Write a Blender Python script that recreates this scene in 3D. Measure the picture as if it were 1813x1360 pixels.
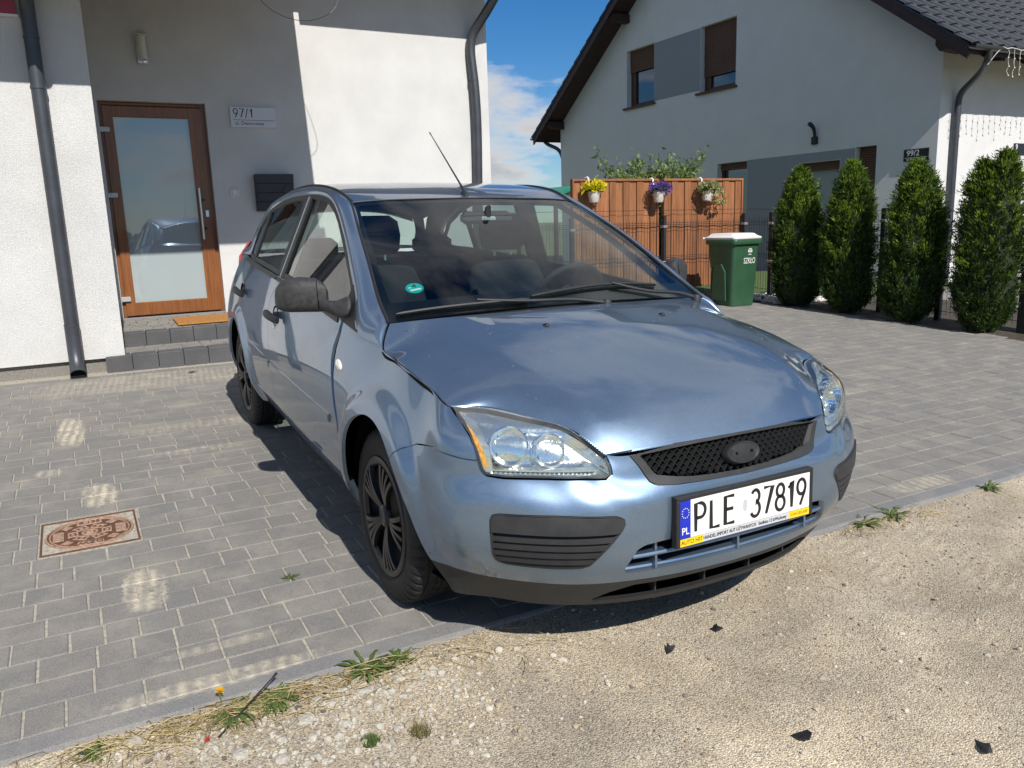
import bpy, math, random
import numpy as np
from mathutils import Matrix, Vector
for o in list(bpy.data.objects): bpy.data.objects.remove(o, do_unlink=True)
scn = bpy.context.scene
COL = scn.collection
# ------------------------------------------------------------------ camera
# world: x towards the road, y along the house fronts, z up; the paved yard falls gently to the road
S2W = np.array([[0.999253, -0.000305, 0.038646], [0.0, 0.999969, 0.007904], [-0.038648, -0.007898, 0.999222]])
SITE = Matrix([[*S2W[0], 0], [*S2W[1], 0], [*S2W[2], 0], [0, 0, 0, 1]])
def gz(x, y):
    x = np.clip(x, -9.0, 7.0); y = np.clip(y, -14, 14)
    return -0.038677 * x + -0.007910 * y
cam_d = bpy.data.cameras.new('camera'); cam = bpy.data.objects.new('camera', cam_d); COL.objects.link(cam)
scn.camera = cam
CAM_C = (2.61363, -1.69362, 1.31949)
CAM_M = np.array([[0.477479, 0.878076, -0.031554], [-0.15827, 0.121278, 0.97992], [-0.864271, 0.462897, -0.196881]])
cam.matrix_world = Matrix(((CAM_M[0][0], CAM_M[1][0], -CAM_M[2][0], CAM_C[0]), (CAM_M[0][1], CAM_M[1][1], -CAM_M[2][1], CAM_C[1]), (CAM_M[0][2], CAM_M[1][2], -CAM_M[2][2], CAM_C[2]), (0, 0, 0, 1)))
cam_d.sensor_width = 36.0; cam_d.lens = 1422.73 / 1813.0 * 36.0
cam_d.clip_start = 0.05; cam_d.clip_end = 3000
# ------------------------------------------------------------------ light
SUN = Vector((1.0, -0.06, 0.88)).normalized()
sun_d = bpy.data.lights.new('sun', 'SUN'); sun = bpy.data.objects.new('sun', sun_d); COL.objects.link(sun)
sun_d.energy = 4.9; sun_d.angle = math.radians(0.53); sun_d.color = (1.0, 0.955, 0.89)
sun.rotation_euler = (-SUN).to_track_quat('-Z', 'Y').to_euler(); sun.location = (20, 0, 20)
w = bpy.data.worlds.new('World'); scn.world = w; w.use_nodes = True
nt = w.node_tree; nt.nodes.clear()
def nd(t, kind, **kw):
    n = t.nodes.new(kind)
    for k, v in kw.items():
        if k.startswith('i_'):
            n.inputs[k[2:]].default_value = v
        else: setattr(n, k, v)
    return n
sky = nd(nt, 'ShaderNodeTexSky', sky_type='NISHITA', sun_disc=False)
sky.sun_elevation = math.asin(SUN.z); sky.sun_rotation = math.atan2(SUN.x, SUN.y)
sky.air_density = 1.0; sky.dust_density = 0.15; sky.ozone_density = 4.0
# broken cumulus: a noise field over the sky dome
tc = nd(nt, 'ShaderNodeTexCoord')
sep = nd(nt, 'ShaderNodeSeparateXYZ'); nt.links.new(tc.outputs['Generated'], sep.inputs[0])
addz = nd(nt, 'ShaderNodeMath', operation='ADD'); addz.inputs[1].default_value = 0.22; nt.links.new(sep.outputs[2], addz.inputs[0])
mxz = nd(nt, 'ShaderNodeMath', operation='MAXIMUM'); mxz.inputs[1].default_value = 0.05; nt.links.new(addz.outputs[0], mxz.inputs[0])
dvx = nd(nt, 'ShaderNodeMath', operation='DIVIDE'); nt.links.new(sep.outputs[0], dvx.inputs[0]); nt.links.new(mxz.outputs[0], dvx.inputs[1])
dvy = nd(nt, 'ShaderNodeMath', operation='DIVIDE'); nt.links.new(sep.outputs[1], dvy.inputs[0]); nt.links.new(mxz.outputs[0], dvy.inputs[1])
cmb = nd(nt, 'ShaderNodeCombineXYZ'); nt.links.new(dvx.outputs[0], cmb.inputs[0]); nt.links.new(dvy.outputs[0], cmb.inputs[1]); cmb.inputs[2].default_value = 3.7
mp = nd(nt, 'ShaderNodeMapping'); nt.links.new(cmb.outputs[0], mp.inputs[0]); mp.inputs['Location'].default_value = (0.0, 0.4, 0.0)
nz = nd(nt, 'ShaderNodeTexNoise', i_Scale=1.35, i_Detail=9.0, i_Roughness=0.57, i_Distortion=0.15); nt.links.new(mp.outputs[0], nz.inputs['Vector'])
rmp = nd(nt, 'ShaderNodeValToRGB'); nt.links.new(nz.outputs['Fac'], rmp.inputs[0])
rmp.color_ramp.elements[0].position = 0.49; rmp.color_ramp.elements[0].color = (0, 0, 0, 1)
rmp.color_ramp.elements[1].position = 0.60; rmp.color_ramp.elements[1].color = (1, 1, 1, 1)
# cloud shade: brighter rims, grey bases where thick
shd = nd(nt, 'ShaderNodeValToRGB'); nt.links.new(nz.outputs['Fac'], shd.inputs[0])
shd.color_ramp.elements[0].position = 0.54; shd.color_ramp.elements[0].color = (12.8, 12.9, 13.0, 1)
shd.color_ramp.elements[1].position = 0.74; shd.color_ramp.elements[1].color = (6.0, 6.6, 7.6, 1)
hz = nd(nt, 'ShaderNodeMapRange'); nt.links.new(sep.outputs[2], hz.inputs[0]); hz.inputs[1].default_value = -0.02; hz.inputs[2].default_value = 0.05
cf = nd(nt, 'ShaderNodeMath', operation='MULTIPLY'); nt.links.new(rmp.outputs[0], cf.inputs[0]); nt.links.new(hz.outputs[0], cf.inputs[1])
hs = nd(nt, 'ShaderNodeHueSaturation'); hs.inputs['Saturation'].default_value = 1.22; hs.inputs['Value'].default_value = 1.4
tnt = nd(nt, 'ShaderNodeMix', data_type='RGBA', blend_type='MULTIPLY'); tnt.inputs['Factor'].default_value = 1.0; tnt.inputs['B'].default_value = (.85, .965, 1.12, 1); nt.links.new(sky.outputs[0], tnt.inputs['A']); nt.links.new(tnt.outputs['Result'], hs.inputs['Color'])
mixc = nd(nt, 'ShaderNodeMix', data_type='RGBA'); nt.links.new(cf.outputs[0], mixc.inputs['Factor']); nt.links.new(hs.outputs[0], mixc.inputs['A']); nt.links.new(shd.outputs[0], mixc.inputs['B'])
bg = nd(nt, 'ShaderNodeBackground'); bg.inputs[1].default_value = 0.050; nt.links.new(mixc.outputs['Result'], bg.inputs[0])
wo = nd(nt, 'ShaderNodeOutputWorld'); nt.links.new(bg.outputs[0], wo.inputs[0])
scn.view_settings.view_transform = 'Standard'; scn.view_settings.look = 'None'; scn.view_settings.gamma = 1.0
scn.view_settings.use_curve_mapping = False; scn.view_settings.exposure = 0.2
scn.render.engine = 'CYCLES'
scn.cycles.max_bounces = 10; scn.cycles.transparent_max_bounces = 24; scn.cycles.glossy_bounces = 5; scn.cycles.caustics_reflective = False; scn.cycles.caustics_refractive = False
random.seed(7); RNG = np.random.default_rng(7)
# ------------------------------------------------------------------ materials
MAT = {}
def mat(name, col, rough=0.6, metal=0.0, coat=0.0, var=0.0, vscale=8.0, bump=0.0, bscale=80.0, spec=0.5, coords='Object', bdist=0.01, col2=None, detail=4.0, trans=0.0, coat_rough=0.03):
    if name in MAT: return MAT[name]
    m = bpy.data.materials.new(name); m.use_nodes = True; t = m.node_tree; b = t.nodes['Principled BSDF']
    b.inputs['Base Color'].default_value = (*col, 1); b.inputs['Roughness'].default_value = rough; b.inputs['Metallic'].default_value = metal
    b.inputs['Coat Weight'].default_value = coat; b.inputs['Coat Roughness'].default_value = coat_rough; b.inputs['Specular IOR Level'].default_value = spec
    b.inputs['Transmission Weight'].default_value = trans
    if var or bump or col2:
        tcn = t.nodes.new('ShaderNodeTexCoord')
    if var or col2:
        n = nd(t, 'ShaderNodeTexNoise', i_Scale=vscale, i_Detail=detail, i_Roughness=0.6); t.links.new(tcn.outputs[coords], n.inputs['Vector'])
        c2 = col2 if col2 else tuple(c * (1 - var) for c in col); c1 = col if col2 else tuple(min(1, c * (1 + var)) for c in col)
        r = nd(t, 'ShaderNodeValToRGB'); r.color_ramp.elements[0].position = .33; r.color_ramp.elements[1].position = .67
        r.color_ramp.elements[0].color = (*c2, 1); r.color_ramp.elements[1].color = (*c1, 1)
        t.links.new(n.outputs['Fac'], r.inputs[0]); t.links.new(r.outputs[0], b.inputs['Base Color'])
    if bump:
        n2 = nd(t, 'ShaderNodeTexNoise', i_Scale=bscale, i_Detail=3.0); t.links.new(tcn.outputs[coords], n2.inputs['Vector'])
        bp = nd(t, 'ShaderNodeBump', i_Strength=bump, i_Distance=bdist); t.links.new(n2.outputs['Fac'], bp.inputs['Height']); t.links.new(bp.outputs[0], b.inputs['Normal'])
    MAT[name] = m; return m
def glassmat(name, tint, refl=1.0, rough=0.0, ior=1.5, dirt=0.0):
    if name in MAT: return MAT[name]
    m = bpy.data.materials.new(name); m.use_nodes = True; t = m.node_tree; t.nodes.clear()
    o = t.nodes.new('ShaderNodeOutputMaterial'); tr = nd(t, 'ShaderNodeBsdfTransparent'); tr.inputs[0].default_value = (*tint, 1)
    gl = nd(t, 'ShaderNodeBsdfGlossy'); gl.inputs['Roughness'].default_value = rough; gl.inputs[0].default_value = (refl, refl, refl, 1)
    fr = nd(t, 'ShaderNodeFresnel'); gb = t.nodes.new('ShaderNodeNewGeometry'); im = nd(t, 'ShaderNodeMapRange'); im.inputs[3].default_value = ior; im.inputs[4].default_value = 1.0 / ior; t.links.new(gb.outputs['Backfacing'], im.inputs[0]); t.links.new(im.outputs[0], fr.inputs[0])  # same reflectance from both sides of a thin pane
    mx = nd(t, 'ShaderNodeMixShader'); t.links.new(fr.outputs[0], mx.inputs[0]); t.links.new(tr.outputs[0], mx.inputs[1]); t.links.new(gl.outputs[0], mx.inputs[2])
    last = mx
    if dirt:
        df = nd(t, 'ShaderNodeBsdfDiffuse'); df.inputs[0].default_value = (.55, .54, .5, 1)
        tcn = t.nodes.new('ShaderNodeTexCoord'); n = nd(t, 'ShaderNodeTexNoise', i_Scale=3.0, i_Detail=6.0); t.links.new(tcn.outputs['Object'], n.inputs['Vector'])
        mr = nd(t, 'ShaderNodeMapRange'); mr.inputs[1].default_value = .4; mr.inputs[2].default_value = .75; mr.inputs[4].default_value = dirt; t.links.new(n.outputs['Fac'], mr.inputs[0])
        m2 = nd(t, 'ShaderNodeMixShader'); t.links.new(mr.outputs[0], m2.inputs[0]); t.links.new(mx.outputs[0], m2.inputs[1]); t.links.new(df.outputs[0], m2.inputs[2]); last = m2
    t.links.new(last.outputs[0], o.inputs[0]); MAT[name] = m; return m
# ------------------------------------------------------------------ object helpers
def tag(o, label=None, cat=None, group=None, kind=None):
    for k, v in (('label', label), ('category', cat), ('group', group), ('kind', kind)):
        if v: o[k] = v
    return o
def empty(name, loc=(0, 0, 0), rz=0.0, parent=None):
    o = bpy.data.objects.new(name, None); COL.objects.link(o); o.location = loc; o.rotation_euler = (0, 0, rz); o.empty_display_size = .2
    if parent: o.parent = parent
    return o
def link(name, me, m, parent=None):
    o = bpy.data.objects.new(name, me); COL.objects.link(o)
    if m is not None:
        for mm in (m if isinstance(m, (list, tuple)) else [m]): me.materials.append(mm)
    if parent: o.parent = parent
    return o
def mesh(name, V, F, m=None, parent=None, smooth=False, angle=None):
    me = bpy.data.meshes.new(name); me.from_pydata([tuple(map(float, v)) for v in V], [], [tuple(int(i) for i in f) for f in F])
    me.validate(); me.update()
    if smooth:
        me.polygons.foreach_set('use_smooth', [True] * len(me.polygons))
        if angle: me.set_sharp_from_angle(angle=math.radians(angle))
    return link(name, me, m, parent)
class MB:
    """collects simple solids into one mesh"""
    def __init__(s): s.V = []; s.F = []
    def add(s, V, F):
        n = len(s.V); s.V += [tuple(v) for v in V]; s.F += [tuple(i + n for i in f) for f in F]; return s
    def box(s, a, b, bev=0.0, M=None):
        x0, y0, z0 = [min(p, q) for p, q in zip(a, b)]; x1, y1, z1 = [max(p, q) for p, q in zip(a, b)]
        if bev <= 0:
            V = [(x0, y0, z0), (x1, y0, z0), (x1, y1, z0), (x0, y1, z0), (x0, y0, z1), (x1, y0, z1), (x1, y1, z1), (x0, y1, z1)]
            F = [(3, 2, 1, 0), (4, 5, 6, 7), (0, 1, 5, 4), (1, 2, 6, 5), (2, 3, 7, 6), (3, 0, 4, 7)]
        else:
            e = bev; V = []; F = []
            for z, i in ((z0, e), (z0 + e, 0), (z1 - e, 0), (z1, e)):
                V += [(x0 + i + (e if not i else 0) * 0, y0 + i, z), (x1 - i, y0 + i, z), (x1 - i, y1 - i, z), (x0 + i, y1 - i, z)]
            F = [(3, 2, 1, 0), (12, 13, 14, 15)]
            for k in range(3):
                for j in range(4): F.append((k * 4 + j, k * 4 + (j + 1) % 4, k * 4 + 4 + (j + 1) % 4, k * 4 + 4 + j))
        if M is not None: V = [tuple(M @ Vector(v)) for v in V]
        return s.add(V, F)
    def tube(s, P, r, n=10, cap=True, closed=False):
        P = [Vector(p) for p in P]; m = len(P); rr = r if hasattr(r, '__len__') else [r] * m; V = []; F = []
        up = None
        for i, p in enumerate(P):
            if closed: d = (P[(i + 1) % m] - P[i - 1])
            else: d = (P[min(i + 1, m - 1)] - P[max(i - 1, 0)])
            d.normalize()
            if up is None: up = Vector((0, 0, 1)) if abs(d.z) < .9 else Vector((1, 0, 0))
            a = d.cross(up)
            if a.length < 1e-4: a = d.cross(Vector((0, 1, 0)))
            a.normalize(); b = a.cross(d); up = b
            for k in range(n):
                t = 2 * math.pi * k / n; V.append(p + (a * math.cos(t) + b * math.sin(t)) * rr[i])
        for i in range(m if closed else m - 1):
            for k in range(n):
                j = (i + 1) % m; F.append((i * n + k, i * n + (k + 1) % n, j * n + (k + 1) % n, j * n + k))
        if cap and not closed: F += [tuple(range(n))[::-1], tuple((m - 1) * n + k for k in range(n))]
        return s.add(V, F)
    def lathe(s, prof, n=32, M=None, cap=False):
        """profile (r, h) revolved about the local z axis"""
        V = []; F = []
        for r, h in prof:
            for k in range(n):
                t = 2 * math.pi * k / n; V.append((r * math.cos(t), r * math.sin(t), h))
        for i in range(len(prof) - 1):
            for k in range(n): F.append((i * n + k, i * n + (k + 1) % n, (i + 1) * n + (k + 1) % n, (i + 1) * n + k))
        if cap: F += [tuple(range(n))[::-1], tuple((len(prof) - 1) * n + k for k in range(n))]
        if M is not None: V = [tuple(M @ Vector(v)) for v in V]
        return s.add(V, F)
    def prism(s, poly, a, b, axis=2):
        """polygon in the two axes other than `axis`, extruded a..b"""
        n = len(poly); V = []
        for h in (a, b):
            for p in poly:
                q = list(p); q.insert(axis, h); V.append(tuple(q))
        F = [tuple(range(n))[::-1], tuple(range(n, 2 * n))] + [(i, (i + 1) % n, n + (i + 1) % n, n + i) for i in range(n)]
        return s.add(V, F)
    def build(s, name, m, parent=None, smooth=False, angle=35):
        return mesh(name, s.V, s.F, m, parent, smooth, angle)
def basis(origin, x, z):
    x = Vector(x).normalized(); z = Vector(z).normalized(); y = z.cross(x).normalized(); x = y.cross(z)
    return Matrix(((x[0], y[0], z[0], origin[0]), (x[1], y[1], z[1], origin[1]), (x[2], y[2], z[2], origin[2]), (0, 0, 0, 1)))
def text_mesh(name, body, size, M, m, parent=None, extrude=0.0008, sx=1.0, align='CENTER'):
    cu = bpy.data.curves.new(name + '_c', 'FONT'); cu.body = body; cu.size = size; cu.extrude = extrude; cu.align_x = align; cu.align_y = 'CENTER'
    to = bpy.data.objects.new(name + '_t', cu); COL.objects.link(to)
    dg = bpy.context.evaluated_depsgraph_get(); me = bpy.data.meshes.new_from_object(to.evaluated_get(dg)); bpy.data.objects.remove(to, do_unlink=True)
    me.transform(M @ Matrix.Diagonal((sx, 1, 1, 1))); me.name = name
    return link(name, me, m, parent)
def ribbon(paths, w, h=0.001):
    """flat strokes (plane xy) of width w"""
    mb = MB()
    for p in paths:
        P = np.array(p, float); n = len(P); T = np.gradient(P, axis=0); cl = np.allclose(P[0], P[-1])
        if cl: T[0] = T[-1] = P[1] - P[-2]
        Nn = np.c_[-T[:, 1], T[:, 0]]; Nn /= np.linalg.norm(Nn, axis=1, keepdims=True) + 1e-9
        # miter
        for i in range(1, n - 1):
            a = P[i] - P[i - 1]; b = P[i + 1] - P[i]; a /= np.linalg.norm(a) + 1e-9; b /= np.linalg.norm(b) + 1e-9; c = max(.5, math.sqrt(max(0, (1 + a @ b) / 2))); Nn[i] /= c
        V = [(*(P[i] + Nn[i] * w / 2), h) for i in range(n)] + [(*(P[i] - Nn[i] * w / 2), h) for i in range(n)]
        mb.add(V, [(i, n + i, n + i + 1, i + 1) for i in range(n - 1)])
    return mb
def arc(cx, cy, rx, ry, a0, a1, n=14):
    return [(cx + rx * math.cos(math.radians(a0 + (a1 - a0) * i / n)), cy + ry * math.sin(math.radians(a0 + (a1 - a0) * i / n))) for i in range(n + 1)]
GLYPH = {  # plate lettering strokes in a 1 high box
 'P': (.52, [[(.06, 0), (.06, 1), (.3, 1)] + arc(.27, .74, .22, .26, 90, -90)[1:] + [(.06, .48)]]),
 'L': (.48, [[(.06, 1), (.06, 0), (.46, 0)]]),
 'E': (.5, [[(.48, 1), (.06, 1), (.06, 0), (.5, 0)], [(.06, .53), (.44, .53)]]),
 '3': (.5, [arc(.24, .76, .20, .24, 150, -80) + arc(.24, .28, .23, .28, 80, -155)]),
 '7': (.5, [[(.03, 1), (.48, 1), (.16, 0)]]),
 '8': (.5, [arc(.25, .76, .19, .24, 0, 360, 24), arc(.25, .27, .23, .27, 0, 360, 24)]),
 '1': (.34, [[(.02, .78), (.22, 1), (.22, 0)]]),
 '9': (.5, [arc(.25, .71, .22, .29, 0, 360, 24), [(.47, .68), (.43, .5), (.20, 0)]]),
 '/': (.36, [[(.04, -.05), (.30, 1.05)]]),
}
def glyphs(s, H, sw, gap, sx=1.0):
    x = 0; paths = []
    for ch in s:
        if ch == ' ': x += .42 * H * sx; continue
        wd, ps = GLYPH[ch]
        for p in ps: paths.append([(x + a * H * sx, b * H) for a, b in p])
        x += wd * H * sx + gap
    return ribbon(paths, sw), x - gap
def crs(P,n=None,t=None,closed=False):
    """natural cubic spline through P, chord-length parameter; n samples even in arc or given t in 0..1"""
    P=np.asarray(P,float)
    if closed: P=np.vstack([P[-3:],P,P[:3]])
    d=np.sqrt(np.linalg.norm(np.diff(P,axis=0),axis=1))**1.6+1e-9
    x=np.r_[0,np.cumsum(d)];m=len(P)
    if m==2:
        M=np.zeros_like(P)
    else:
        h=np.diff(x);A=np.zeros((m,m));B=np.zeros_like(P)
        A[0,0]=A[-1,-1]=1
        for i in range(1,m-1):
            A[i,i-1]=h[i-1];A[i,i]=2*(h[i-1]+h[i]);A[i,i+1]=h[i]
            B[i]=6*((P[i+1]-P[i])/h[i]-(P[i]-P[i-1])/h[i-1])
        M=np.linalg.solve(A,B)
    def ev(q):
        i=np.clip(np.searchsorted(x,q,side='right')-1,0,m-2);h=x[i+1]-x[i]
        a=((x[i+1]-q)/h)[:,None];b=((q-x[i])/h)[:,None];hh=(h**2)[:,None]
        return a*P[i]+b*P[i+1]+((a**3-a)*M[i]+(b**3-b)*M[i+1])*hh/6
    lo,hi=(x[3],x[-4]) if closed else (x[0],x[-1])
    if closed: hi=x[len(P)-3]
    if t is not None: return ev(lo+np.asarray(t)*(hi-lo))
    q=np.linspace(lo,hi,600);E=ev(q);s=np.r_[0,np.cumsum(np.linalg.norm(np.diff(E,axis=0),axis=1))]
    return ev(np.interp(np.linspace(0,s[-1],n+1)[:-1] if closed else np.linspace(0,s[-1],n),s,q))
def loft(rows,nu,nv,tu=None):
    """rows: list of control rows with the same number of stations; spline down the stations first, then along"""
    G=np.array(rows,float)            # R x S x 3
    cols=np.array([crs(G[:,k],nv) for k in range(G.shape[1])])   # S x nv x 3
    return np.array([crs(cols[:,j],nu) for j in range(nv)])      # nv x nu x 3
def loftr(rows,nu,nv):
    """rows of any length: arc-resample each row, then spline across"""
    G=np.array([crs(r,nu) for r in rows])
    return np.stack([crs(G[:,i],nv) for i in range(nu)],1)
def gridN(G):
    du=np.gradient(G,axis=1);dv=np.gradient(G,axis=0);n=np.cross(du,dv)
    return n/(np.linalg.norm(n,axis=2,keepdims=True)+1e-12)
def gridT(nv,nu):
    i,j=np.meshgrid(np.arange(nu-1),np.arange(nv-1));a=(j*nu+i).ravel();b=a+1;c=a+nu+1;d=a+nu
    return np.vstack([np.c_[a,b,c],np.c_[a,c,d]])
def polydist(Q,P,closed=True):
    """signed distance of 2D points Q to polygon P (positive inside); unsigned to an open line"""
    Q=np.asarray(Q,float);P=np.asarray(P,float);B=np.roll(P,-1,0) if closed else P[1:];A=P if closed else P[:-1]
    D=np.full(len(Q),1e9);ins=np.zeros(len(Q),bool)
    for a,b in zip(A,B):
        ab=b-a;s=np.clip(((Q-a)@ab)/(ab@ab+1e-15),0,1);D=np.minimum(D,np.hypot(*(Q-a-s[:,None]*ab).T))
        if closed:
            c=((a[1]>Q[:,1])!=(b[1]>Q[:,1]));ins^=c&(Q[:,0]<(b[0]-a[0])*(Q[:,1]-a[1])/((b[1]-a[1])+1e-15)+a[0])
    return np.where(ins,D,-D) if closed else D
class Srf:
    """triangle surface with normals and 2D coordinates carried through cuts"""
    def __init__(s,V,N,U,T): s.V,s.N,s.U,s.T=V,N,U,T
    @staticmethod
    def grid(G,flip=False,U=None):
        nv,nu=G.shape[:2];N=gridN(G)
        if U is None:
            su=np.cumsum(np.r_[0,np.linalg.norm(np.diff(G[nv//2],axis=0),axis=1)]);U=np.stack([np.broadcast_to(su,(nv,nu)),G[:,:,2]],-1)
        T=gridT(nv,nu)
        if flip:N=-N;T=T[:,::-1]
        return Srf(G.reshape(-1,3).copy(),N.reshape(-1,3),U.reshape(-1,2).astype(float),T)
    def cut(s,f):
        """keep f>0; f per vertex"""
        if callable(f): f=f(s)
        f=np.where(np.abs(f)<1e-7,1e-7,f);k=(f>0)[s.T];n=k.sum(1)
        keep=s.T[n==3].tolist();V,N,U=[list(a) for a in (s.V,s.N,s.U)];ed={}
        def mid(a,b):
            key=(a,b) if a<b else (b,a)
            if key not in ed:
                t=f[a]/(f[a]-f[b]);ed[key]=len(V);V.append(s.V[a]+t*(s.V[b]-s.V[a]));nn=s.N[a]+t*(s.N[b]-s.N[a]);N.append(nn/np.linalg.norm(nn));U.append(s.U[a]+t*(s.U[b]-s.U[a]))
            return ed[key]
        for tri in s.T[(n==1)|(n==2)]:
            a,b,c=tri
            while True:
                if (f[a]>0)!=(f[b]>0) and (f[a]>0)!=(f[c]>0):break
                a,b,c=b,c,a
            ab,ac=mid(a,b),mid(a,c)
            if f[a]>0: keep.append((a,ab,ac))
            else: keep+=[(ab,b,c),(ab,c,ac)]
        V,N,U=np.array(V),np.array(N),np.array(U);T=np.array(keep,int).reshape(-1,3)
        used=np.unique(T);m=np.full(len(V),-1);m[used]=np.arange(len(used))
        return Srf(V[used],N[used],U[used],m[T])
    def inside(s,P,off=0): return s.cut(polydist(s.U,P)-off)
    def outside(s,P,off=0): return s.cut(-polydist(s.U,P)-off)
    def mirror(s): 
        k=np.array([1,-1,1.]);return Srf(s.V*k,s.N*k,s.U.copy(),s.T[:,::-1])
    def moved(s,d): return Srf(s.V+s.N*d,s.N,s.U,s.T)
    def loops(s):
        e={}
        for t in s.T.tolist():
            for a,b in ((t[0],t[1]),(t[1],t[2]),(t[2],t[0])): e[(a,b)]=1
        return [(a,b) for a,b in e if (b,a) not in e]
# ---------------------------------------------------------------- car body lines (metres; x forward from the front axle, y left, z up)
HOODEDGE=[(.781,.442,.697),(.744,.471,.728),(.702,.498,.752),(.635,.546,.771),(.582,.587,.781),(.534,.620,.789),(.468,.694,.799),(.440,.763,.804),(.358,.772,.825),(.26,.780,.847),(.146,.785,.866),(.037,.787,.880),(-.06,.787,.8895)]
NR=10
def side_w(x):
    return np.interp(x,[-3.4,-3.15,-2.9,-2.62,-2.1,-1.5,-.8,-.3,0,.22,.42],[.77,.805,.828,.842,.853,.864,.873,.875,.872,.868,.852])
PROF_Z=[.20,.27,.36,.45,.53,.60,.67,.75,.82,.90,.96,1.02]
PROF_D=[-.105,-.058,-.020,-.006,0,.001,-.002,-.010,-.020,-.036,-.056,-.082]
def A_rows():
    nose=[ # per row: stations s0..s5 (x,Y,z)
    [(.800,0,.205),(.788,.22,.205),(.735,.42,.205),(.69,.51,.205),(.63,.595,.205),(.52,.70,.205),(.45,.765,.205)],
    [(.864,0,.31),(.850,.22,.31),(.803,.43,.31),(.765,.52,.31),(.705,.607,.31),(.59,.722,.31),(.50,.780,.31)],
    [(.879,0,.37),(.870,.22,.37),(.838,.43,.37),(.806,.52,.37),(.757,.605,.37),(.645,.728,.37),(.55,.80,.37)],
    [(.890,0,.45),(.884,.22,.45),(.862,.42,.45),(.832,.515,.45),(.787,.60,.45),(.672,.745,.45),(.57,.825,.45)],
    [(.891,0,.53),(.885,.22,.53),(.860,.42,.53),(.831,.515,.53),(.787,.60,.53),(.670,.749,.53),(.565,.830,.53)],
    [(.886,0,.58),(.878,.22,.58),(.848,.425,.58),(.817,.515,.58),(.770,.60,.58),(.660,.752,.58),(.55,.826,.58)],
    [(.868,0,.632),(.857,.22,.632),(.812,.432,.632),(.783,.515,.632),(.735,.60,.633),(.624,.750,.635),(.52,.824,.64)],
    [(.857,0,.665),(.846,.22,.663),(.802,.436,.655),(.769,.515,.674),(.718,.608,.687),(.608,.760,.690),(.505,.825,.695)],
    [(.850,0,.692),(.839,.22,.689),(.791,.439,.677),(.743,.510,.716),(.688,.610,.737),(.572,.757,.746),(.48,.812,.752)],
    [(.842,0,.712),(.831,.22,.710),(.781,.442,.697),(.702,.498,.752),(.60,.573,.778),(.480,.684,.797),(.442,.762,.804)]]
    # side stations
    xs=[.40,.22,.03,-.10,-.25,-.5,-.95,-1.45,-1.95,-2.3,-2.62,-2.92,-3.12]
    top=[(.345,.773,.828),(.22,.782,.854),(.05,.787,.878),(-.06,.787,.8895),(-.22,.802,.922),(-.46,.811,.950),(-.95,.804,.985),(-1.45,.795,1.015),(-1.95,.782,1.034),(-2.3,.766,1.046),(-2.62,.742,1.055),(-2.90,.708,1.058),(-3.10,.67,1.05)]
    rear=[[(-3.28,.62),(-3.36,.40),(-3.38,0)]]
    rows=[]
    fr=np.array([0,.09,.2,.32,.43,.53,.63,.74,.86,1.0])
    for j in range(NR):
        r=list(nose[j])
        for x,t in zip(xs,top):
            zb=.205;z=zb+fr[j]*(t[2]-zb);w=side_w(x)
            xx=x+(t[0]-x)*fr[j]**2
            # blend profile to the top edge
            y=w+np.interp(z,PROF_Z,PROF_D);ytop=w+np.interp(t[2],PROF_Z,PROF_D);y+=(t[1]-ytop)*max(0,(fr[j]-.55)/.45)**1.5
            if x<-2.6: y-=.0*(fr[j])
            r.append((xx,y,z))
        for (x,y) in rear[0]:
            k=[-.03,0.02,.03,.035,.035,.03,.015,-.02,-.05,-.08][j];z=.25+(1.02-.25)*fr[j]
            r.append((x-k+ (.05 if y>.6 else 0)*0,y*(1-.02*j/9),z))
        rows.append(r)
    return rows
ARCH_F=[(-.285,.20),(-.300,.30),(-.272,.46),(-.235,.545),(-.178,.612),(-.10,.662),(-.01,.685),(.08,.682),(.16,.655),(.235,.604),(.30,.535),(.352,.45),(.385,.36),(.41,.26),(.425,.15),(.0,.05),(-.27,.05)]
ARCH_R=[(-2.965,.15),(-2.975,.30),(-2.95,.42),(-2.90,.53),(-2.83,.615),(-2.73,.675),(-2.62,.69),(-2.51,.672),(-2.42,.62),(-2.35,.54),(-2.305,.44),(-2.285,.32),(-2.285,.15)]
def flare(P,arch,amp,w):
    d=-polydist(P[:,[0,2]],arch)
    t=np.clip(d/w,0,1);t=np.clip((t-.35)/.65,0,1);return amp*(1-t)**2*(1+2*t)*(d>-.1)
def A_grid(nu=520,nv=96):
    G=loft(A_rows(),nu,nv)
    for _ in range(6):
        G[1:-1,1:-1]=G[1:-1,1:-1]*.5+.125*(G[:-2,1:-1]+G[2:,1:-1]+G[1:-1,:-2]+G[1:-1,2:])
    P=G.reshape(-1,3)
    sm=lambda A,n: np.vstack([np.array(A[:n])[:1],crs(np.c_[np.array(A[:n]),np.zeros(n)],90)[:,:2],np.array(A[n:]).reshape(-1,2)])
    af=sm(ARCH_F,15);ar=sm(ARCH_R,13)
    m=(P[:,0]<.50)&(P[:,0]>-3.1);f=np.zeros(len(P))
    f[m]=flare(P[m],af,.026,.11)*np.clip((.47-P[m,0])/.14,0,1)+flare(P[m],ar,.022,.10)
    P[:,1]+=f
    P[:,1]*=-1
    G=P.reshape(G.shape)
    return G
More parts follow.
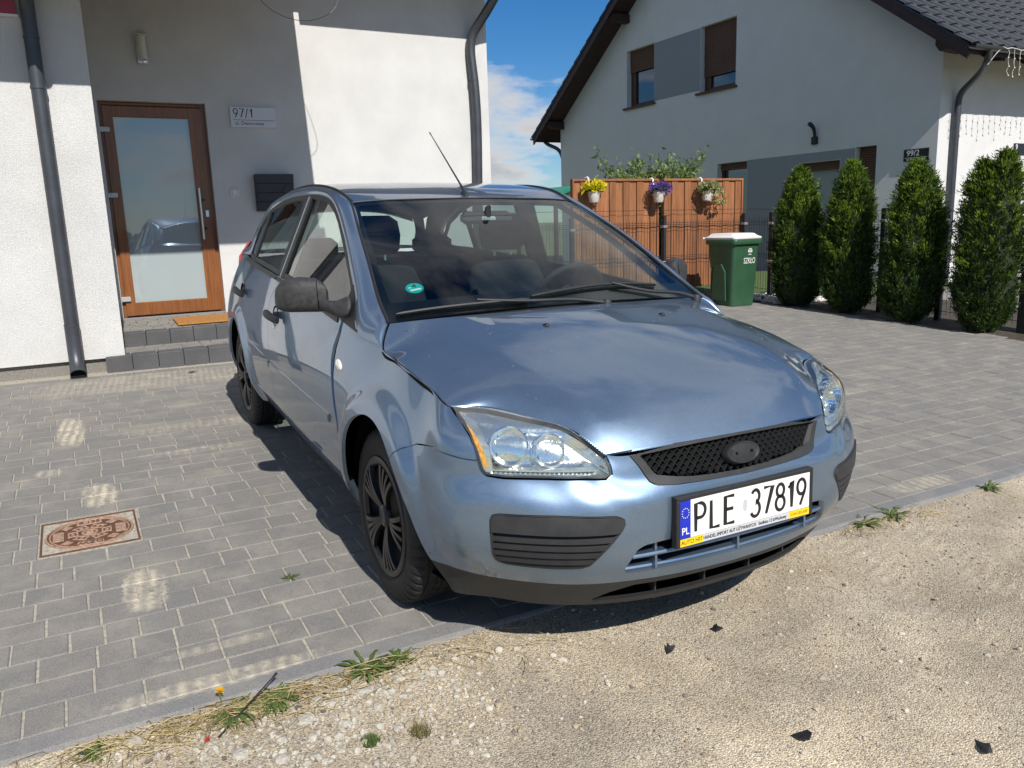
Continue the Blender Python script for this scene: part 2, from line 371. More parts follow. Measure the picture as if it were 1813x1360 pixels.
# ================================================================== the car
def paint_mat():
    m = bpy.data.materials.new('car_paint'); m.use_nodes = True; t = m.node_tree; b = t.nodes['Principled BSDF']
    b.inputs['Metallic'].default_value = 0.80; b.inputs['Roughness'].default_value = 0.36
    b.inputs['Specular Tint'].default_value = (.45, .48, .55, 1); b.inputs['Coat Weight'].default_value = 1.0; b.inputs['Coat Roughness'].default_value = 0.025; b.inputs['Coat IOR'].default_value = 1.5
    tcn = t.nodes.new('ShaderNodeTexCoord')
    v = nd(t, 'ShaderNodeTexVoronoi', i_Scale=700.0); t.links.new(tcn.outputs['Object'], v.inputs['Vector'])
    r = nd(t, 'ShaderNodeValToRGB'); r.color_ramp.elements[0].color = (.160, .232, .335, 1); r.color_ramp.elements[1].color = (.232, .320, .432, 1)
    t.links.new(v.outputs['Color'], r.inputs[0])
    # a thin film of road dust, uneven
    n = nd(t, 'ShaderNodeTexNoise', i_Scale=4.0, i_Detail=8.0, i_Roughness=.65); t.links.new(tcn.outputs['Object'], n.inputs['Vector'])
    mr = nd(t, 'ShaderNodeMapRange'); mr.inputs[1].default_value = .35; mr.inputs[2].default_value = .8; mr.inputs[3].default_value = .30; mr.inputs[4].default_value = .46; t.links.new(n.outputs['Fac'], mr.inputs[0])
    t.links.new(r.outputs[0], b.inputs['Base Color']); t.links.new(mr.outputs[0], b.inputs['Roughness'])
    mr2 = nd(t, 'ShaderNodeMapRange'); mr2.inputs[1].default_value = .3; mr2.inputs[2].default_value = .9; mr2.inputs[3].default_value = .012; mr2.inputs[4].default_value = .07; t.links.new(n.outputs['Fac'], mr2.inputs[0]); t.links.new(mr2.outputs[0], b.inputs['Coat Roughness'])
    return m
PAINT = paint_mat()
BLACK = mat('black_plastic', (.016, .017, .018), .55, var=.2, vscale=60, bump=.12, bscale=900)
GREYPL = mat('grey_plastic', (.024, .025, .027), .6, var=.18, vscale=25, bump=.15, bscale=700)
GAPM = mat('dark_cavity', (.004, .004, .0045), .95, spec=.1)
RUBBER = mat('rubber_seal', (.012, .012, .013), .5)
TYRE = mat('tyre_rubber', (.011, .011, .0115), .75, var=.3, vscale=14, bump=.2, bscale=160)
WCOV = mat('matt_black_wheel', (.009, .009, .010), .34, var=.25, vscale=20)
CHROME = mat('headlight_chrome', (.86, .88, .90), .08, metal=1.0)
SATIN = mat('satin_silver', (.80, .83, .83), .24, metal=.85, var=.1, vscale=30)
HOUS = mat('headlight_housing', (.86, .90, .90), .16, metal=.9, bump=.22, bscale=28)
GLASS = glassmat('car_glass', (.74, .84, .80), 1.0, 0.0, 1.52, dirt=.012)
WINDSH = glassmat('windscreen_glass', (.66, .76, .74), 1.0, 0.0, 1.55, dirt=.004)
TINT = glassmat('tinted_glass', (.42, .50, .49), 1.0, 0.0, 1.52)
LENS = glassmat('lens_glass', (.93, .97, .95), 1.0, 0.02, 1.45, dirt=.16)
INTER = mat('interior_dark', (.011, .012, .014), .8, var=.2, vscale=20)
FABRIC = mat('seat_fabric', (.012, .013, .017), .95, var=.25, vscale=120)
LINING = mat('pillar_lining', (.42, .42, .39), .85)
AMBER = mat('amber_lens', (.80, .33, .02), .15, coat=1.0, var=.35, vscale=90)
CAR = empty('parked_car')
CAR.matrix_world = SITE
tag(CAR, 'blue grey metallic five-door hatchback parked on the paved yard', 'car')
def srf_obj(name, s, m, parent=CAR, flange=.012, both=False):
    V, N, T = s.V, s.N, s.T
    F = [tuple(t) for t in T.tolist()]; V = list(map(tuple, V)); NN = list(map(tuple, N))
    if flange:
        mp = {}
        for a, b in s.loops():
            for i in (a, b):
                if i not in mp:
                    mp[i] = len(V); V.append(tuple(s.V[i] - s.N[i] * flange)); NN.append(tuple(s.N[i]))
            F.append((b, a, mp[a], mp[b]))
    me = bpy.data.meshes.new(name); me.from_pydata([tuple(map(float, v)) for v in V], [], F); me.update()
    me.polygons.foreach_set('use_smooth', [True] * len(me.polygons))
    me.normals_split_custom_set_from_vertices([tuple(map(float, n)) for n in NN])
    return link(name, me, m, parent)
def pair(name, s, m, parent=CAR, flange=.012, label=None):
    return [srf_obj(name, s, m, parent, flange), srf_obj(name, s.mirror(), m, parent, flange)]
AG = A_grid(440, 84)
AS = Srf.grid(AG, flip=True)
MIDROW = AG[42]; MU = np.cumsum(np.r_[0, np.linalg.norm(np.diff(MIDROW, axis=0), axis=1)])
def nose_pt(y, z, off=0.0):
    """point of the nose surface at lateral |y| and height z, moved off outwards (y given positive = right side)"""
    xs = []; ys = []
    for k in range(0, 200, 4):
        zz = AG[:, k, 2]; xs.append(np.interp(z, zz, AG[:, k, 0])); ys.append(-np.interp(z, zz, AG[:, k, 1]))
        if len(ys) > 3 and ys[-1] < ys[-2]: xs.pop(); ys.pop(); break
    x = np.interp(abs(y), ys, xs); return np.array([x + off, -y, z])
def closed(P, n=90): return crs(P, n, closed=True)
HLP = np.array([(1.003, .804), (.971, .785), (.943, .771), (.910, .746), (.888, .714), (.875, .680), (.864, .652), (.849, .640), (.795, .636), (.673, .637), (.54, .636), (.476, .634), (.458, .643), (.462, .665), (.478, .697), (.50, .86), (1.003, .86)])
SEAM = [(.875, .680), (.921, .681), (1.047, .691), (1.177, .670), (1.234, .644), (1.27, .620), (1.34, .55)]
GRP = np.array([(-.02, .595), (.045, .5955), (.16, .597), (.25, .600), (.322, .605), (.342, .615), (.370, .655), (.405, .695), (.408, .74), (-.02, .74)])
INT_ = np.array([(-.02, .345), (.20, .342), (.36, .340), (.402, .342), (.411, .355), (.404, .378), (.382, .425), (.36, .437), (.30, .441), (-.02, .447)])
SG = np.array([(.824, .522), (.818, .536), (.80, .541), (.642, .543), (.46, .536), (.432, .526), (.428, .508), (.437, .490), (.50, .413), (.520, .388), (.545, .379), (.623, .377), (.755, .379), (.79, .387), (.804, .405), (.819, .484)])
LIPZ = .305
g2 = .0022
nose = AS.cut(1.45 - AS.U[:, 0])
arch_f = np.vstack([crs(np.c_[np.array(ARCH_F[:15]), np.zeros(15)], 90)[:, :2], np.array(ARCH_F[15:])])
def cut_arch(s, arch, off=0.0): return s.cut(-polydist(s.V[:, [0, 2]], arch) - off)
# bumper cover
bp = np.array([(-.05, .1), (1.47, .1), (1.40, .45)] + SEAM[::-1] + [(.875, .95), (-.05, .95)])
b0 = cut_arch(nose.inside(bp, 0), arch_f)
b0 = b0.cut(-polydist(b0.U, HLP) - .004)
b1 = b0.cut(b0.U[:, 1] - LIPZ - .0015)
b1 = b1.outside(GRP, .0015).outside(INT_, 0).outside(SG, .0018)
# the seam edge
sd = polydist(b1.U, np.array([(-.05, .1), (1.47, .1), (1.40, .45)] + SEAM[::-1] + [(.875, .95), (-.05, .95)]))
b1 = b1.cut(np.where(b1.U[:, 0] > .852, sd - g2, 1.0))
def fuse(a, b):
    return Srf(np.vstack([a.V, b.V]), np.vstack([a.N, b.N]), np.vstack([a.U, b.U]), np.vstack([a.T, b.T + len(a.V)]))
def sym(s): return fuse(s, s.mirror())
BUMPER = srf_obj('front_bumper', sym(b1), PAINT, CAR, .02)
# lower black lip with its long slot
SLOT = np.array([(-.02, .228), (.30, .226), (.47, .223), (.485, .230), (.43, .262), (.36, .285), (-.02, .293)])
lip = b0.cut(LIPZ - b0.U[:, 1]).outside(SLOT, 0)
srf_obj('lower_lip', sym(lip), GREYPL, BUMPER, .012)
def inner(region, depth, name, m, parent):
    return srf_obj(name, sym(region.moved(-depth)), m, parent, 0)
inner(b0.cut(LIPZ + .03 - b0.U[:, 1]), .055, 'slot_cavity', GAPM, BUMPER)
for y in (-.30, -.12, .07, .25):
    p = nose_pt(y, .26, -.02); mb = MB(); mb.box((p[0] - .04, p[1] - .003, .228), (p[0] - .008, p[1] + .003, .292))
    mb.build('slot_fin', GREYPL, BUMPER)
# lower intake: painted tray, cross bar and fins over a black cavity
inner(nose.inside(np.array([(-.05, .33), (.46, .33), (.46, .46), (-.05, .46)])), .075, 'intake_cavity', GAPM, BUMPER)
def nose_strip(z, y0, y1, h, d0, d1, n=40, zoff=0.0):
    """bar following the nose at height z between lateral y0..y1, from depth d0 (front) to d1"""
    mb = MB(); V = []
    for i in range(n + 1):
        y = y0 + (y1 - y0) * i / n; p = nose_pt(y, z)
        V += [(p[0] - d1, p[1], z - h / 2 + zoff), (p[0] - d0, p[1], z - h / 2), (p[0] - d0 + .003, p[1], z), (p[0] - d0, p[1], z + h / 2), (p[0] - d1, p[1], z + h / 2 + zoff)]
    F = []
    for i in range(n):
        a = i * 5; b = a + 5
        for k in range(4): F.append((a + k, a + k + 1, b + k + 1, b + k))
        F.append((a + 4, a, b, b + 4))
    return mb.add(V, F)
nose_strip(.397, -.385, .385, .012, .008, .045).build('intake_bar', PAINT, BUMPER, smooth=True, angle=40)
nose_strip(.352, -.395, .395, .012, .012, .072, zoff=.004).build('intake_tray', PAINT, BUMPER, smooth=True, angle=40)
for y in (.305, 0.0, -.305):
    p = nose_pt(y, .39); MB().add([(p[0] - .008, p[1] - .004, .35), (p[0] - .008, p[1] + .004, .35), (p[0] - .016, p[1] + .004, .443), (p[0] - .016, p[1] - .004, .443), (p[0] - .07, p[1] - .004, .35), (p[0] - .07, p[1] + .004, .35), (p[0] - .07, p[1] + .004, .443), (p[0] - .07, p[1] - .004, .443)], [(0, 1, 2, 3), (4, 7, 6, 5), (0, 3, 7, 4), (1, 5, 6, 2), (3, 2, 6, 7), (0, 4, 5, 1)]).build('intake_fin', PAINT, BUMPER)
# side inserts
def band(s, z0, z1): return s.cut(lambda q: q.U[:, 1] - z0).cut(lambda q: z1 - q.U[:, 1])
sg = nose.inside(SG, .0004)
for sgn, fl in ((1, False), (-1, True)):
    ms = (lambda s: s.mirror()) if fl else (lambda s: s)
    ins = empty('bumper_insert', parent=CAR)
    srf_obj('insert_back', ms(sg.moved(-.014)), BLACK, ins, 0)
    srf_obj('insert_rim', ms(sg.outside(closed(SG * .96 + np.array([.62, .46]) * .04), 0).moved(.003)), GREYPL, ins, .02)
    srf_obj('insert_pad', ms(band(sg.inside(SG, .004), .487, .56).moved(.007)), GREYPL, ins, .02)
    for k, z in enumerate((.466, .443, .420, .398)):
        srf_obj('slat', ms(band(sg.inside(SG, .006), z - .0065, z + .0065).moved(.002)), GREYPL, ins, .016)
# grille: frame, lattice, blanked badge plate
grs = nose.inside(GRP, .0004)
grs = grs.cut(np.interp(grs.U[:, 0], [0, .22, .41], [.7125, .7105, .6985]) - grs.U[:, 1])
GRIN = np.array([(-.02, .607), (.10, .609), (.18, .613), (.26, .621), (.318, .631), (.327, .638), (.352, .668), (.372, .688), (.364, .6905), (.26, .698), (.163, .7025), (-.02, .7055)])
GRILLE = srf_obj('grille_frame', sym(grs.outside(GRIN, 0).moved(.004)), GREYPL, CAR, .03)
inner(nose.inside(np.array([(-.05, .59), (.43, .59), (.43, .73), (-.05, .73)])), .05, 'grille_cavity', GAPM, GRILLE)
mb = MB()
zc0, zc1, Yh = .599, .708, .372
def gl_half(z): return np.interp(z, [.61, .63, .69, .70], [.318, .335, .375, .38])
pitch = .026
for sl in (1, -1):
    k = -40
    while k < 40:
        pts = []
        for i in range(13):
            z = zc0 + (zc1 - zc0) * i / 12; y = k * pitch + sl * (z - zc0) * .95
            if abs(y) < gl_half(z) and np.interp(abs(y), [0, .18, .30, .34], [.604, .610, .626, .64]) < z < np.interp(abs(y), [0, .17, .27, .38], [.7065, .7035, .698, .687]): pts.append(nose_pt(y, z, -.014 - .003 * sl))
        if len(pts) > 2:
            n = len(pts); V = []; 
            for p in pts: V += [(p[0] + .004, p[1], p[2] - .0011), (p[0] + .004, p[1], p[2] + .0011), (p[0] - .014, p[1], p[2] + .0011), (p[0] - .014, p[1], p[2] - .0011)]
            F = []
            for i in range(n - 1):
                a = i * 4; b = a + 4
                for q in range(4): F.append((a + q, a + (q + 1) % 4, b + (q + 1) % 4, b + q))
            mb.add(V, F)
        k += 1
mb.build('grille_mesh', BLACK, GRILLE)
bx = nose_pt(0, .655)[0] + .004
nrm = Vector((1, 0, .33)).normalized()
BM = basis((bx - .012, 0, .652), (0, 1, 0), nrm)
prof = [(0, .024), (.030, .0235), (.041, .022), (.043, .0235), (.0475, .0235), (.050, .020), (.052, 0)]
mb = MB(); mb.lathe(prof, 48)
V = [tuple(BM @ Vector((v[0] * 1.42 * .93, v[1] * .66, v[2]))) for v in mb.V]
mesh('badge_plate', V, mb.F, BLACK, GRILLE, True, 40)
for yy, s_ in ((-.030, .004), (.030, .0055)):
    mb = MB(); mb.box((yy - s_, -.004, .0232), (yy + s_, .004, .0246), M=BM); mb.build('badge_socket', GAPM, GRILLE)
# headlights
def proj_u(U):  # U -> point on AS
    d = np.hypot(*(nose.U - U).T); i = np.argsort(d)[:6]; A = np.c_[nose.U[i] - U, np.ones(6)]
    r = np.linalg.lstsq(A, np.c_[nose.V[i], nose.N[i]], rcond=None)[0][2]; n = r[3:] / np.linalg.norm(r[3:]); return r[:3], n
hl = nose.inside(HLP, .0015)
HLC = HLP[:15]
hd = np.minimum(polydist(hl.U, HLP), np.where(hl.U[:, 1] > .60, 1, 1))
tpl = np.c_[MU, AG[-1, :, 2]]; tpl = tpl[(tpl[:, 0] > .45) & (tpl[:, 0] < 1.03)]
topd = polydist(hl.U, tpl, closed=False)
hdist = np.minimum(hd, topd)
for sgn in (1, -1):
    ms = (lambda s: s) if sgn == 1 else (lambda s: s.mirror())
    H = empty('headlight', parent=CAR)
    mirM = Matrix.Diagonal((1, sgn, 1, 1))
    srf_obj('lens', ms(hl.moved(.002)), LENS, H, .010)
    rim = hl.cut(.0062 - hdist)
    srf_obj('lens_seal', ms(rim.moved(-.001)), RUBBER, H, .006)
    dep = np.clip(hdist * 1.5, 0, .046)
    hb = Srf(hl.V + np.outer(dep, (-1, .12, -.12)), hl.N, hl.U, hl.T)
    dN = np.zeros_like(hb.V)
    e1 = hb.V[hb.T[:, 1]] - hb.V[hb.T[:, 0]]; e2 = hb.V[hb.T[:, 2]] - hb.V[hb.T[:, 0]]; fn = np.cross(e1, e2)
    for k in range(3): np.add.at(dN, hb.T[:, k], fn)
    hb.N = dN / (np.linalg.norm(dN, axis=1, keepdims=True) + 1e-9)
    srf_obj('housing', ms(hb), HOUS, H, 0)
    # fluted lower trough and shelf
    shelf = []
    for i in range(21):
        u = .86 - .36 * i / 20; P, n = proj_u((u, .655)); shelf.append(P)
    mb = MB(); V = []; F = []
    for i, P in enumerate(shelf):
        V += [(P[0] - .014, P[1] * 1, P[2] - .001), (P[0] - .05, P[1], P[2] + .002), (P[0] - .05, P[1], P[2] - .006), (P[0] - .014, P[1], P[2] - .005)]
    for i in range(20):
        a = i * 4; b = a + 4
        for q in range(4): F.append((a + q, a + (q + 1) % 4, b + (q + 1) % 4, b + q))
    mb.add(V, F); mb.V = [tuple(mirM @ Vector(v)) for v in mb.V]; mb.build('shelf', SATIN, H)
    mb = MB()
    for i in range(24):
        u = .845 - .33 * i / 23; P, n = proj_u((u, .645)); mb.tube([(P[0] - .020, P[1], P[2] - .002), (P[0] - .02, P[1], P[2] + .003)], .004, 6)
    mb.V = [tuple(mirM @ Vector(v)) for v in mb.V]; mb.build('flutes', CHROME, H, smooth=True)
    # two round reflectors
    for (u, z, r, dd, dz) in ((.788, .728, .052, .040, .0), (.664, .718, .044, .034, .0)):
        P, n = proj_u((u, z)); c = Vector(P) - Vector(n) * .026 + Vector((-.006, 0, 0))
        M = basis(c, (0, 1, 0), tuple(np.array((1, -.16, .10)) * .55 + np.array(n) * .45))
        mb = MB(); prof = [(.010, -dd), (.016, -dd * .985)] + [(r * (.28 + .72 * t), -dd * (1 - (.25 + .75 * t) ** 2 * 1.0)) for t in [i / 7 for i in range(8)]] + [(r + .002, .004), (r + .005, .003), (r + .006, -.006), (r + .004, -.03)]
        mb.lathe(prof, 40, M); mb.V = [tuple(mirM @ Vector(v)) for v in mb.V]; mb.build('reflector', CHROME, H, smooth=True, angle=50)
        mb = MB(); mb.lathe([(0, -dd + .030), (.006, -dd + .028), (.0085, -dd + .020), (.0085, -dd)], 16, M); mb.V = [tuple(mirM @ Vector(v)) for v in mb.V]; mb.build('bulb_cap', SATIN, H, smooth=True, angle=50)
        # facet ribs of the reflector
        mb = MB()
        for k in range(9):
            a = -1 + 2 * k / 8
            pts = []
            for j in range(9):
                b_ = -1 + 2 * j / 8
                rr = math.hypot(a, b_) * .88
                if .3 < rr < .93:
                    pts.append(tuple(M @ Vector((a * .88 * r, b_ * .88 * r, -dd * (1 - rr ** 2) + .0015))))
            if len(pts) > 3 and k not in (3, 4, 5): mb.tube(pts, .0014, 5)
        mb.V = [tuple(mirM @ Vector(v)) for v in mb.V]; tag(mb.build('reflector_ribs', CHROME, H, smooth=True), kind='stuff')
    # dark link between the bowls
    P, n = proj_u((.727, .752)); mb = MB(); mb.box((P[0] - .060, P[1] - .012, P[2] - .030), (P[0] - .036, P[1] + .012, P[2] - .008)); mb.V = [tuple(mirM @ Vector(v)) for v in mb.V]; mb.build('bezel_bridge', GREYPL, H)
    # amber strip along the outer edge
    st = hl.inside(np.array([(.985, .791), (.950, .771), (.914, .747), (.891, .714), (.878, .680), (.866, .650), (.830, .648), (.838, .690), (.848, .722), (.872, .754), (.905, .777), (.95, .787)]))
    srf_obj('indicator_trough', ms(st.moved(-.006)), SATIN, H, .01)
    st = hl.inside(np.array([(.958, .771), (.932, .760), (.899, .736), (.877, .708), (.864, .678), (.854, .657), (.843, .659), (.852, .684), (.863, .712), (.885, .742), (.915, .764), (.94, .773)]))
    srf_obj('indicator', ms(st.moved(-.0045)), AMBER, H, .004)
# fenders
FD = np.array([(.86, .680)] + SEAM[1:] + [(1.55, .1), (1.86, .1), (1.90, .24), (1.938, .568), (2.017, .745), (2.028, .796), (2.022, .848), (1.996, .899), (1.97, 1.1), (.86, 1.1)])
f0 = cut_arch(AS.cut(2.2 - AS.U[:, 0]).inside(FD, g2), arch_f)
f0 = f0.cut(lambda q: np.where(q.U[:, 0] < 1.66, polydist(np.c_[q.V[:, 0], q.V[:, 2]], np.array([(p[0], p[2]) for p in HOODEDGE]), closed=False) - .0032, 1.0))
f0 = f0.cut(lambda q: -polydist(q.U, HLP) - .003).cut(lambda q: q.V[:, 2] - .24)
FEND = pair('front_fender', f0, PAINT, CAR, .014)
# doors, rear quarter, rear bumper (cut in side view)
XZ = lambda s: s.V[:, [0, 2]]
side = AS.cut(AS.U[:, 0] - 1.7)
GF = [(-.36, .30), (-.389, .568), (-.475, .745), (-.488, .796), (-.484, .848), (-.464, .899), (-.44, 1.1)]
GB = [(-1.575, .30), (-1.607, .559), (-1.637, .692), (-1.663, .845), (-1.637, .916), (-1.579, .961), (-1.55, 1.1)]
GQ = [(-2.36, .30), (-2.37, .55), (-2.44, .68), (-2.51, .75), (-2.60, .85), (-2.62, .95), (-2.58, 1.1)]
DOORZ = .352
def door_poly(a, b): return np.array([(p[0], p[1]) for p in a] + [(p[0], p[1]) for p in b[::-1]])
def side_in(poly, off): return side.cut(polydist(XZ(side), poly) - off)
belt = lambda s: s
da = [(p[0], max(p[1], DOORZ)) for p in GF]; db = [(p[0], max(p[1], DOORZ)) for p in GB]; dq = [(p[0], max(p[1], DOORZ)) for p in GQ]
arch_r = crs(np.c_[np.array(ARCH_R), np.zeros(len(ARCH_R))], 90)[:, :2]
d1 = side_in(door_poly(da, db), g2)
d2 = cut_arch(side_in(door_poly(db, dq), g2), arch_r, .018)
FDOOR = pair('front_door', d1, PAINT, CAR, .014)
RDOOR = pair('rear_door', d2, PAINT, CAR, .014)
q0 = cut_arch(side.cut(-(side.V[:, 0] + 1.0)), arch_r)
q0 = q0.cut(lambda q: -polydist(XZ(q), door_poly(db, dq))).cut(lambda q: -polydist(XZ(q), door_poly(da, db)))
q0 = q0.cut(q0.V[:, 2] - DOORZ)
dqp = np.array([(-3.6, .62), (-3.05, .62), (-2.93, .56), (-2.9, .1), (-3.6, .1)])
pair('rear_quarter', q0.cut(lambda q: -polydist(XZ(q), dqp) - g2).cut(lambda q: q.V[:, 0] + 3.24), PAINT, CAR, .014)
rb = cut_arch(side, arch_r); rb = rb.cut(polydist(XZ(rb), dqp) - g2)
srf_obj('rear_bumper', sym(rb), PAINT, CAR, .014)
tg = side.cut(lambda q: -(q.V[:, 0] + 3.245)).cut(lambda q: q.V[:, 2] - .625)
srf_obj('tailgate', sym(tg), PAINT, CAR, .014)
# sill and the sharp edge under the doors
sl = side.cut(lambda q: DOORZ - .004 - q.V[:, 2]).cut(lambda q: q.V[:, 2] - .235)
sl = cut_arch(cut_arch(sl, arch_f), arch_r)
sl = sl.cut(sl.V[:, 0] + 2.6)
pair('sill', sl, PAINT, CAR, .03)
# dark inner shell just under the panels, so the shut lines read dark
sh = cut_arch(cut_arch(AS.cut(AS.V[:, 2] - .24), arch_f, .01), arch_r, .01)
sh = sh.cut(np.where(sh.U[:, 0] < 1.1, -polydist(sh.U, np.array([(-.1, .2), (.9, .2), (1.1, .60), (1.1, .9), (-.1, .9)])), 1.0) )
srf_obj('inner_shell', sym(sh.moved(-.011)), GAPM, CAR, 0)
# side mouldings
def zmould(x): return np.interp(x, [-2.2, -1.6, -.48], [.595, .570, .558])
for x0, x1, DO in ((-.488, -1.600, FDOOR), (-1.632, -2.20, RDOOR)):
    zz = zmould(side.V[:, 0]); s = side.cut(side.V[:, 2] - zz + .017); s = s.cut(zmould(s.V[:, 0]) + .017 - s.V[:, 2]); s = s.cut(x0 - s.V[:, 0]); s = s.cut(s.V[:, 0] - x1)
    hi = np.abs(s.V[:, 2] - zmould(s.V[:, 0])) / .017
    s2 = s.moved(.0085); s2.V -= s.N * (.005 * hi ** 3)[:, None]
    for k, mm in enumerate((s2, s2.mirror())): srf_obj('side_moulding', mm, PAINT, DO[k], .009)
# belt trim strips
for x0, x1, DO in ((-.50, -1.60, FDOOR), (-1.63, -2.66, RDOOR)):
    top = np.array([r for r in AG[-1]]); 
    s = side.cut(x0 - side.V[:, 0]); s = s.cut(s.V[:, 0] - x1)
    bz = np.interp(s.V[:, 0], top[::-1, 0][np.argsort(top[::-1, 0])], top[::-1, 2][np.argsort(top[::-1, 0])]); s = s.cut(s.V[:, 2] - bz + .020)
    for k, mm in enumerate((s.moved(.004), s.moved(.004).mirror())): srf_obj('belt_trim', mm, RUBBER, DO[k], .01)
# door handles
def side_pt(x, z, off=0.0):
    cols = [(np.interp(z, AG[:, k, 2], AG[:, k, 0]), np.interp(z, AG[:, k, 2], AG[:, k, 1])) for k in range(100, 440, 3)]
    c = np.array(sorted(cols)); return np.array([x, np.interp(x, c[:, 0], c[:, 1]) - off, z])
for xh, zh, DO in ((-1.46, .835, FDOOR), (-2.47, .857, RDOOR)):
    for k in (0, 1):
        sg_ = 1 if k == 0 else -1
        mb = MB(); pts = []; rr = []
        for i in range(13):
            t = i / 12; x = xh + .115 - .23 * t; p = side_pt(x, zh + .012 * math.sin(t * 3), .004 + .040 * math.sin(math.pi * min(1, max(0, .04 + .92 * t))) ** .45); pts.append((p[0], p[1] * sg_, p[2])); rr.append(.0125 + .0035 * math.sin(math.pi * t))
        mb.tube(pts, rr, 10); mb.V = [(v[0], v[1], zh + (v[2] - zh) * 1.45) for v in mb.V]
        o = mb.build('door_handle', BLACK, DO[k], smooth=True)
        p = side_pt(xh - .02, zh + .005); mb = MB(); Mx = basis((p[0], p[1] * sg_, p[2]), (1, 0, 0), (0, -sg_, .12)); mb.lathe([(0, -.012), (.035, -.006), (.047, .001), (.05, .002), (.051, .0)], 28, Mx)
        mb.build('handle_recess', GAPM, DO[k], smooth=True)
        if DO is FDOOR:
            p = side_pt(xh - .035, zh - .05, .001); mb = MB(); mb.lathe([(0, .004), (.009, .004), (.011, 0)], 18, basis((p[0], p[1] * sg_, p[2]), (1, 0, 0), (0, -sg_, .05))); mb.build('lock_cylinder', SATIN, DO[k], smooth=True)
# side repeaters
for k in (0, 1):
    sg_ = 1 if k == 0 else -1; p = side_pt(-.385, .788, .001); mb = MB(); mb.lathe([(0, .009), (.5, .0085), (.85, .006), (1, 0)], 24)
    M = basis((p[0], p[1] * sg_, p[2]), (1, 0, -.2), (.05, -sg_, .15)); V = [tuple(M @ Vector((v[0] * .037, v[1] * .022, v[2]))) for v in mb.V]
    mesh('side_repeater', V, mb.F, mat('repeater_white', (.78, .76, .68), .15, coat=1, var=.2, vscale=120), FEND[k], True)
# ---------------------------------------------------------------- bonnet
HE = HOODEDGE + [(-.088, .778, .907), (-.118, .758, .937), (-.160, .728, .966)]
H0 = [[(.842, 0, .713), (.806, 0, .752), (.70, 0, .816), (.5, 0, .889), (.3, 0, .942), (.15, 0, .971), (0, 0, .989), (-.06, 0, .993)],
 [(.831, .22, .711), (.792, .225, .750), (.69, .23, .811), (.5, .24, .883), (.3, .25, .935), (.15, .258, .963), (0, .27, .981), (-.072, .28, .988)],
 [(.803, .375, .704), (.768, .385, .740), (.68, .405, .796), (.5, .445, .863), (.3, .48, .906), (.12, .51, .939), (-.03, .54, .965), (-.108, .555, .980)],
 [(.788, .425, .699), (.752, .452, .733), (.66, .505, .786), (.50, .580, .829), (.36, .645, .852), (.20, .69, .880), (.03, .715, .917), (-.10, .69, .960), (-.138, .66, .972)]]
def mir(L): return [(x, -y, z) for x, y, z in L]
hl_lines = [mir(HE), mir(H0[2]), mir(H0[1]), H0[0], H0[1], H0[2], HE]
HG = loftr(hl_lines, 150, 130)
# fair the skin: low-order surface plus the edge residuals, then the two long bonnet creases
def fair(G):
    nv, nu = G.shape[:2]; s = np.linspace(0, 1, nu); t = np.linspace(-1, 1, nv); SS_, TT_ = np.meshgrid(s, t)
    B = np.stack([SS_ ** i * TT_ ** j for i in range(5) for j in (0, 1, 2, 3, 4)], -1).reshape(-1, 25)
    out = np.empty_like(G); wgt = (1 + 3 * (np.abs(TT_) > .9) + 3 * (SS_ > .95) + 3 * (SS_ < .05)).ravel()[:, None]
    for k in range(3):
        c = np.linalg.lstsq(B * wgt, (G[:, :, k].reshape(-1, 1)) * wgt, rcond=None)[0]; out[:, :, k] = (B @ c).reshape(nv, nu)
    R = G - out
    # spread the boundary residual smoothly inwards (harmonic fill, coarse to fine)
    Rs = np.zeros_like(R); t01 = (TT_ + 1) / 2; L0, L1, B0, B1 = R[:1], R[-1:], R[:, :1], R[:, -1:]
    Rs = L0 * (1 - t01)[..., None] + L1 * t01[..., None] + B0 * (1 - SS_)[..., None] + B1 * SS_[..., None] - ((R[0, 0] * (1 - t01[..., None]) + R[-1, 0] * t01[..., None]) * (1 - SS_)[..., None] + (R[0, -1] * (1 - t01[..., None]) + R[-1, -1] * t01[..., None]) * SS_[..., None])
    Rs[0], Rs[-1], Rs[:, 0], Rs[:, -1] = R[0], R[-1], R[:, 0], R[:, -1]
    for _ in range(1500): Rs[1:-1, 1:-1] = .25 * (Rs[:-2, 1:-1] + Rs[2:, 1:-1] + Rs[1:-1, :-2] + Rs[1:-1, 2:])
    return out + Rs
HG = fair(HG)
ss_ = np.linspace(0, 1, HG.shape[1])[None, :]; yc_ = .405 + .20 * ss_ ** 1.1
ya_ = np.abs(HG[:, :, 1]); tent = np.where(ya_ < yc_, 1 - (yc_ - ya_) / .26, 1 - (ya_ - yc_) / .10); HG[:, :, 2] += .006 * np.clip(tent, 0, 1) * np.clip(ss_ / .10, 0, 1) * np.clip((1 - ss_) / .15, 0, 1) * (1 - .35 * ss_)
for e_, i_ in ((0, 3), (-1, -4)):
    d_ = HG[i_] - HG[e_]; HG[e_] += d_ / np.linalg.norm(d_, axis=1, keepdims=True) * .0030
HS = Srf.grid(HG)
if HS.N[:, 2].mean() < 0: HS = Srf.grid(HG, flip=True)
HOODO = srf_obj('bonnet', HS, PAINT, CAR, .016)
for sgn in (1, -1):
    P = [(p[0] + .0005, p[1] * sgn, p[2] - .0105) for p in crs(HE, 80)]; mb = MB(); mb.tube(P, .0062, 6); mb.build('bonnet_gap_shade', GAPM, HOODO, smooth=True)  # black tube laid in the shut line, its colour stands for the gap's shade
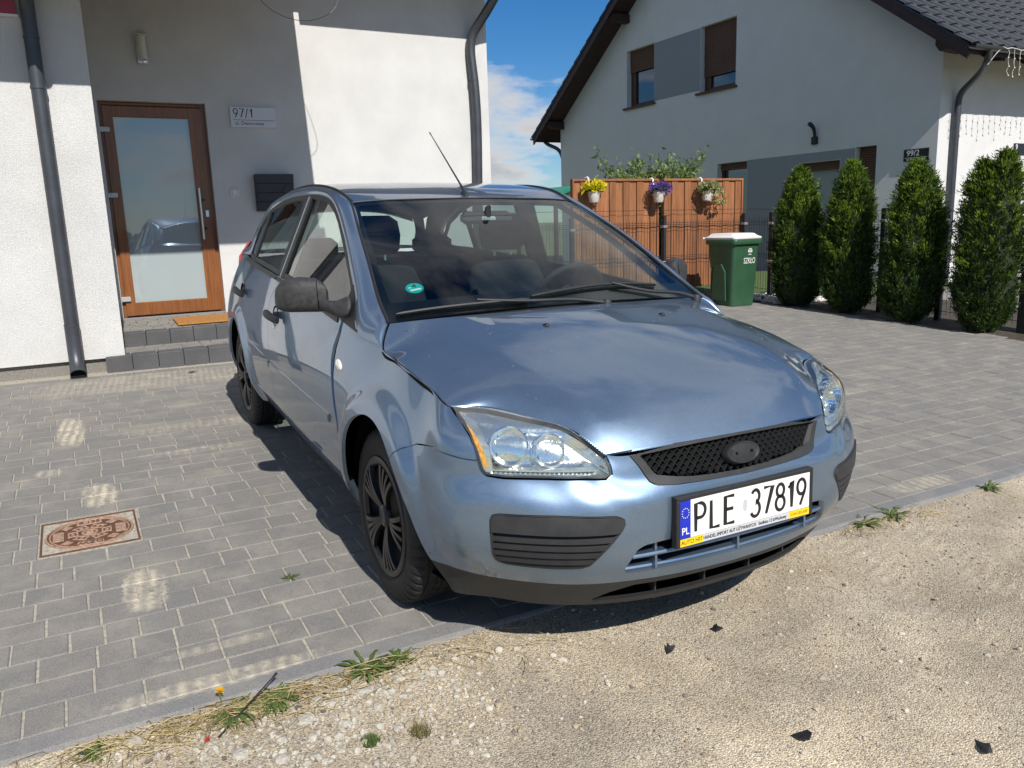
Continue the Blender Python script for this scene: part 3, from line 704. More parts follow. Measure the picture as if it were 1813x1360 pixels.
for sgn in (1, -1):
    mb = MB(); M = basis((.15, -sgn * .258, .964), (1, 0, .17), (-.17, -sgn * .08, 1)); mb.lathe([(0, .009), (.5, .008), (.85, .005), (1, -.002)], 16)
    V = [tuple(M @ Vector((v[0] * .017 - .002, v[1] * .011, v[2] * 1.0))) for v in mb.V]; mesh('washer_jet', V, mb.F, BLACK, HOODO, True)
# drops of water, leaf bits and dust specks left on the paint
mb = MB(); rng = np.random.default_rng(3)
for i in range(110):
    a = HG[int(rng.integers(8, 122)), int(rng.integers(20, 148))]; r = rng.uniform(.0008, .0022)
    mb.lathe([(r, -.0002), (r * .7, r * .35), (0.0001, r * .45)], 6, Matrix.Translation(Vector(a)))
o = mb.build('paint_specks', mat('speck', (.35, .33, .28), .6), HOODO, smooth=True); tag(o, kind='stuff')
# ---------------------------------------------------------------- glasshouse
def Yg(x, z): 
    x = np.asarray(x, float); z = np.asarray(z, float)
    return .806 - .40 * (z - .95) - .030 * np.clip((-x - 1.2) / 1.4, 0, 2) ** 1.5 - .05 * np.clip((-x - 2.35) / .5, 0, 2) ** 2
DLO = [(-.254, .931), (-.493, .950), (-1.0, .988), (-1.45, 1.017), (-1.95, 1.036), (-2.3, 1.048), (-2.72, 1.055), (-2.80, 1.075), (-2.80, 1.13), (-2.66, 1.245), (-2.48, 1.318), (-2.28, 1.370), (-2.05, 1.402), (-1.80, 1.418), (-1.5, 1.424), (-1.27, 1.415), (-1.13, 1.394), (-1.0, 1.355), (-.9, 1.312), (-.71, 1.215), (-.5, 1.10), (-.36, 1.008)]
DLO = np.array(DLO)
WSE = [(-.16, .728, .968), (-.20, .722, .988), (-.27, .714, 1.021), (-.479, .677, 1.138), (-.725, .632, 1.264), (-1.012, .572, 1.387)]
RFE = [(-1.012, .572, 1.387), (-1.14, .579, 1.427), (-1.285, .584, 1.451), (-1.5, .586, 1.466), (-1.9, .583, 1.455), (-2.3, .572, 1.410), (-2.6, .555, 1.352), (-2.88, .535, 1.285)]
RFC = [(-.985, 0, 1.403), (-1.12, 0, 1.436), (-1.27, 0, 1.463), (-1.5, 0, 1.484), (-1.9, 0, 1.487), (-2.3, 0, 1.462), (-2.6, 0, 1.42), (-2.92, 0, 1.365)]
RFM = [(-.995, .30, 1.400), (-1.125, .30, 1.433), (-1.275, .30, 1.459), (-1.5, .30, 1.480), (-1.9, .30, 1.481), (-2.3, .30, 1.452), (-2.6, .295, 1.405), (-2.91, .29, 1.345)]
RFN = [(-1.006, .50, 1.393), (-1.135, .50, 1.429), (-1.28, .505, 1.455), (-1.5, .51, 1.474), (-1.9, .51, 1.468), (-2.3, .50, 1.43), (-2.6, .485, 1.378), (-2.89, .465, 1.315)]
RG = loftr([mir(RFE), mir(RFN), mir(RFM), RFC, RFM, RFN, RFE], 90, 80)
RS = Srf.grid(RG)
if RS.N[:, 2].mean() < 0: RS = Srf.grid(RG, flip=True)
ROOF = srf_obj('roof', RS, PAINT, CAR, .012)
# roof spoiler over the rear window
SPL = loftr([[( -2.88, -.535, 1.287), (-2.90, -.3, 1.345), (-2.92, 0, 1.366), (-2.90, .3, 1.345), (-2.88, .535, 1.287)], [(-3.0, -.5, 1.262), (-3.03, -.3, 1.318), (-3.05, 0, 1.336), (-3.03, .3, 1.318), (-3.0, .5, 1.262)], [(-3.0, -.5, 1.235), (-3.02, -.3, 1.295), (-3.04, 0, 1.312), (-3.02, .3, 1.295), (-3.0, .5, 1.235)]], 40, 16)
SS = Srf.grid(SPL)
if SS.N[:, 2].mean() < 0: SS = Srf.grid(SPL, flip=True)
srf_obj('roof_spoiler', SS, PAINT, CAR, .02)
# windscreen
WB = [(-.10, 0, 1.000), (-.105, .30, .995), (-.135, .55, .985), (-.165, .728, .966)]
ws_rows = []
TT = np.linspace(0, 1, 5)
edge = crs(WSE, 5)
ctr = crs([(-.10, 0, 1.000), (-.50, 0, 1.192), (-.985, 0, 1.403)], 5)
mid = crs([(-.112, .36, .994), (-.50, .355, 1.186), (-.997, .30, 1.399)], 5)
mid2 = crs([(-.14, .58, .982), (-.505, .545, 1.168), (-1.006, .48, 1.394)], 5)
WG = loftr([mir(edge), mir(mid2), mir(mid), ctr, mid, mid2, edge], 60, 90)
WS = Srf.grid(WG)
if WS.N[:, 2].mean() < 0: WS = Srf.grid(WG, flip=True)
# param for borders: u=along height 0..1, v=across -1..1
nvw, nuw = WG.shape[:2]; gu, gv = np.meshgrid(np.linspace(0, 1, nuw), np.linspace(-1, 1, nvw)); WS.U = np.c_[gu.ravel(), gv.ravel()]
WIN = srf_obj('windscreen', WS, WINDSH, CAR, 0)
# black printed border on the inside of the glass
L_ = np.array([(WG[k, :, :]) for k in range(nvw)])
bord = np.minimum.reduce([(1 - np.abs(WS.U[:, 1])) * .66 - .028 - .02 * np.clip(.25 - WS.U[:, 0], 0, 1), (1 - WS.U[:, 0]) * 1.0 - .035, WS.U[:, 0] * 1.0 - .115 - .11 * np.clip(np.abs(WS.U[:, 1]) - .80, 0, 1) ])
fr = WS.cut(-bord)
srf_obj('glass_border', Srf(fr.V - fr.N * .004, fr.N, fr.U, fr.T), mat('black_enamel', (.006, .006, .007), .25), WIN, 0)
for sgn in (1, -1):
    e2 = [(p[0], p[1] * sgn, p[2]) for p in crs(WSE, 40)]
    mb = MB(); mb.tube([(p[0], p[1] + .004 * sgn, p[2] + .001) for p in e2], .0065, 8); mb.build('glass_seal', RUBBER, WIN, smooth=True)
mb = MB(); mb.tube([tuple(p) for p in crs([mir(RFE)[0], mir(RFN)[0], mir(RFM)[0], RFC[0], RFM[0], RFN[0], RFE[0]], 40)], .004, 6); mb.build('glass_top_seal', RUBBER, WIN, smooth=True)
# side frame: A pillar, cant rail, C pillar
dl = np.vstack([DLO[0:1], DLO[:6:-1]])   # front tip, up the pillar, along the roof, down to the rear
dl = np.array([DLO[0]] + [DLO[i] for i in range(len(DLO) - 1, 6, -1)])
outer = [(-.066, .7875, .889), (-.15, .798, .908)] + [(x, float(Yg(x, z)) + .004, z) for x, z in dl]
innerL = [(-.145, .738, .960)] + WSE[1:] + RFE[1:-1] + [(-2.80, .545, 1.30), (-2.95, .585, 1.20), (-3.06, .62, 1.10), (-3.10, .66, 1.055)]
ocr = crs(outer + [(-2.90, .705, 1.06)], 160)
icr = crs(innerL, 160)
# match points by nearest along x/z direction: reparametrise the inner line by fraction of length with anchor pairs
def anchors(c, xs):
    i = [int(np.argmin(np.abs(c[:, 0] - x))) for x in xs]; return i
ax_o = anchors(ocr, [-.25, -.50, -.90, -1.27, -2.05, -2.66]); ax_i = anchors(icr, [-.25, -.48, -.90, -1.30, -2.05, -2.80])
fo = np.interp(np.arange(160), [0] + ax_o + [159], np.linspace(0, 1, 8)); fi = np.interp(np.arange(160), [0] + ax_i + [159], np.linspace(0, 1, 8))
tt = np.linspace(0, 1, 170)
OC = np.stack([np.interp(tt, fo, ocr[:, k]) for k in range(3)], 1); IC = np.stack([np.interp(tt, fi, icr[:, k]) for k in range(3)], 1)
def smooth_(A, n=3):
    for _ in range(n): A[1:-1] = (A[:-2] + 2 * A[1:-1] + A[2:]) / 4
    return A
OC = smooth_(OC, 2); IC = smooth_(IC, 2)
wd = np.linalg.norm(OC - IC, axis=1)
bul = np.clip(wd, 0, .10) * .20
M0 = np.array([(-.156, .735, .9605), (-.121, .7585, .9355), (-.091, .7785, .906), (-.064, .7875, .8890)]) - np.array([.004, 0, 0])
M1 = IC * .66 + OC * .34 + np.c_[0 * bul, bul * .75, bul * .8]; M2 = IC * .3 + OC * .7 + np.c_[0 * bul, bul * .85, bul * .55]
for i in range(7):
    w_ = (1 - i / 7) ** 1.5; IC[i] = IC[i] * (1 - w_) + M0[0] * w_; M1[i] = M1[i] * (1 - w_) + M0[1] * w_; M2[i] = M2[i] * (1 - w_) + M0[2] * w_; OC[i] = OC[i] * (1 - w_) + M0[3] * w_
FG = np.stack([crs(np.array([IC[i], M1[i], M2[i], OC[i]]), 14) for i in range(170)], 1)
FG[:, :, 1] *= -1
FS = Srf.grid(FG)
if FS.N[:, 1].mean() > 0: FS = Srf.grid(FG, flip=True)
pair('side_frame', FS, PAINT, CAR, .012)
# roof ditch strip
for sgn in (1, -1):
    P = [(p[0], p[1] * sgn, p[2] + .0015) for p in crs(RFE, 50)]; mb = MB(); mb.tube(P, .008, 6); mb.build('roof_strip', RUBBER, ROOF, smooth=True)
# shut line marks of the pillar base
mb = MB(); mb.tube([(-.300, -.7365, 1.018), (-.314, -.742, 1.024), (-.320, -.756, 1.018)], .0022, 5); 
mb.build('pillar_joint', SATIN, CAR)
# side glass, door frames
gx, gzv = np.meshgrid(np.linspace(-.22, -2.84, 190), np.linspace(.92, 1.44, 56))
SGG = np.stack([gx, -Yg(gx, gzv), gzv], -1)
SGS = Srf.grid(SGG, U=np.stack([gx, gzv], -1))
if SGS.N[:, 1].mean() > 0: SGS = Srf.grid(SGG, flip=True, U=np.stack([gx, gzv], -1))
gl_all = SGS.inside(DLO, -.004)
def bline(z, x0, k): return x0 - k * (z - 1.02)     # slanted divider: x at height z
SAIL = np.array([(-.20, .90), (-.50, .945), (-.475, 1.02), (-.455, 1.115), (-.20, 1.115)])
def dz(s): return s.U[:, 1] - 1.02
BP0 = lambda s: -1.545 - (-.17) * dz(s)   # front edge of the centre pillar
BP1 = lambda s: -1.695 - (-.17) * dz(s)
QP0 = lambda s: -2.40 - (-.12) * dz(s)
QP1 = lambda s: -2.455 - (-.12) * dz(s)
fg = gl_all.cut(gl_all.U[:, 0] - BP0(gl_all)).outside(SAIL)
rg = gl_all.cut(BP1(gl_all) - gl_all.U[:, 0]); rg = rg.cut(rg.U[:, 0] - QP0(rg))
qg = gl_all.cut(QP1(gl_all) - gl_all.U[:, 0])
bpz = gl_all.cut(BP0(gl_all) - gl_all.U[:, 0]); bpz = bpz.cut(bpz.U[:, 0] - BP1(bpz))
qpz = gl_all.cut(QP0(gl_all) - gl_all.U[:, 0]); qpz = qpz.cut(qpz.U[:, 0] - QP1(qpz))
sail = gl_all.inside(SAIL)
for k in (0, 1):
    ms = (lambda s: s) if k == 0 else (lambda s: s.mirror())
    srf_obj('window', ms(fg.moved(-.006)), GLASS, FDOOR[k], 0)
    srf_obj('window', ms(rg.moved(-.006)), TINT, RDOOR[k], 0)
    srf_obj('quarter_window', ms(qg.moved(-.004)), TINT, CAR, 0)
    for nm, s, D in (('centre_pillar_trim', bpz, FDOOR), ('quarter_divider', qpz, RDOOR)): srf_obj(nm, ms(s.moved(.004)), BLACK, D[k], .012)
    srf_obj('mirror_sail', ms(sail.moved(.005)), BLACK, FDOOR[k], .014)
    fr = gl_all.cut(.020 - polydist(gl_all.U, DLO)); srf_obj('window_seal', ms(fr.moved(.003)), RUBBER, CAR, .012)
    # bright-edged split between the door frames
    z = np.linspace(1.02, 1.415, 14); mb = MB(); sg_ = -1 if k == 0 else 1
    mb.tube([(-1.60 + .17 * (zz - 1.02), sg_ * (float(Yg(-1.6, zz)) + .0075), zz) for zz in z], .0035, 6); mb.build('door_frame_edge', SATIN, FDOOR[k], smooth=True)
# rear window, tail lamps
RW = loftr([[(-2.93, -.46, 1.285), (-2.955, 0, 1.335), (-2.93, .46, 1.285)], [(-3.07, -.55, 1.17), (-3.12, 0, 1.20), (-3.07, .55, 1.17)], [(-3.19, -.57, 1.06), (-3.27, 0, 1.06), (-3.19, .57, 1.06)]], 40, 24)
RWS = Srf.grid(RW)
if RWS.N[:, 0].mean() > 0: RWS = Srf.grid(RW, flip=True)
srf_obj('rear_window', RWS, GLASS, CAR, 0)
for sgn in (1, -1):
    mb = MB()
    V = [(-3.06, sgn * .635, 1.13), (-3.12, sgn * .56, 1.09), (-3.22, sgn * .60, .90), (-3.10, sgn * .715, .90), (-3.13, sgn * .69, 1.03)]
    V2 = [(v[0] - .02, v[1] * 1.015, v[2]) for v in V]
    mb.add(V2 + V, [(0, 1, 2, 3, 4), (5, 6, 7, 8, 9)] + [(i, (i + 1) % 5, 5 + (i + 1) % 5, 5 + i) for i in range(5)]); mb.build('tail_lamp', mat('tail_red', (.35, .01, .012), .12, coat=1), CAR)
    # C pillar infill between side frame and rear window
    mb = MB(); n = 12; V = []
    A_ = crs([(-2.88, .535, 1.287), (-3.0, .60, 1.17), (-3.12, .655, 1.05)], n); B_ = crs([(-2.92, .46, 1.287), (-3.07, .55, 1.17), (-3.19, .57, 1.055)], n)
    for i in range(n): V += [(A_[i][0], A_[i][1] * sgn, A_[i][2]), (B_[i][0], B_[i][1] * sgn, B_[i][2])]
    mb.add(V, [(2 * i, 2 * i + 1, 2 * i + 3, 2 * i + 2) for i in range(n - 1)]); mb.build('pillar_infill', PAINT, CAR, smooth=True)
mb = MB(); V = []; n = 20
A_ = crs([(-3.10, -.665, 1.052), (-3.19, -.57, 1.06), (-3.27, 0, 1.06), (-3.19, .57, 1.06), (-3.10, .665, 1.052)], n); tgr = [tuple(p) for p in AG[-1, 400:]]
B_ = crs([(-3.12, -.66, 1.04), (-3.30, -.50, 1.03), (-3.44, 0, 1.015), (-3.30, .50, 1.03), (-3.12, .66, 1.04)], n)
for i in range(n): V += [tuple(A_[i]), tuple(B_[i])]
mb.add(V, [(2 * i, 2 * i + 1, 2 * i + 3, 2 * i + 2) for i in range(n - 1)]); mb.build('tailgate_top', PAINT, CAR, smooth=True)
# ---------------------------------------------------------------- cowl, wipers, aerial
mb = MB(); CG = loftr([[(-.09, -.69, .945), (-.05, -.4, .965), (-.03, 0, .973), (-.05, .4, .965), (-.09, .69, .945)], [(-.19, -.715, .972), (-.155, -.4, .985), (-.135, 0, .995), (-.155, .4, .985), (-.19, .715, .972)]], 40, 8)
mb.add(CG.reshape(-1, 3), [tuple(t) for t in gridT(8, 40)]); COWL = mb.build('scuttle_panel', BLACK, CAR, smooth=True)
def ws_pt(u, y, off=0.0):
    j = int(round(u * (nuw - 1))); col = WG[:, j]; o_ = np.argsort(col[:, 1]); p = np.array([np.interp(y, col[o_, 1], col[o_, q]) for q in range(3)]); n = np.array([np.interp(y, col[o_, 1], WS.N.reshape(nvw, nuw, 3)[:, j][o_, q]) for q in range(3)])
    return p + n * off
def wiper(name, pts_uy, arm):
    P = [ws_pt(u, y, .012) for u, y in pts_uy]; P = crs(P, 24); mb = MB()
    mb.tube([tuple(p) for p in P], [.003] + [.0060] * 22 + [.003], 6)
    Wd = mb.build(name, BLACK, CAR, smooth=True)
    mb = MB(); mb.tube([tuple(p + np.array([-.006, 0, -.004])) for p in P], .004, 5); mb.build('blade', RUBBER, Wd, smooth=True)
    mb = MB(); A_ = crs(arm, 14); mb.tube([tuple(p) for p in A_], np.linspace(.009, .0055, 14), 8); mb.build('arm', BLACK, Wd, smooth=True)
    mb = MB(); mb.lathe([(0, .016), (.014, .014), (.019, .004), (.02, -.02)], 18, Matrix.Translation(Vector(arm[0]))); mb.build('pivot_cap', GREYPL, Wd, smooth=True)
    return Wd
wiper('wiper', [(.026, -.690), (.034, -.52), (.040, -.34), (.042, -.17)], [(-.075, .16, .992), (-.098, .02, 1.012), (-.108, -.15, 1.018), tuple(ws_pt(.045, -.38, .018))])
wiper('wiper', [(.048, -.15), (.080, .06), (.100, .28), (.092, .50)], [(-.115, .66, .975), (-.13, .58, 1.000), (-.14, .45, 1.014), tuple(ws_pt(.108, .26, .018))])
mb = MB(); mb.tube([(-1.03, 0, 1.400 + .012), (-1.06, 0, 1.442), (-1.10, 0, 1.474), (-1.43, 0, 1.716), (-1.455, 0, 1.734)], [.011, .0075, .0045, .0022, .0036], 10); AER = mb.build('aerial', BLACK, CAR, smooth=True)
mb = MB(); mb.lathe([(0, .02), (.5, .018), (.9, .008), (1, -.004)], 20); V = [tuple(Vector((-1.045, 0, 1.414)) + Vector((v[0] * .035, v[1] * .016, v[2] * 1.0 - v[0] * .010))) for v in mb.V]; mesh('aerial_base', V, mb.F, BLACK, AER, True)
# ---------------------------------------------------------------- door mirrors
for k in (0, 1):
    sg_ = -1 if k == 0 else 1
    mir_o = empty('door_mirror', parent=CAR)
    # shell: rounded box lofted along y, glass at the back
    secs = []
    for yy, cx, cz, hx, hz_ in ((.845, -.535, 1.030, .030, .032), (.857, -.545, 1.038, .050, .050), (.88, -.565, 1.045, .060, .060), (.93, -.59, 1.047, .064, .062), (.975, -.61, 1.043, .061, .058), (1.00, -.625, 1.037, .050, .049), (1.014, -.632, 1.031, .034, .034), (1.02, -.635, 1.028, .015, .016)):
        ring = []
        for a in range(28):
            t = 2 * math.pi * a / 28; c, s = math.cos(t), math.sin(t); e = .72
            ring.append((cx + hx * (abs(c) ** e) * (1 if c > 0 else -1) * (1.0 if c > 0 else .72), sg_ * yy, cz + hz_ * (abs(s) ** e) * (1 if s > 0 else -1) - (.012 if s < 0 else 0)))
        secs.append(ring)
    V = [p for r in secs for p in r]; F = []
    for i in range(len(secs) - 1):
        for a in range(28): F.append((i * 28 + a, i * 28 + (a + 1) % 28, (i + 1) * 28 + (a + 1) % 28, (i + 1) * 28 + a))
    F += [tuple(range(28))[::-1], tuple(7 * 28 + a for a in range(28))]
    mesh('mirror_shell', V, F, mat('weathered_plastic', (.034, .034, .035), .58, var=.45, vscale=55, bump=.25, bscale=500, detail=8), mir_o, True, 50)
    mb = MB(); mb.box((-.645, sg_ * .87, 1.0), (-.638, sg_ * .985, 1.09), .004); mb.build('mirror_glass', CHROME, mir_o)
    # foot
    ft = [[(-.345, .800, .960), (-.46, .795, .965), (-.45, .780, 1.07), (-.36, .785, 1.06)], [(-.36, .83, .955), (-.47, .83, .955), (-.47, .815, 1.03), (-.385, .818, 1.03)], [(-.42, .852, .972), (-.53, .848, .968), (-.53, .846, 1.02), (-.44, .848, 1.025)], [(-.49, .885, .990), (-.58, .885, .990), (-.58, .885, 1.03), (-.50, .885, 1.04)]]
    V = [(p[0], sg_ * p[1], p[2]) for r in ft for p in r]; F = [(i * 4 + j, i * 4 + (j + 1) % 4, i * 4 + 4 + (j + 1) % 4, i * 4 + 4 + j) for i in range(3) for j in range(4)] + [(3, 2, 1, 0)]
    fo_ = mesh('mirror_foot', V, F, MAT['weathered_plastic'], mir_o, True); md = fo_.modifiers.new('sub', 'SUBSURF'); md.levels = 2; md.render_levels = 2
    # seam of the cap
    mb = MB(); mb.tube([(p[0], p[1], p[2]) for p in [(-.512, sg_ * .885, .99), (-.502, sg_ * .888, 1.045), (-.514, sg_ * .888, 1.10)]], .0012, 5); mb.build('cap_seam', GAPM, mir_o)
# ---------------------------------------------------------------- number plate
PLM = basis((.8965, 0, .5035), (0, 1, 0), (1, 0, .064))
PL = empty('number_plate', parent=CAR)
PLATEW = mat('plate_white', (.80, .80, .78), .35, var=.06, vscale=40)
PLATEB = mat('plate_blue', (.01, .025, .42), .35)
INK = mat('plate_black', (.012, .012, .012), .4); YEL = mat('plate_yellow', (.85, .56, .01), .4); SIL = mat('strip_silver', (.50, .51, .53), .45)
def pbox(a, b, z0, z1, name, m, bev=0.0):
    mb = MB(); mb.box((a[0], a[1], z0), (b[0], b[1], z1), bev, PLM); return mb.build(name, m, PL)
pbox((-.276, -.084), (.274, .068), -.016, .004, 'plate_holder', BLACK, .003)
mb = MB()
for a, b in (((-.276, .056), (.274, .068)), ((-.276, -.084), (-.2615, .056)), ((.2605, -.084), (.274, .056))): mb.box((*a, .004), (*b, .0095), .002, PLM)
mb.build('holder_lip', BLACK, PL)
pbox((-.2615, -.058), (-.2225, .0545), .0041, .0065, 'plate_band', PLATEB)
pbox((-.2225, -.058), (.2605, .0545), .0041, .0065, 'plate_face', PLATEW)
g1, wd1 = glyphs('PLE', .083, .0106, .0150, 1.0); g2_, wd2 = glyphs('37819', .083, .0106, .0120, .96)
def put(gm, x, y, name, m, par, M=PLM, z=.0074):
    V = [tuple(M @ Vector((v[0] + x, v[1] + y, v[2] + z - .001))) for v in gm.V]; return mesh(name, V, gm.F, m, par)
put(g1, -.209, -.0445, 'plate_letters', INK, PL); put(g2_, .010, -.0445, 'plate_digits', INK, PL)
mb = MB(); mb.lathe([(0, .0068), (1, .0068), (1.0, .006)], 20); V = [tuple(PLM @ Vector((-.012 + v[0] * .0085, -.002 + max(-.75, min(.75, v[1])) * .024, v[2]))) for v in mb.V]; mesh('plate_hologram', V, mb.F, mat('hologram', (.45, .46, .47), .4), PL)
mb = MB()
for i in range(12):
    a = 2 * math.pi * i / 12; cx, cy = -.242 + .0125 * math.cos(a), .018 + .0145 * math.sin(a); pts = []
    for j in range(10):
        r = .0023 if j % 2 == 0 else .001; t = math.pi / 2 + j * math.pi / 5; pts.append((cx + r * math.cos(t), cy + r * math.sin(t)))
    n0 = len(mb.V); mb.V += [tuple(PLM @ Vector((p[0], p[1], .0073))) for p in pts]; mb.F.append(tuple(range(n0, n0 + 10)))
mb.build('plate_stars', mat('star_gold', (.85, .85, .6), .4), PL)
text_mesh('plate_country', 'PL', .030, PLM @ Matrix.Translation((-.2425, -.037, .0070)), PLATEW, PL, sx=.95)
pbox((-.2615, -.0815), (.2605, -.0595), .0041, .0068, 'dealer_strip', SIL)
pbox((-.2615, -.0815), (-.176, -.0595), .0041, .0074, 'dealer_end', YEL); pbox((.172, -.0815), (.2605, -.0595), .0041, .0074, 'dealer_end', YEL)
def stxt(b, x, size, m, sx): text_mesh('strip_text', b, size, PLM @ Matrix.Translation((x, -.0705, .0078)), m, PL, .0002, sx)
stxt('AUTO HIT', -.2187, .0175, INK, .98); stxt('HANDEL-IMPORT AUT UŻYWANYCH', -.071, .0155, INK, .80); stxt('Siedlnica 12 k/Wschowy', .102, .0150, INK, .80); stxt('5104-203-690', .216, .0140, mat('strip_ink2', (.25, .15, .01), .5), .95)
# ---------------------------------------------------------------- emission sticker low in the windscreen
STK = empty('windscreen_sticker', parent=CAR)
sp = ws_pt(.205, -.565, -.004); sn = WS.N.reshape(nvw, nuw, 3)[int(nvw * .08), int(.205 * nuw)]
SM = basis(sp, (0, 1, 0), tuple(-sn * -1))
def disc(r, z, name, m, sx=1.0):
    mb = MB(); mb.lathe([(0.0001, z), (r, z)], 40); V = [tuple(SM @ Vector((v[0] * sx, v[1], v[2]))) for v in mb.V]; return mesh(name, V, mb.F, m, STK)
disc(.036, .0012, 'sticker_rim', mat('sticker_navy', (.03, .12, .24), .5)); disc(.0325, .0018, 'sticker_disc', mat('sticker_green', (.0, .42, .36), .5))
text_mesh('sticker_digit', '4', .032, SM @ Matrix.Translation((.002, .013, .0024)), INK, STK)
mb = MB(); mb.box((-.020, -.016, .0019), (.022, -.006, .0023), M=SM); mb.box((-.022, .004, .0019), (-.012, .010, .0023), M=SM); mb.build('sticker_field', PLATEW, STK)
# ---------------------------------------------------------------- wheels
def tyre_mesh(R=.312, w=.196, rim=.208):
    h = w / 2
    prof = [(rim - .004, -h * .80), (rim + .010, -h * .93), (rim + .035, -h * 1.0), (rim + .062, -h * .985), (R - .018, -h * .90), (R - .006, -h * .80), (R, -h * .66)]
    n = 200; V = []; F = []
    full = prof + [(R, -h * .60)] 
    gro = [-.55, -.42, -.17, -.07, .07, .17, .42, .55]
    tread = []
    for i, g_ in enumerate(gro):
        if i % 2 == 0: tread += [(R, h * g_ - .006 * 0), (R - .007, h * g_ + .004)]
        else: tread += [(R - .007, h * g_ - .004), (R, h * g_)]
    full = prof + tread + [(r, -y) for r, y in prof[::-1]]
    m = len(full)
    for k in range(n):
        t = 2 * math.pi * k / n
        for j, (r, y) in enumerate(full):
            rr = r
            if abs(y) > h * .56 and r > R - .022 and k % 4 == (0 if y > 0 else 2): rr = r - .010
            elif abs(y) < h * .42 and r > R - .004 and (k + (2 if y > 0 else 0)) % 5 == 0: rr = r - .006
            V.append((rr * math.cos(t + y * .35), y, rr * math.sin(t + y * .35)))
    for k in range(n):
        for j in range(m - 1): F.append((k * m + j, k * m + j + 1, ((k + 1) % n) * m + j + 1, ((k + 1) % n) * m + j))
    return V, F
TV, TF = tyre_mesh()
tyre_me = bpy.data.meshes.new('tyre'); tyre_me.from_pydata(TV, [], TF); tyre_me.update(); tyre_me.polygons.foreach_set('use_smooth', [True] * len(TF)); tyre_me.set_sharp_from_angle(angle=math.radians(32)); tyre_me.materials.append(TYRE)
# cover: outer face towards -y
def spoke_strip(a0, a1, r0, r1, w0, w1, yb, dome, n=12):
    """curved spoke ribbon from radius r0 to r1 turning from angle a0 to a1, face at -y"""
    V = []; F = []
    for i in range(n + 1):
        t = i / n; r = r0 + (r1 - r0) * t; a = a0 + (a1 - a0) * (t ** 1.5); w = w0 + (w1 - w0) * t
        y = yb - dome * math.sin(math.pi * (.25 + .75 * (1 - t)))
        c = np.array([math.cos(a), math.sin(a)]); s = np.array([-math.sin(a), math.cos(a)])
        for q, dy in ((-1, .016), (-.75, 0), (.75, 0), (1, .016)):
            p = c * r + s * w / 2 * q; V.append((p[0], y + dy, p[1]))
    for i in range(n):
        for k in range(3): F.append((i * 4 + k, i * 4 + k + 1, i * 4 + 4 + k + 1, i * 4 + 4 + k))
    return V, F
cov = MB()
for s in range(5):
    a = math.radians(90 + 72 * s)
    for off0, off1, w in ((-.30, -.17, .024), (-.10, -.055, .020), (.10, .055, .020), (.30, .17, .024)):
        cov.add(*spoke_strip(a + off0 * .55, a + off1 * 1.75, .036, .192, w * .62, w, -.002, .016))
cov.lathe([(.0001, .010), (.026, .011), (.029, .013), (.036, .011), (.042, .003), (.044, -.01)], 36, basis((0, 0, 0), (1, 0, 0), (0, -1, 0)))
cov.lathe([(.182, .0), (.190, .010), (.204, .014), (.214, .010), (.219, .0), (.216, -.01)], 72, basis((0, 0, 0), (1, 0, 0), (0, -1, 0)))
cov_me = bpy.data.meshes.new('wheel_cover'); cov_me.from_pydata(cov.V, [], cov.F); cov_me.update(); cov_me.polygons.foreach_set('use_smooth', [True] * len(cov.F)); cov_me.set_sharp_from_angle(angle=math.radians(40)); cov_me.materials.append(WCOV)
rimb = MB(); rimb.lathe([(.0001, -.045), (.07, -.045), (.09, -.05), (.16, -.06), (.185, -.045), (.198, -.03), (.207, -.005), (.212, .0), (.210, -.08), (.20, -.15)], 56, basis((0, 0, 0), (1, 0, 0), (0, -1, 0)))
for s in range(10):
    a = 2 * math.pi * s / 10; rimb.lathe([(.0001, -.038), (.013, -.038), (.014, -.046)], 14, basis((.125 * math.cos(a), 0, .125 * math.sin(a)), (1, 0, 0), (0, -1, 0)))
rim_me = bpy.data.meshes.new('steel_rim'); rim_me.from_pydata(rimb.V, [], rimb.F); rim_me.update(); rim_me.polygons.foreach_set('use_smooth', [True] * len(rimb.F)); rim_me.set_sharp_from_angle(angle=math.radians(40)); rim_me.materials.append(mat('steel_rim_paint', (.014, .014, .016), .5, metal=.2))
dsk = MB(); dsk.lathe([(.05, -.07), (.135, -.07), (.135, -.09)], 40, basis((0, 0, 0), (1, 0, 0), (0, -1, 0))); 
dsk_me = bpy.data.meshes.new('brake_disc'); dsk_me.from_pydata(dsk.V, [], dsk.F); dsk_me.update(); dsk_me.materials.append(mat('rusty_steel', (.10, .06, .04), .5, metal=.6, var=.4))
for x, y, st, ro in ((.0, -.742, 0.0, .3), (0.0, .742, 0.0, 1.0), (-2.62, -.722, 0, .9), (-2.62, .722, 0, .2)):
    wh = empty('wheel', (x, y, .309), parent=CAR); wh.rotation_euler = (0, 0, (0 if y < 0 else math.pi) + st)
    for nm, me, dy in (('tyre', tyre_me, 0), ('wheel_cover', cov_me, -.086), ('steel_rim', rim_me, -.082), ('brake_disc', dsk_me, -.07)):
        o = bpy.data.objects.new(nm, me); COL.objects.link(o); o.parent = wh; o.location = (0, dy, 0); o.rotation_euler = (0, ro, 0)
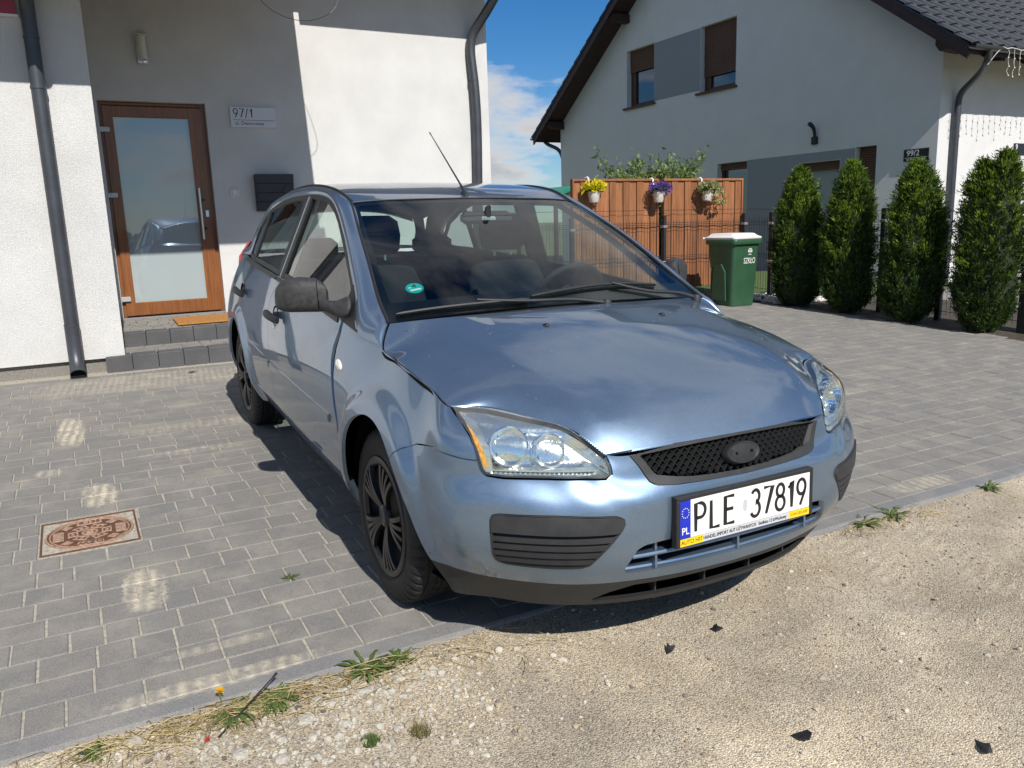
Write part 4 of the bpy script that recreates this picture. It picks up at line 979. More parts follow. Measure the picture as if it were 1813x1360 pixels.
# wheel wells, floor pan
for x in (0.03, -2.62):
    for sgn in (1, -1):
        V = []; F = []; n = 22
        for i in range(n + 1):
            a = math.radians(5 + 170 * i / n)
            for yy in (.845, .53): V.append((x + .385 * math.cos(a), sgn * yy * (.985 if yy > .8 else 1) * (1 if x > -1 else .958), .30 + .385 * math.sin(a)))
        for i in range(n): F.append((2 * i, 2 * i + 1, 2 * i + 3, 2 * i + 2))
        F.append(tuple(2 * i + 1 for i in range(n + 1)))
        mesh('wheel_well', V, F, GAPM, CAR, True)
mb = MB(); mb.box((.60, -.50, .20), (-3.15, .50, .26)); mb.box((.60, -.62, .23), (.40, .62, .5)); mb.box((-.42, -.76, .25), (-2.15, .76, .27)); mb.box((.42, -.52, .26), (-.40, .52, .8)); mb.build('floor_pan', GAPM, CAR)
V = [tuple(AG[0, k]) for k in range(0, 190, 4)]; V = [(v[0] - .004, v[1], .2065) for v in V]; V = V[::-1] + [(v[0], -v[1], v[2]) for v in V[1:]]
mesh('undertray', V, [tuple(range(len(V)))], GAPM, CAR)
mb = MB(); mb.tube([(-3.0, .35, .24), (-3.42, .35, .25)], .03, 12); mb.build('exhaust_pipe', SATIN, CAR, smooth=True)
# ---------------------------------------------------------------- interior
mb = MB(); DG = loftr([[(-.16, -.70, .93), (-.14, -.4, .955), (-.13, 0, .965), (-.14, .4, .955), (-.16, .70, .93)], [(-.36, -.71, .955), (-.36, -.4, .97), (-.36, 0, .975), (-.36, .38, 1.0), (-.36, .71, .955)], [(-.52, -.71, .93), (-.55, -.4, .94), (-.55, 0, .955), (-.55, .38, 1.0), (-.52, .71, .93)], [(-.58, -.71, .85), (-.62, -.4, .85), (-.64, 0, .86), (-.62, .38, .86), (-.58, .71, .85)], [(-.5, -.71, .5), (-.5, -.4, .5), (-.52, 0, .5), (-.5, .4, .5), (-.5, .71, .5)]], 40, 40)
mb.add(DG.reshape(-1, 3), [tuple(t) for t in gridT(40, 40)]); mb.build('dashboard', INTER, CAR, smooth=True)
def seat(y, x=-1.15, rot=0, wd=.25):
    S_ = empty('seat', parent=CAR)
    def cush(name, rows, m=FABRIC):
        G = loftr(rows, 18, 18); mb = MB(); mb.add(G.reshape(-1, 3), [tuple(t) for t in gridT(18, 18)]); return mb.build(name, m, S_, smooth=True)
    # backrest: closed sections
    secs = []
    for t, hw, th in ((0, .20, .06), (.15, .24, .08), (.5, .245, .08), (.8, .22, .065), (.93, .19, .05), (1.0, .12, .03)):
        cx = x - .18 * t; cz = .50 + .60 * t; ring = []
        for a in range(20):
            q = 2 * math.pi * a / 20; c, s = math.cos(q), math.sin(q); ring.append((cx + th * (abs(s) ** .7) * (1 if s > 0 else -1), y + hw * (abs(c) ** .55) * (1 if c > 0 else -1), cz))
        secs.append(ring)
    V = [p for r in secs for p in r]; F = [(i * 20 + a, i * 20 + (a + 1) % 20, i * 20 + 20 + (a + 1) % 20, i * 20 + 20 + a) for i in range(5) for a in range(20)] + [tuple(range(100, 120))]
    mesh('backrest', V, F, FABRIC, S_, True)
    secs = []
    for t, hw, th in ((0, .10, .03), (.12, .125, .05), (.5, .135, .055), (.85, .125, .05), (1.0, .085, .025)):
        cx = x - .19 - .02 * t; cz = 1.13 + .19 * t; ring = []
        for a in range(20):
            q = 2 * math.pi * a / 20; c, s = math.cos(q), math.sin(q); ring.append((cx + th * (abs(s) ** .8) * (1 if s > 0 else -1), y + hw * (abs(c) ** .6) * (1 if c > 0 else -1), cz))
        secs.append(ring)
    V = [p for r in secs for p in r]; F = [(i * 20 + a, i * 20 + (a + 1) % 20, i * 20 + 20 + (a + 1) % 20, i * 20 + 20 + a) for i in range(4) for a in range(20)] + [tuple(range(20))[::-1], tuple(range(80, 100))]
    mesh('headrest', V, F, FABRIC, S_, True)
    mb = MB(); mb.box((x + .45, y - .24, .36), (x - .02, y + .24, .52), .05); mb.build('seat_base', FABRIC, S_)
    mb = MB()
    for dy in (-.05, .05): mb.tube([(x - .185, y + dy, 1.06), (x - .195, y + dy, 1.15)], .006, 6)
    mb.build('headrest_posts', SATIN, S_)
seat(-.36); seat(.36)
rs = empty('rear_bench', parent=CAR)
mb = MB(); mb.box((-1.75, -.62, .42), (-2.25, .62, .56), .04); mb.build('bench_base', FABRIC, rs)
mb = MB(); mb.box((-2.24, -.62, .5), (-2.40, .62, 1.04), .04); mb.build('bench_back', FABRIC, rs)
for yy in (-.38, .38): 
    mb = MB(); mb.box((-2.32, yy - .12, 1.05), (-2.41, yy + .12, 1.17), .03); mb.build('headrest', FABRIC, rs)
mb = MB(); mb.box((-2.45, -.62, 1.0), (-3.05, .62, 1.02)); mb.build('parcel_shelf', INTER, CAR)
# steering wheel, column
WM = basis((-.70, .37, .93), (0, 1, 0), (-.88, 0, .47))
mb = MB(); mb.tube([tuple(WM @ Vector((.185 * math.cos(t), .185 * math.sin(t), 0))) for t in [2 * math.pi * i / 40 for i in range(40)]], .0155, 10, closed=True); STW = mb.build('steering_wheel', mat('wheel_leather', (.03, .03, .032), .35), CAR, smooth=True)
mb = MB(); mb.lathe([(0, .02), (.06, .018), (.08, .005), (.08, -.03)], 28, WM)
for a in (200, 340, 270): mb.tube([tuple(WM @ Vector((.06 * math.cos(math.radians(a)), .06 * math.sin(math.radians(a)), 0))), tuple(WM @ Vector((.18 * math.cos(math.radians(a)), .18 * math.sin(math.radians(a)), 0)))], .016, 8)
mb.build('wheel_hub', INTER, STW, smooth=True)
mb = MB(); mb.tube([(-.69, .37, .92), (-.48, .37, .82)], .04, 12); mb.build('column', INTER, STW, smooth=True)
# inside mirror with its stem
IM = empty('interior_mirror', parent=CAR)
mb = MB(); mb.box((-.80, -.125, 1.285), (-.835, .125, 1.345), .018); mb.build('mirror_shell', mat('mirror_grey', (.05, .05, .055), .4), IM)
mb = MB(); mb.tube([tuple(ws_pt(.80, 0, -.006)), (-.80, 0, 1.36), (-.815, 0, 1.33)], .016, 10); mb.build('stem', INTER, IM, smooth=True)
mb = MB(); p = ws_pt(.82, 0, -.005); mb.box((p[0] - .04, -.035, p[2] - .028), (p[0] + .03, .035, p[2] - .006), .006); mb.build('sensor_cover', mat('light_grey_plastic', (.45, .46, .46), .5), IM)
# headlining and pillar linings (light grey)
rl = RS.moved(-.035); srf_obj('headlining', rl, mat('headlining_grey', (.25, .25, .25), .9), CAR, 0)
for sgn in (1, -1):
    e = crs(WSE, 30)[4:]; mb = MB(); V = []
    for p in e: V += [(p[0] - .03, sgn * (p[1] - .035), p[2] - .012), (p[0] - .10, sgn * (p[1] - .02), p[2] - .03)]
    n = len(e); mb.add(V, [(2 * i, 2 * i + 1, 2 * i + 3, 2 * i + 2) for i in range(n - 1)]); mb.build('pillar_lining', LINING, CAR, smooth=True)
    mb = MB(); V = []
    for zz in np.linspace(1.0, 1.41, 12):
        xx = -1.60 + .17 * (zz - 1.02); yy = float(Yg(xx, zz)) - .03
        V += [(xx + .085, sgn * yy, zz), (xx - .085, sgn * yy, zz)]
    mb.add(V, [(2 * i, 2 * i + 1, 2 * i + 3, 2 * i + 2) for i in range(11)]); mb.build('centre_pillar_lining', LINING, CAR, smooth=True)
    mb = MB(); V = []
    for q in range(14):
        t = q / 13; p = np.array([-1.62 + .02 * t, sgn * (.60 + .14 * (1 - t)), .95 + .42 * t]); V += [(p[0] + .022, p[1] - sgn * .02, p[2]), (p[0] - .022, p[1] - sgn * .02, p[2])]
    mb.add(V, [(2 * i, 2 * i + 1, 2 * i + 3, 2 * i + 2) for i in range(13)]); mb.build('seat_belt', mat('belt_webbing', (.02, .02, .022), .8), CAR)
    # door inner panels
    mb = MB(); V = []
    for xx in np.linspace(-.55, -2.4, 14): V += [(xx, sgn * .70, .35), (xx, sgn * (.765 - .02 * (-xx - .55)), np.interp(xx, [-2.4, -1.45, -.55], [1.03, 1.0, .945]))]
    mb.add(V, [(2 * i, 2 * i + 1, 2 * i + 3, 2 * i + 2) for i in range(13)]); mb.build('door_card', INTER, CAR, smooth=True)
# bulkhead below the screen
mb = MB(); mb.box((-.18, -.70, .4), (-.16, .70, .93)); mb.build('bulkhead', GAPM, CAR)
# ================================================================== setting
def vnoise(x, y, seed=0):
    """value noise, numpy"""
    xi = np.floor(x).astype(int); yi = np.floor(y).astype(int); fx = x - xi; fy = y - yi; fx = fx * fx * (3 - 2 * fx); fy = fy * fy * (3 - 2 * fy)
    def h(a, b):
        n = (a * 374761393 + b * 668265263 + seed * 1442695) & 0x7fffffff; n = ((n ^ (n >> 13)) * 1274126177) & 0x7fffffff; return ((n ^ (n >> 16)) & 0xffff) / 65535.0
    return (h(xi, yi) * (1 - fx) + h(xi + 1, yi) * fx) * (1 - fy) + (h(xi, yi + 1) * (1 - fx) + h(xi + 1, yi + 1) * fx) * fy
def fbm(x, y, o=4, seed=0):
    s = 0; a = .5
    for k in range(o): s = s + a * (vnoise(x * 2 ** k, y * 2 ** k, seed + k) - .5); a *= .5
    return s
# ---- far ground
xs = np.r_[-700, -200, -60, np.linspace(-30, 30, 25), 60, 200, 700]; ys = np.r_[-700, -200, -60, np.linspace(-30, 30, 25), 60, 200, 700]
GX, GY = np.meshgrid(xs, ys); GZ = gz(GX, GY) - .10
F = [(j * len(xs) + i, j * len(xs) + i + 1, (j + 1) * len(xs) + i + 1, (j + 1) * len(xs) + i) for j in range(len(ys) - 1) for i in range(len(xs) - 1)]
tag(mesh('ground', np.c_[GX.ravel(), GY.ravel(), GZ.ravel()], F, mat('dry_grass_field', (.16, .15, .07), .95, col2=(.09, .11, .045), vscale=1.4, detail=8), smooth=True), kind='structure')
# ---- sandy road
def sand_mat():
    m = bpy.data.materials.new('sandy_gravel'); m.use_nodes = True; t = m.node_tree; b = t.nodes['Principled BSDF']; b.inputs['Roughness'].default_value = .95; b.inputs['Specular IOR Level'].default_value = .2
    tcn = t.nodes.new('ShaderNodeTexCoord'); P = tcn.outputs['Object']
    n1 = nd(t, 'ShaderNodeTexNoise', i_Scale=2.2, i_Detail=8.0, i_Roughness=.65); n2 = nd(t, 'ShaderNodeTexNoise', i_Scale=150.0, i_Detail=4.0, i_Roughness=.7); n3 = nd(t, 'ShaderNodeTexVoronoi', i_Scale=190.0); n4 = nd(t, 'ShaderNodeTexVoronoi', i_Scale=38.0); n5 = nd(t, 'ShaderNodeTexVoronoi', i_Scale=260.0)
    for n in (n1, n2, n3, n4, n5): t.links.new(P, n.inputs['Vector'])
    r1 = nd(t, 'ShaderNodeValToRGB'); r1.color_ramp.elements[0].position = .34; r1.color_ramp.elements[1].position = .68
    r1.color_ramp.elements[0].color = (.47, .405, .30, 1); r1.color_ramp.elements[1].color = (.68, .61, .49, 1); t.links.new(n1.outputs['Fac'], r1.inputs[0])
    r2 = nd(t, 'ShaderNodeValToRGB'); r2.color_ramp.elements[0].position = .3; r2.color_ramp.elements[1].position = .72; r2.color_ramp.elements[0].color = (.50, .48, .45, 1); r2.color_ramp.elements[1].color = (1.4, 1.36, 1.28, 1); t.links.new(n2.outputs['Fac'], r2.inputs[0])
    m1 = nd(t, 'ShaderNodeMix', data_type='RGBA', blend_type='MULTIPLY'); m1.inputs['Factor'].default_value = .85; t.links.new(r1.outputs[0], m1.inputs['A']); t.links.new(r2.outputs[0], m1.inputs['B'])
    # grains of many tones
    r3 = nd(t, 'ShaderNodeValToRGB'); cr = r3.color_ramp; cr.interpolation = 'CONSTANT'
    cols = [(0, (.12, .10, .085)), (.12, (.40, .34, .25)), (.35, (.30, .26, .20)), (.5, (.52, .46, .36)), (.68, (.22, .19, .16)), (.8, (.62, .58, .50)), (.92, (.36, .28, .20))]
    cr.elements[0].color = (*cols[0][1], 1); cr.elements[1].position = cols[1][0]; cr.elements[1].color = (*cols[1][1], 1)
    for p, c in cols[2:]: e = cr.elements.new(p); e.color = (*c, 1)
    sx = nd(t, 'ShaderNodeSeparateColor'); t.links.new(n3.outputs['Color'], sx.inputs[0]); t.links.new(sx.outputs[0], r3.inputs[0])
    gm = nd(t, 'ShaderNodeMath', operation='GREATER_THAN'); gm.inputs[1].default_value = .42; t.links.new(sx.outputs[1], gm.inputs[0])
    gf = nd(t, 'ShaderNodeMath', operation='MULTIPLY'); gf.inputs[1].default_value = .62; t.links.new(gm.outputs[0], gf.inputs[0])
    m2 = nd(t, 'ShaderNodeMix', data_type='RGBA'); t.links.new(gf.outputs[0], m2.inputs['Factor']); t.links.new(m1.outputs['Result'], m2.inputs['A']); t.links.new(r3.outputs[0], m2.inputs['B'])
    n6 = nd(t, 'ShaderNodeTexNoise', i_Scale=1.1, i_Detail=5.0, i_Roughness=.6, i_Distortion=.6); t.links.new(P, n6.inputs['Vector']); r6 = nd(t, 'ShaderNodeValToRGB'); r6.color_ramp.elements[0].position = .36; r6.color_ramp.elements[1].position = .66; r6.color_ramp.elements[0].color = (.74, .74, .76, 1); r6.color_ramp.elements[1].color = (1.14, 1.12, 1.07, 1); t.links.new(n6.outputs['Fac'], r6.inputs[0])
    m5 = nd(t, 'ShaderNodeMix', data_type='RGBA', blend_type='MULTIPLY'); m5.inputs['Factor'].default_value = 1.0; t.links.new(m2.outputs['Result'], m5.inputs['A']); t.links.new(r6.outputs[0], m5.inputs['B']); t.links.new(m5.outputs['Result'], b.inputs['Base Color'])
    ad = nd(t, 'ShaderNodeMath', operation='MULTIPLY_ADD'); ad.inputs[1].default_value = -1.1; t.links.new(n3.outputs['Distance'], ad.inputs[0]); t.links.new(n2.outputs['Fac'], ad.inputs[2])
    ad2 = nd(t, 'ShaderNodeMath', operation='MULTIPLY_ADD'); ad2.inputs[1].default_value = -.6; t.links.new(n5.outputs['Distance'], ad2.inputs[0]); t.links.new(ad.outputs[0], ad2.inputs[2])
    bpn = nd(t, 'ShaderNodeBump', i_Strength=.8, i_Distance=.0045); t.links.new(ad2.outputs[0], bpn.inputs['Height']); t.links.new(bpn.outputs[0], b.inputs['Normal'])
    return m
SAND = sand_mat(); MAT['sand'] = SAND
KX0, KX1 = .275, .363
def sand_z(x, y):
    z = gz(x, y) - .012 - .020 * np.clip((x - .36) / .5, 0, 1) + .035 * fbm(x * 1.1, y * 1.1, 4, 3) + .012 * fbm(x * 9, y * 9, 3, 9) * np.clip((x - .36) * 8, 0.15, 1)
    z = z + .004 * fbm(x * 40, y * 40, 2, 21)
    # tyre tracks pressed in
    for c, a in ((1.05, .9), (1.42, .9)):
        d = np.abs((y - c) - (x - .4) * -.25)
        z = z - .016 * np.exp(-(d / .10) ** 2) * np.clip((x - .55) * 3, 0, 1) + .004 * np.exp(-((d - .14) / .04) ** 2) + .0045 * np.sin((x + .3 * y) * 120) * np.exp(-(d / .085) ** 2)
    return z
xs = np.r_[KX1 - .012, np.linspace(.37, 2.9, 150), np.linspace(3.1, 12, 20)]; ys = np.r_[np.linspace(-14, -2.9, 14), np.linspace(-2.75, 4.6, 330), np.linspace(4.8, 14, 14)]
GX, GY = np.meshgrid(xs, ys); GZ = sand_z(GX, GY)
F = [(j * len(xs) + i, j * len(xs) + i + 1, (j + 1) * len(xs) + i + 1, (j + 1) * len(xs) + i) for j in range(len(ys) - 1) for i in range(len(xs) - 1)]
tag(mesh('sandy_road', np.c_[GX.ravel(), GY.ravel(), GZ.ravel()], F, SAND, smooth=True), kind='structure')
# ---- paved yard
def paver_mat(base=(.200, .195, .185), name='paver'):
    m = bpy.data.materials.new(name); m.use_nodes = True; t = m.node_tree; b = t.nodes['Principled BSDF']; b.inputs['Roughness'].default_value = .88; b.inputs['Specular IOR Level'].default_value = .3
    ge = t.nodes.new('ShaderNodeNewGeometry'); oi = t.nodes.new('ShaderNodeObjectInfo')
    rs = nd(t, 'ShaderNodeMath', operation='ADD'); t.links.new(ge.outputs['Random Per Island'], rs.inputs[0]); t.links.new(oi.outputs['Random'], rs.inputs[1])
    fr_ = nd(t, 'ShaderNodeMath', operation='FRACT'); t.links.new(rs.outputs[0], fr_.inputs[0])
    r0 = nd(t, 'ShaderNodeValToRGB'); cr = r0.color_ramp; cr.elements[0].color = (base[0] * .955, base[1] * .955, base[2] * .96, 1); cr.elements[1].color = (base[0] * 1.06, base[1] * 1.05, base[2] * 1.04, 1)
    e = cr.elements.new(.8); e.color = (base[0] * 1.03, base[1] * 1.0, base[2] * .98, 1); t.links.new(fr_.outputs[0], r0.inputs[0])
    P = ge.outputs['Position']
    n1 = nd(t, 'ShaderNodeTexNoise', i_Scale=260.0, i_Detail=3.0, i_Roughness=.7); n2 = nd(t, 'ShaderNodeTexNoise', i_Scale=5.0, i_Detail=7.0, i_Roughness=.65); n3 = nd(t, 'ShaderNodeTexNoise', i_Scale=30.0, i_Detail=5.0, i_Roughness=.7)
    for n in (n1, n2, n3): t.links.new(P, n.inputs['Vector'])
    r1 = nd(t, 'ShaderNodeValToRGB'); r1.color_ramp.elements[0].position = .3; r1.color_ramp.elements[1].position = .75; r1.color_ramp.elements[0].color = (.62, .62, .63, 1); r1.color_ramp.elements[1].color = (1.45, 1.45, 1.43, 1); t.links.new(n1.outputs['Fac'], r1.inputs[0])
    m1 = nd(t, 'ShaderNodeMix', data_type='RGBA', blend_type='MULTIPLY'); m1.inputs['Factor'].default_value = 1; t.links.new(r0.outputs[0], m1.inputs['A']); t.links.new(r1.outputs[0], m1.inputs['B'])
    # dusting of sand: general film plus dragged-in tyre prints (own shapes)
    dust = nd(t, 'ShaderNodeMapRange'); dust.inputs[1].default_value = .45; dust.inputs[2].default_value = .78; dust.inputs[4].default_value = .26; t.links.new(n2.outputs['Fac'], dust.inputs[0])
    sep = nd(t, 'ShaderNodeSeparateXYZ'); t.links.new(P, sep.inputs[0])
    acc = None
    def M(op, a, b_=None, c=None):
        n = nd(t, 'ShaderNodeMath', operation=op)
        for i, v in enumerate((a, b_, c)):
            if v is None: continue
            if hasattr(v, 'links'): t.links.new(v, n.inputs[i])
            else: n.inputs[i].default_value = v
        return n.outputs[0]
    X, Y = sep.outputs[0], sep.outputs[1]
    for (cx, cy, rx, ry, k) in ((-2.97, -1.825, .40, .085, 1.0), (-1.66, -1.71, .20, .085, .95), (-.49, -1.605, .20, .085, .85), (-2.15, -1.94, .07, .07, .6), (.25, -1.45, .05, .35, .7), (.20, 1.9, .07, .25, .5), (-1.3, 2.9, .10, .55, .35), (-2.6, 3.6, .12, .8, .35), (-2.75, -1.05, .10, .55, .3), (-4.3, -1.2, .35, 1.0, .35), (-2.2, -1.2, .07, .3, .35), (.05, -1.42, .03, .22, .45)):
        dx = M('DIVIDE', M('SUBTRACT', X, cx), rx); dy = M('DIVIDE', M('SUBTRACT', Y, cy), ry)
        d = M('SQRT', M('ADD', M('POWER', M('ABSOLUTE', dx), 3.0), M('POWER', M('ABSOLUTE', dy), 3.0)))
        d = M('MAXIMUM', M('ADD', d, M('MULTIPLY', M('SUBTRACT', n3.outputs['Fac'], .46), 2.2)), 0.0)
        v = M('MULTIPLY', M('MINIMUM', M('MULTIPLY', M('SUBTRACT', 1.0, M('MINIMUM', M('POWER', d, 2.0), 1.0)), 2.2), 1.0), k)
        acc = v if acc is None else M('MAXIMUM', acc, v)
    lug = M('MULTIPLY_ADD', M('SINE', M('MULTIPLY_ADD', X, 14.0, M('MULTIPLY', Y, 130.0))), .32, .68)
    gr = nd(t, 'ShaderNodeMapRange'); gr.inputs[1].default_value = .33; gr.inputs[2].default_value = .54; t.links.new(n3.outputs['Fac'], gr.inputs[0])
    st = M('MULTIPLY', M('MULTIPLY', acc, lug), gr.outputs[0])
    tot = M('MINIMUM', M('ADD', st, dust.outputs[0]), .93)
    m2 = nd(t, 'ShaderNodeMix', data_type='RGBA'); t.links.new(tot, m2.inputs['Factor']); t.links.new(m1.outputs['Result'], m2.inputs['A']); m2.inputs['B'].default_value = (.56, .50, .38, 1)
    t.links.new(m2.outputs['Result'], b.inputs['Base Color'])
    bpn = nd(t, 'ShaderNodeBump', i_Strength=.45, i_Distance=.003); t.links.new(n1.outputs['Fac'], bpn.inputs['Height']); t.links.new(bpn.outputs[0], b.inputs['Normal'])
    return m
PAV = paver_mat(); JOINT = mat('joint_sand', (.36, .33, .27), .95, var=.3, vscale=60, detail=6)
def flat_sheet(name, x0, x1, y0, y1, dz, m, kind='structure', n=2):
    xs = np.linspace(x0, x1, n); ys = np.linspace(y0, y1, n); V = [(x, y, float(gz(x, y)) + dz) for y in ys for x in xs]
    F = [(j * n + i, j * n + i + 1, (j + 1) * n + i + 1, (j + 1) * n + i) for j in range(n - 1) for i in range(n - 1)]
    return tag(mesh(name, V, F, m), kind=kind)
PAVE = flat_sheet('pavement', -8.9, KX0 - .002, -9, 6.42, -.0035, JOINT)
ROW = .1385; GAPJ = .0046
def block_vf(L, D, h=.03, ch=.0035):
    """one paver: chamfered top, open bottom; centre origin at the top face"""
    a, b = D / 2, L / 2; V = [(-a + ch, -b + ch, 0), (a - ch, -b + ch, 0), (a - ch, b - ch, 0), (-a + ch, b - ch, 0), (-a, -b, -ch), (a, -b, -ch), (a, b, -ch), (-a, b, -ch), (-a, -b, -h), (a, -b, -h), (a, b, -h), (-a, b, -h)]
    F = [(0, 1, 2, 3)] + [(k + i, k + 4 + i, k + 4 + (i + 1) % 4, k + (i + 1) % 4) for k in (0, 4) for i in range(4)]
    return V, [f[::-1] if k else f for k, f in enumerate(F)]
rng = np.random.default_rng(11); blocks = []
LENS_ = [.105, .125, .125, .165, .165, .205, .24]
MHX, MHY, MHS = -1.181, -1.765, .192
for r in range(62):
    xc = KX0 - ROW * (r + .5)
    if xc < -8.6: break
    yy0 = -4.0 if xc > -3.5 else -6.5
    y = yy0 - rng.uniform(0, .2); yend = 6.35 if xc > -6.2 else 6.35
    while y < yend:
        L = float(rng.choice(LENS_)); yc = y + L / 2; y += L
        if xc < -4.72 and yc < 2.95 and not (xc > -4.76): continue
        blocks.append((xc, yc, L))
# leave room for the cast iron cover
def cutmh(b):
    x, y, L = b
    if abs(x - MHX) < MHS + ROW / 2 - .002:
        lo, hi = y - L / 2, y + L / 2; a, c = MHY - MHS, MHY + MHS
        if hi <= a or lo >= c: return [b]
        out = []
        if lo < a - .03: out.append((x, (lo + a) / 2, a - lo))
        if hi > c + .03: out.append((x, (c + hi) / 2, hi - c))
        return out
    return [b]
blocks = [q for b in blocks for q in cutmh(b)]
Cc = np.array(CAM_C)
def seen(b):   # rough apparent size, zero outside the view or under the car
    p = np.array([b[0], b[1], float(gz(b[0], b[1]))]); q = CAM_M @ (p - Cc)
    if q[2] < .3: return 0
    u = .5 + q[0] / q[2] * 1422.73 / 1813; v = .5 - q[1] / q[2] * 1422.73 / 1360
    if not (-.02 < u < 1.02 and -.02 < v < 1.03): return 0
    if -3.2 < b[0] < .6 and abs(b[1]) < .80: return 0
    return b[2] / q[2] ** 2
blocks.sort(key=seen, reverse=True)
proto = {}
SLOPE = Matrix.Rotation(math.atan(0.038677), 4, 'Y') @ Matrix.Rotation(-math.atan(0.00791), 4, 'X')
big = MB()
for i, (x, y, L) in enumerate(blocks):
    z = float(gz(x, y)) + rng.normal(0, .0009); D = ROW - GAPJ * rng.uniform(.25, .55); key = round(L - GAPJ, 3)
    if i < 300:
        if key not in proto:
            V, F = block_vf(key - .001, ROW - GAPJ * .42); me = bpy.data.meshes.new('paver'); me.from_pydata(V, [], F); me.update(); me.materials.append(PAV); proto[key] = me
        o = bpy.data.objects.new('paver', proto[key]); COL.objects.link(o); o.parent = PAVE
        o.matrix_world = Matrix.Translation((x, y, z)) @ SLOPE @ Matrix.Rotation(rng.normal(0, .004), 4, 'X') @ Matrix.Rotation(rng.normal(0, .004), 4, 'Y') @ Matrix.Rotation(rng.normal(0, .005), 4, 'Z')
    else:
        V, F = block_vf(L - GAPJ, D); tx, ty = rng.normal(0, .003, 2); big.add([(x + v[0], y + v[1], z + v[2] - .038677 * v[0] - .00791 * v[1] + tx * v[0] + ty * v[1]) for v in V], F)
tag(big.build('paver_field', PAV, PAVE), kind='stuff')
# ---- kerb
KERB = tag(flat_sheet('kerb', KX0 + .001, KX1 - .014, -9, 14, -.006, JOINT), kind='structure')
KM = paver_mat((.195, .197, .198), 'kerb_concrete')
y = -8.9; L = 1.0
while y < 13:
    y = round(y, 3); mb = MB(); x0, x1 = KX0 + .002, KX1; prof = [(x0, -.10), (x0, -.002), (x0 + .004, .001), (x1 - .012, .001), (x1 - .003, -.004), (x1, -.013), (x1, -.10)]
    ya, yb = y + .001, y + L - .001
    V = [(px, yy, float(gz(px, yy)) + pz) for yy in (ya + .357, yb + .357) for px, pz in prof]; n = len(prof)
    mb.add(V, [(i, i + 1, n + i + 1, n + i) for i in range(n - 1)] + [tuple(range(n)), tuple(range(n, 2 * n))[::-1]]); mb.build('kerb_stone', KM, KERB); y += L
# ---- cast iron inspection cover
MH = empty('inspection_cover', (MHX, MHY, float(gz(MHX, MHY)) - .001)); MH.rotation_euler = SLOPE.to_euler()
tag(MH, 'square rust brown cast iron inspection cover set in the pavers', 'manhole cover')
IRON = mat('rusty_iron', (.135, .062, .036), .72, metal=.25, var=.35, vscale=45, detail=8, bump=.4, bscale=250); IRONL = mat('worn_iron', (.42, .27, .19), .6, metal=.3, var=.35, vscale=70, detail=8, bump=.3, bscale=250)
s = MHS - .004
mb = MB(); mb.box((-s, -s, -.02), (s, s, -.004)); mb.build('base_plate', IRONL, MH)
mb = MB()
for a, b in (((-s, -s), (s, -s + .008)), ((-s, s - .008), (s, s)), ((-s, -s + .008), (-s + .008, s - .008)), ((s - .008, -s + .008), (s, s - .008))): mb.box((*a, -.004), (*b, .003), .001)
tag(mb.build('cover_frame', IRON, MH), kind='stuff')
mb = MB(); mb.lathe([(0.0001, -.002), (.164, -.002), (.164, -.006)], 64); mb.build('cover_disc', IRON, MH)
mb = MB(); mb.lathe([(.163, -.004), (.164, .003), (.172, .003), (.173, -.004)], 64); mb.lathe([(.150, -.003), (.151, .002), (.156, .002), (.157, -.003)], 64); tag(mb.build('cover_rings', IRONL, MH), kind='stuff')
pat = MB()
for i in range(6):
    a = math.radians(60 * i + 30)
    R0 = Matrix.Rotation(a, 4, 'Z')
    for (x0, y0, x1, y1) in ((.045, -.024, .052, .024), (.078, -.030, .085, .030), (.052, -.026, .078, -.019), (.052, .019, .078, .026), (.060, -.006, .072, .006)): pat.box((x0, y0, -.002), (x1, y1, .0025), .0008, R0)
for i in range(4):
    a = math.radians(90 * i); R0 = Matrix.Rotation(a, 4, 'Z'); pat.box((.100, -.050, -.002), (.142, .050, .0015), .001, R0)
for i in range(4):
    a = math.radians(90 * i + 45); R0 = Matrix.Rotation(a, 4, 'Z'); pat.box((.108, -.018, -.002), (.140, .018, .0022), .001, R0)
pat.lathe([(.022, -.002), (.023, .003), (.033, .003), (.034, -.002)], 24); pat.box((-.014, -.014, -.002), (.014, .014, .003), .001)
tag(pat.build('cover_pattern', IRONL, MH), kind='stuff')
INKI = mat('iron_letters', (.07, .035, .022), .7, metal=.3)
text_mesh('cover_text', 'DZW', .040, Matrix.Translation((.121, 0, .0022)) @ Matrix.Rotation(math.radians(-90), 4, 'Z'), INKI, MH); text_mesh('cover_text', 'B 125', .036, Matrix.Translation((-.121, 0, .0022)) @ Matrix.Rotation(math.radians(90), 4, 'Z'), INKI, MH)
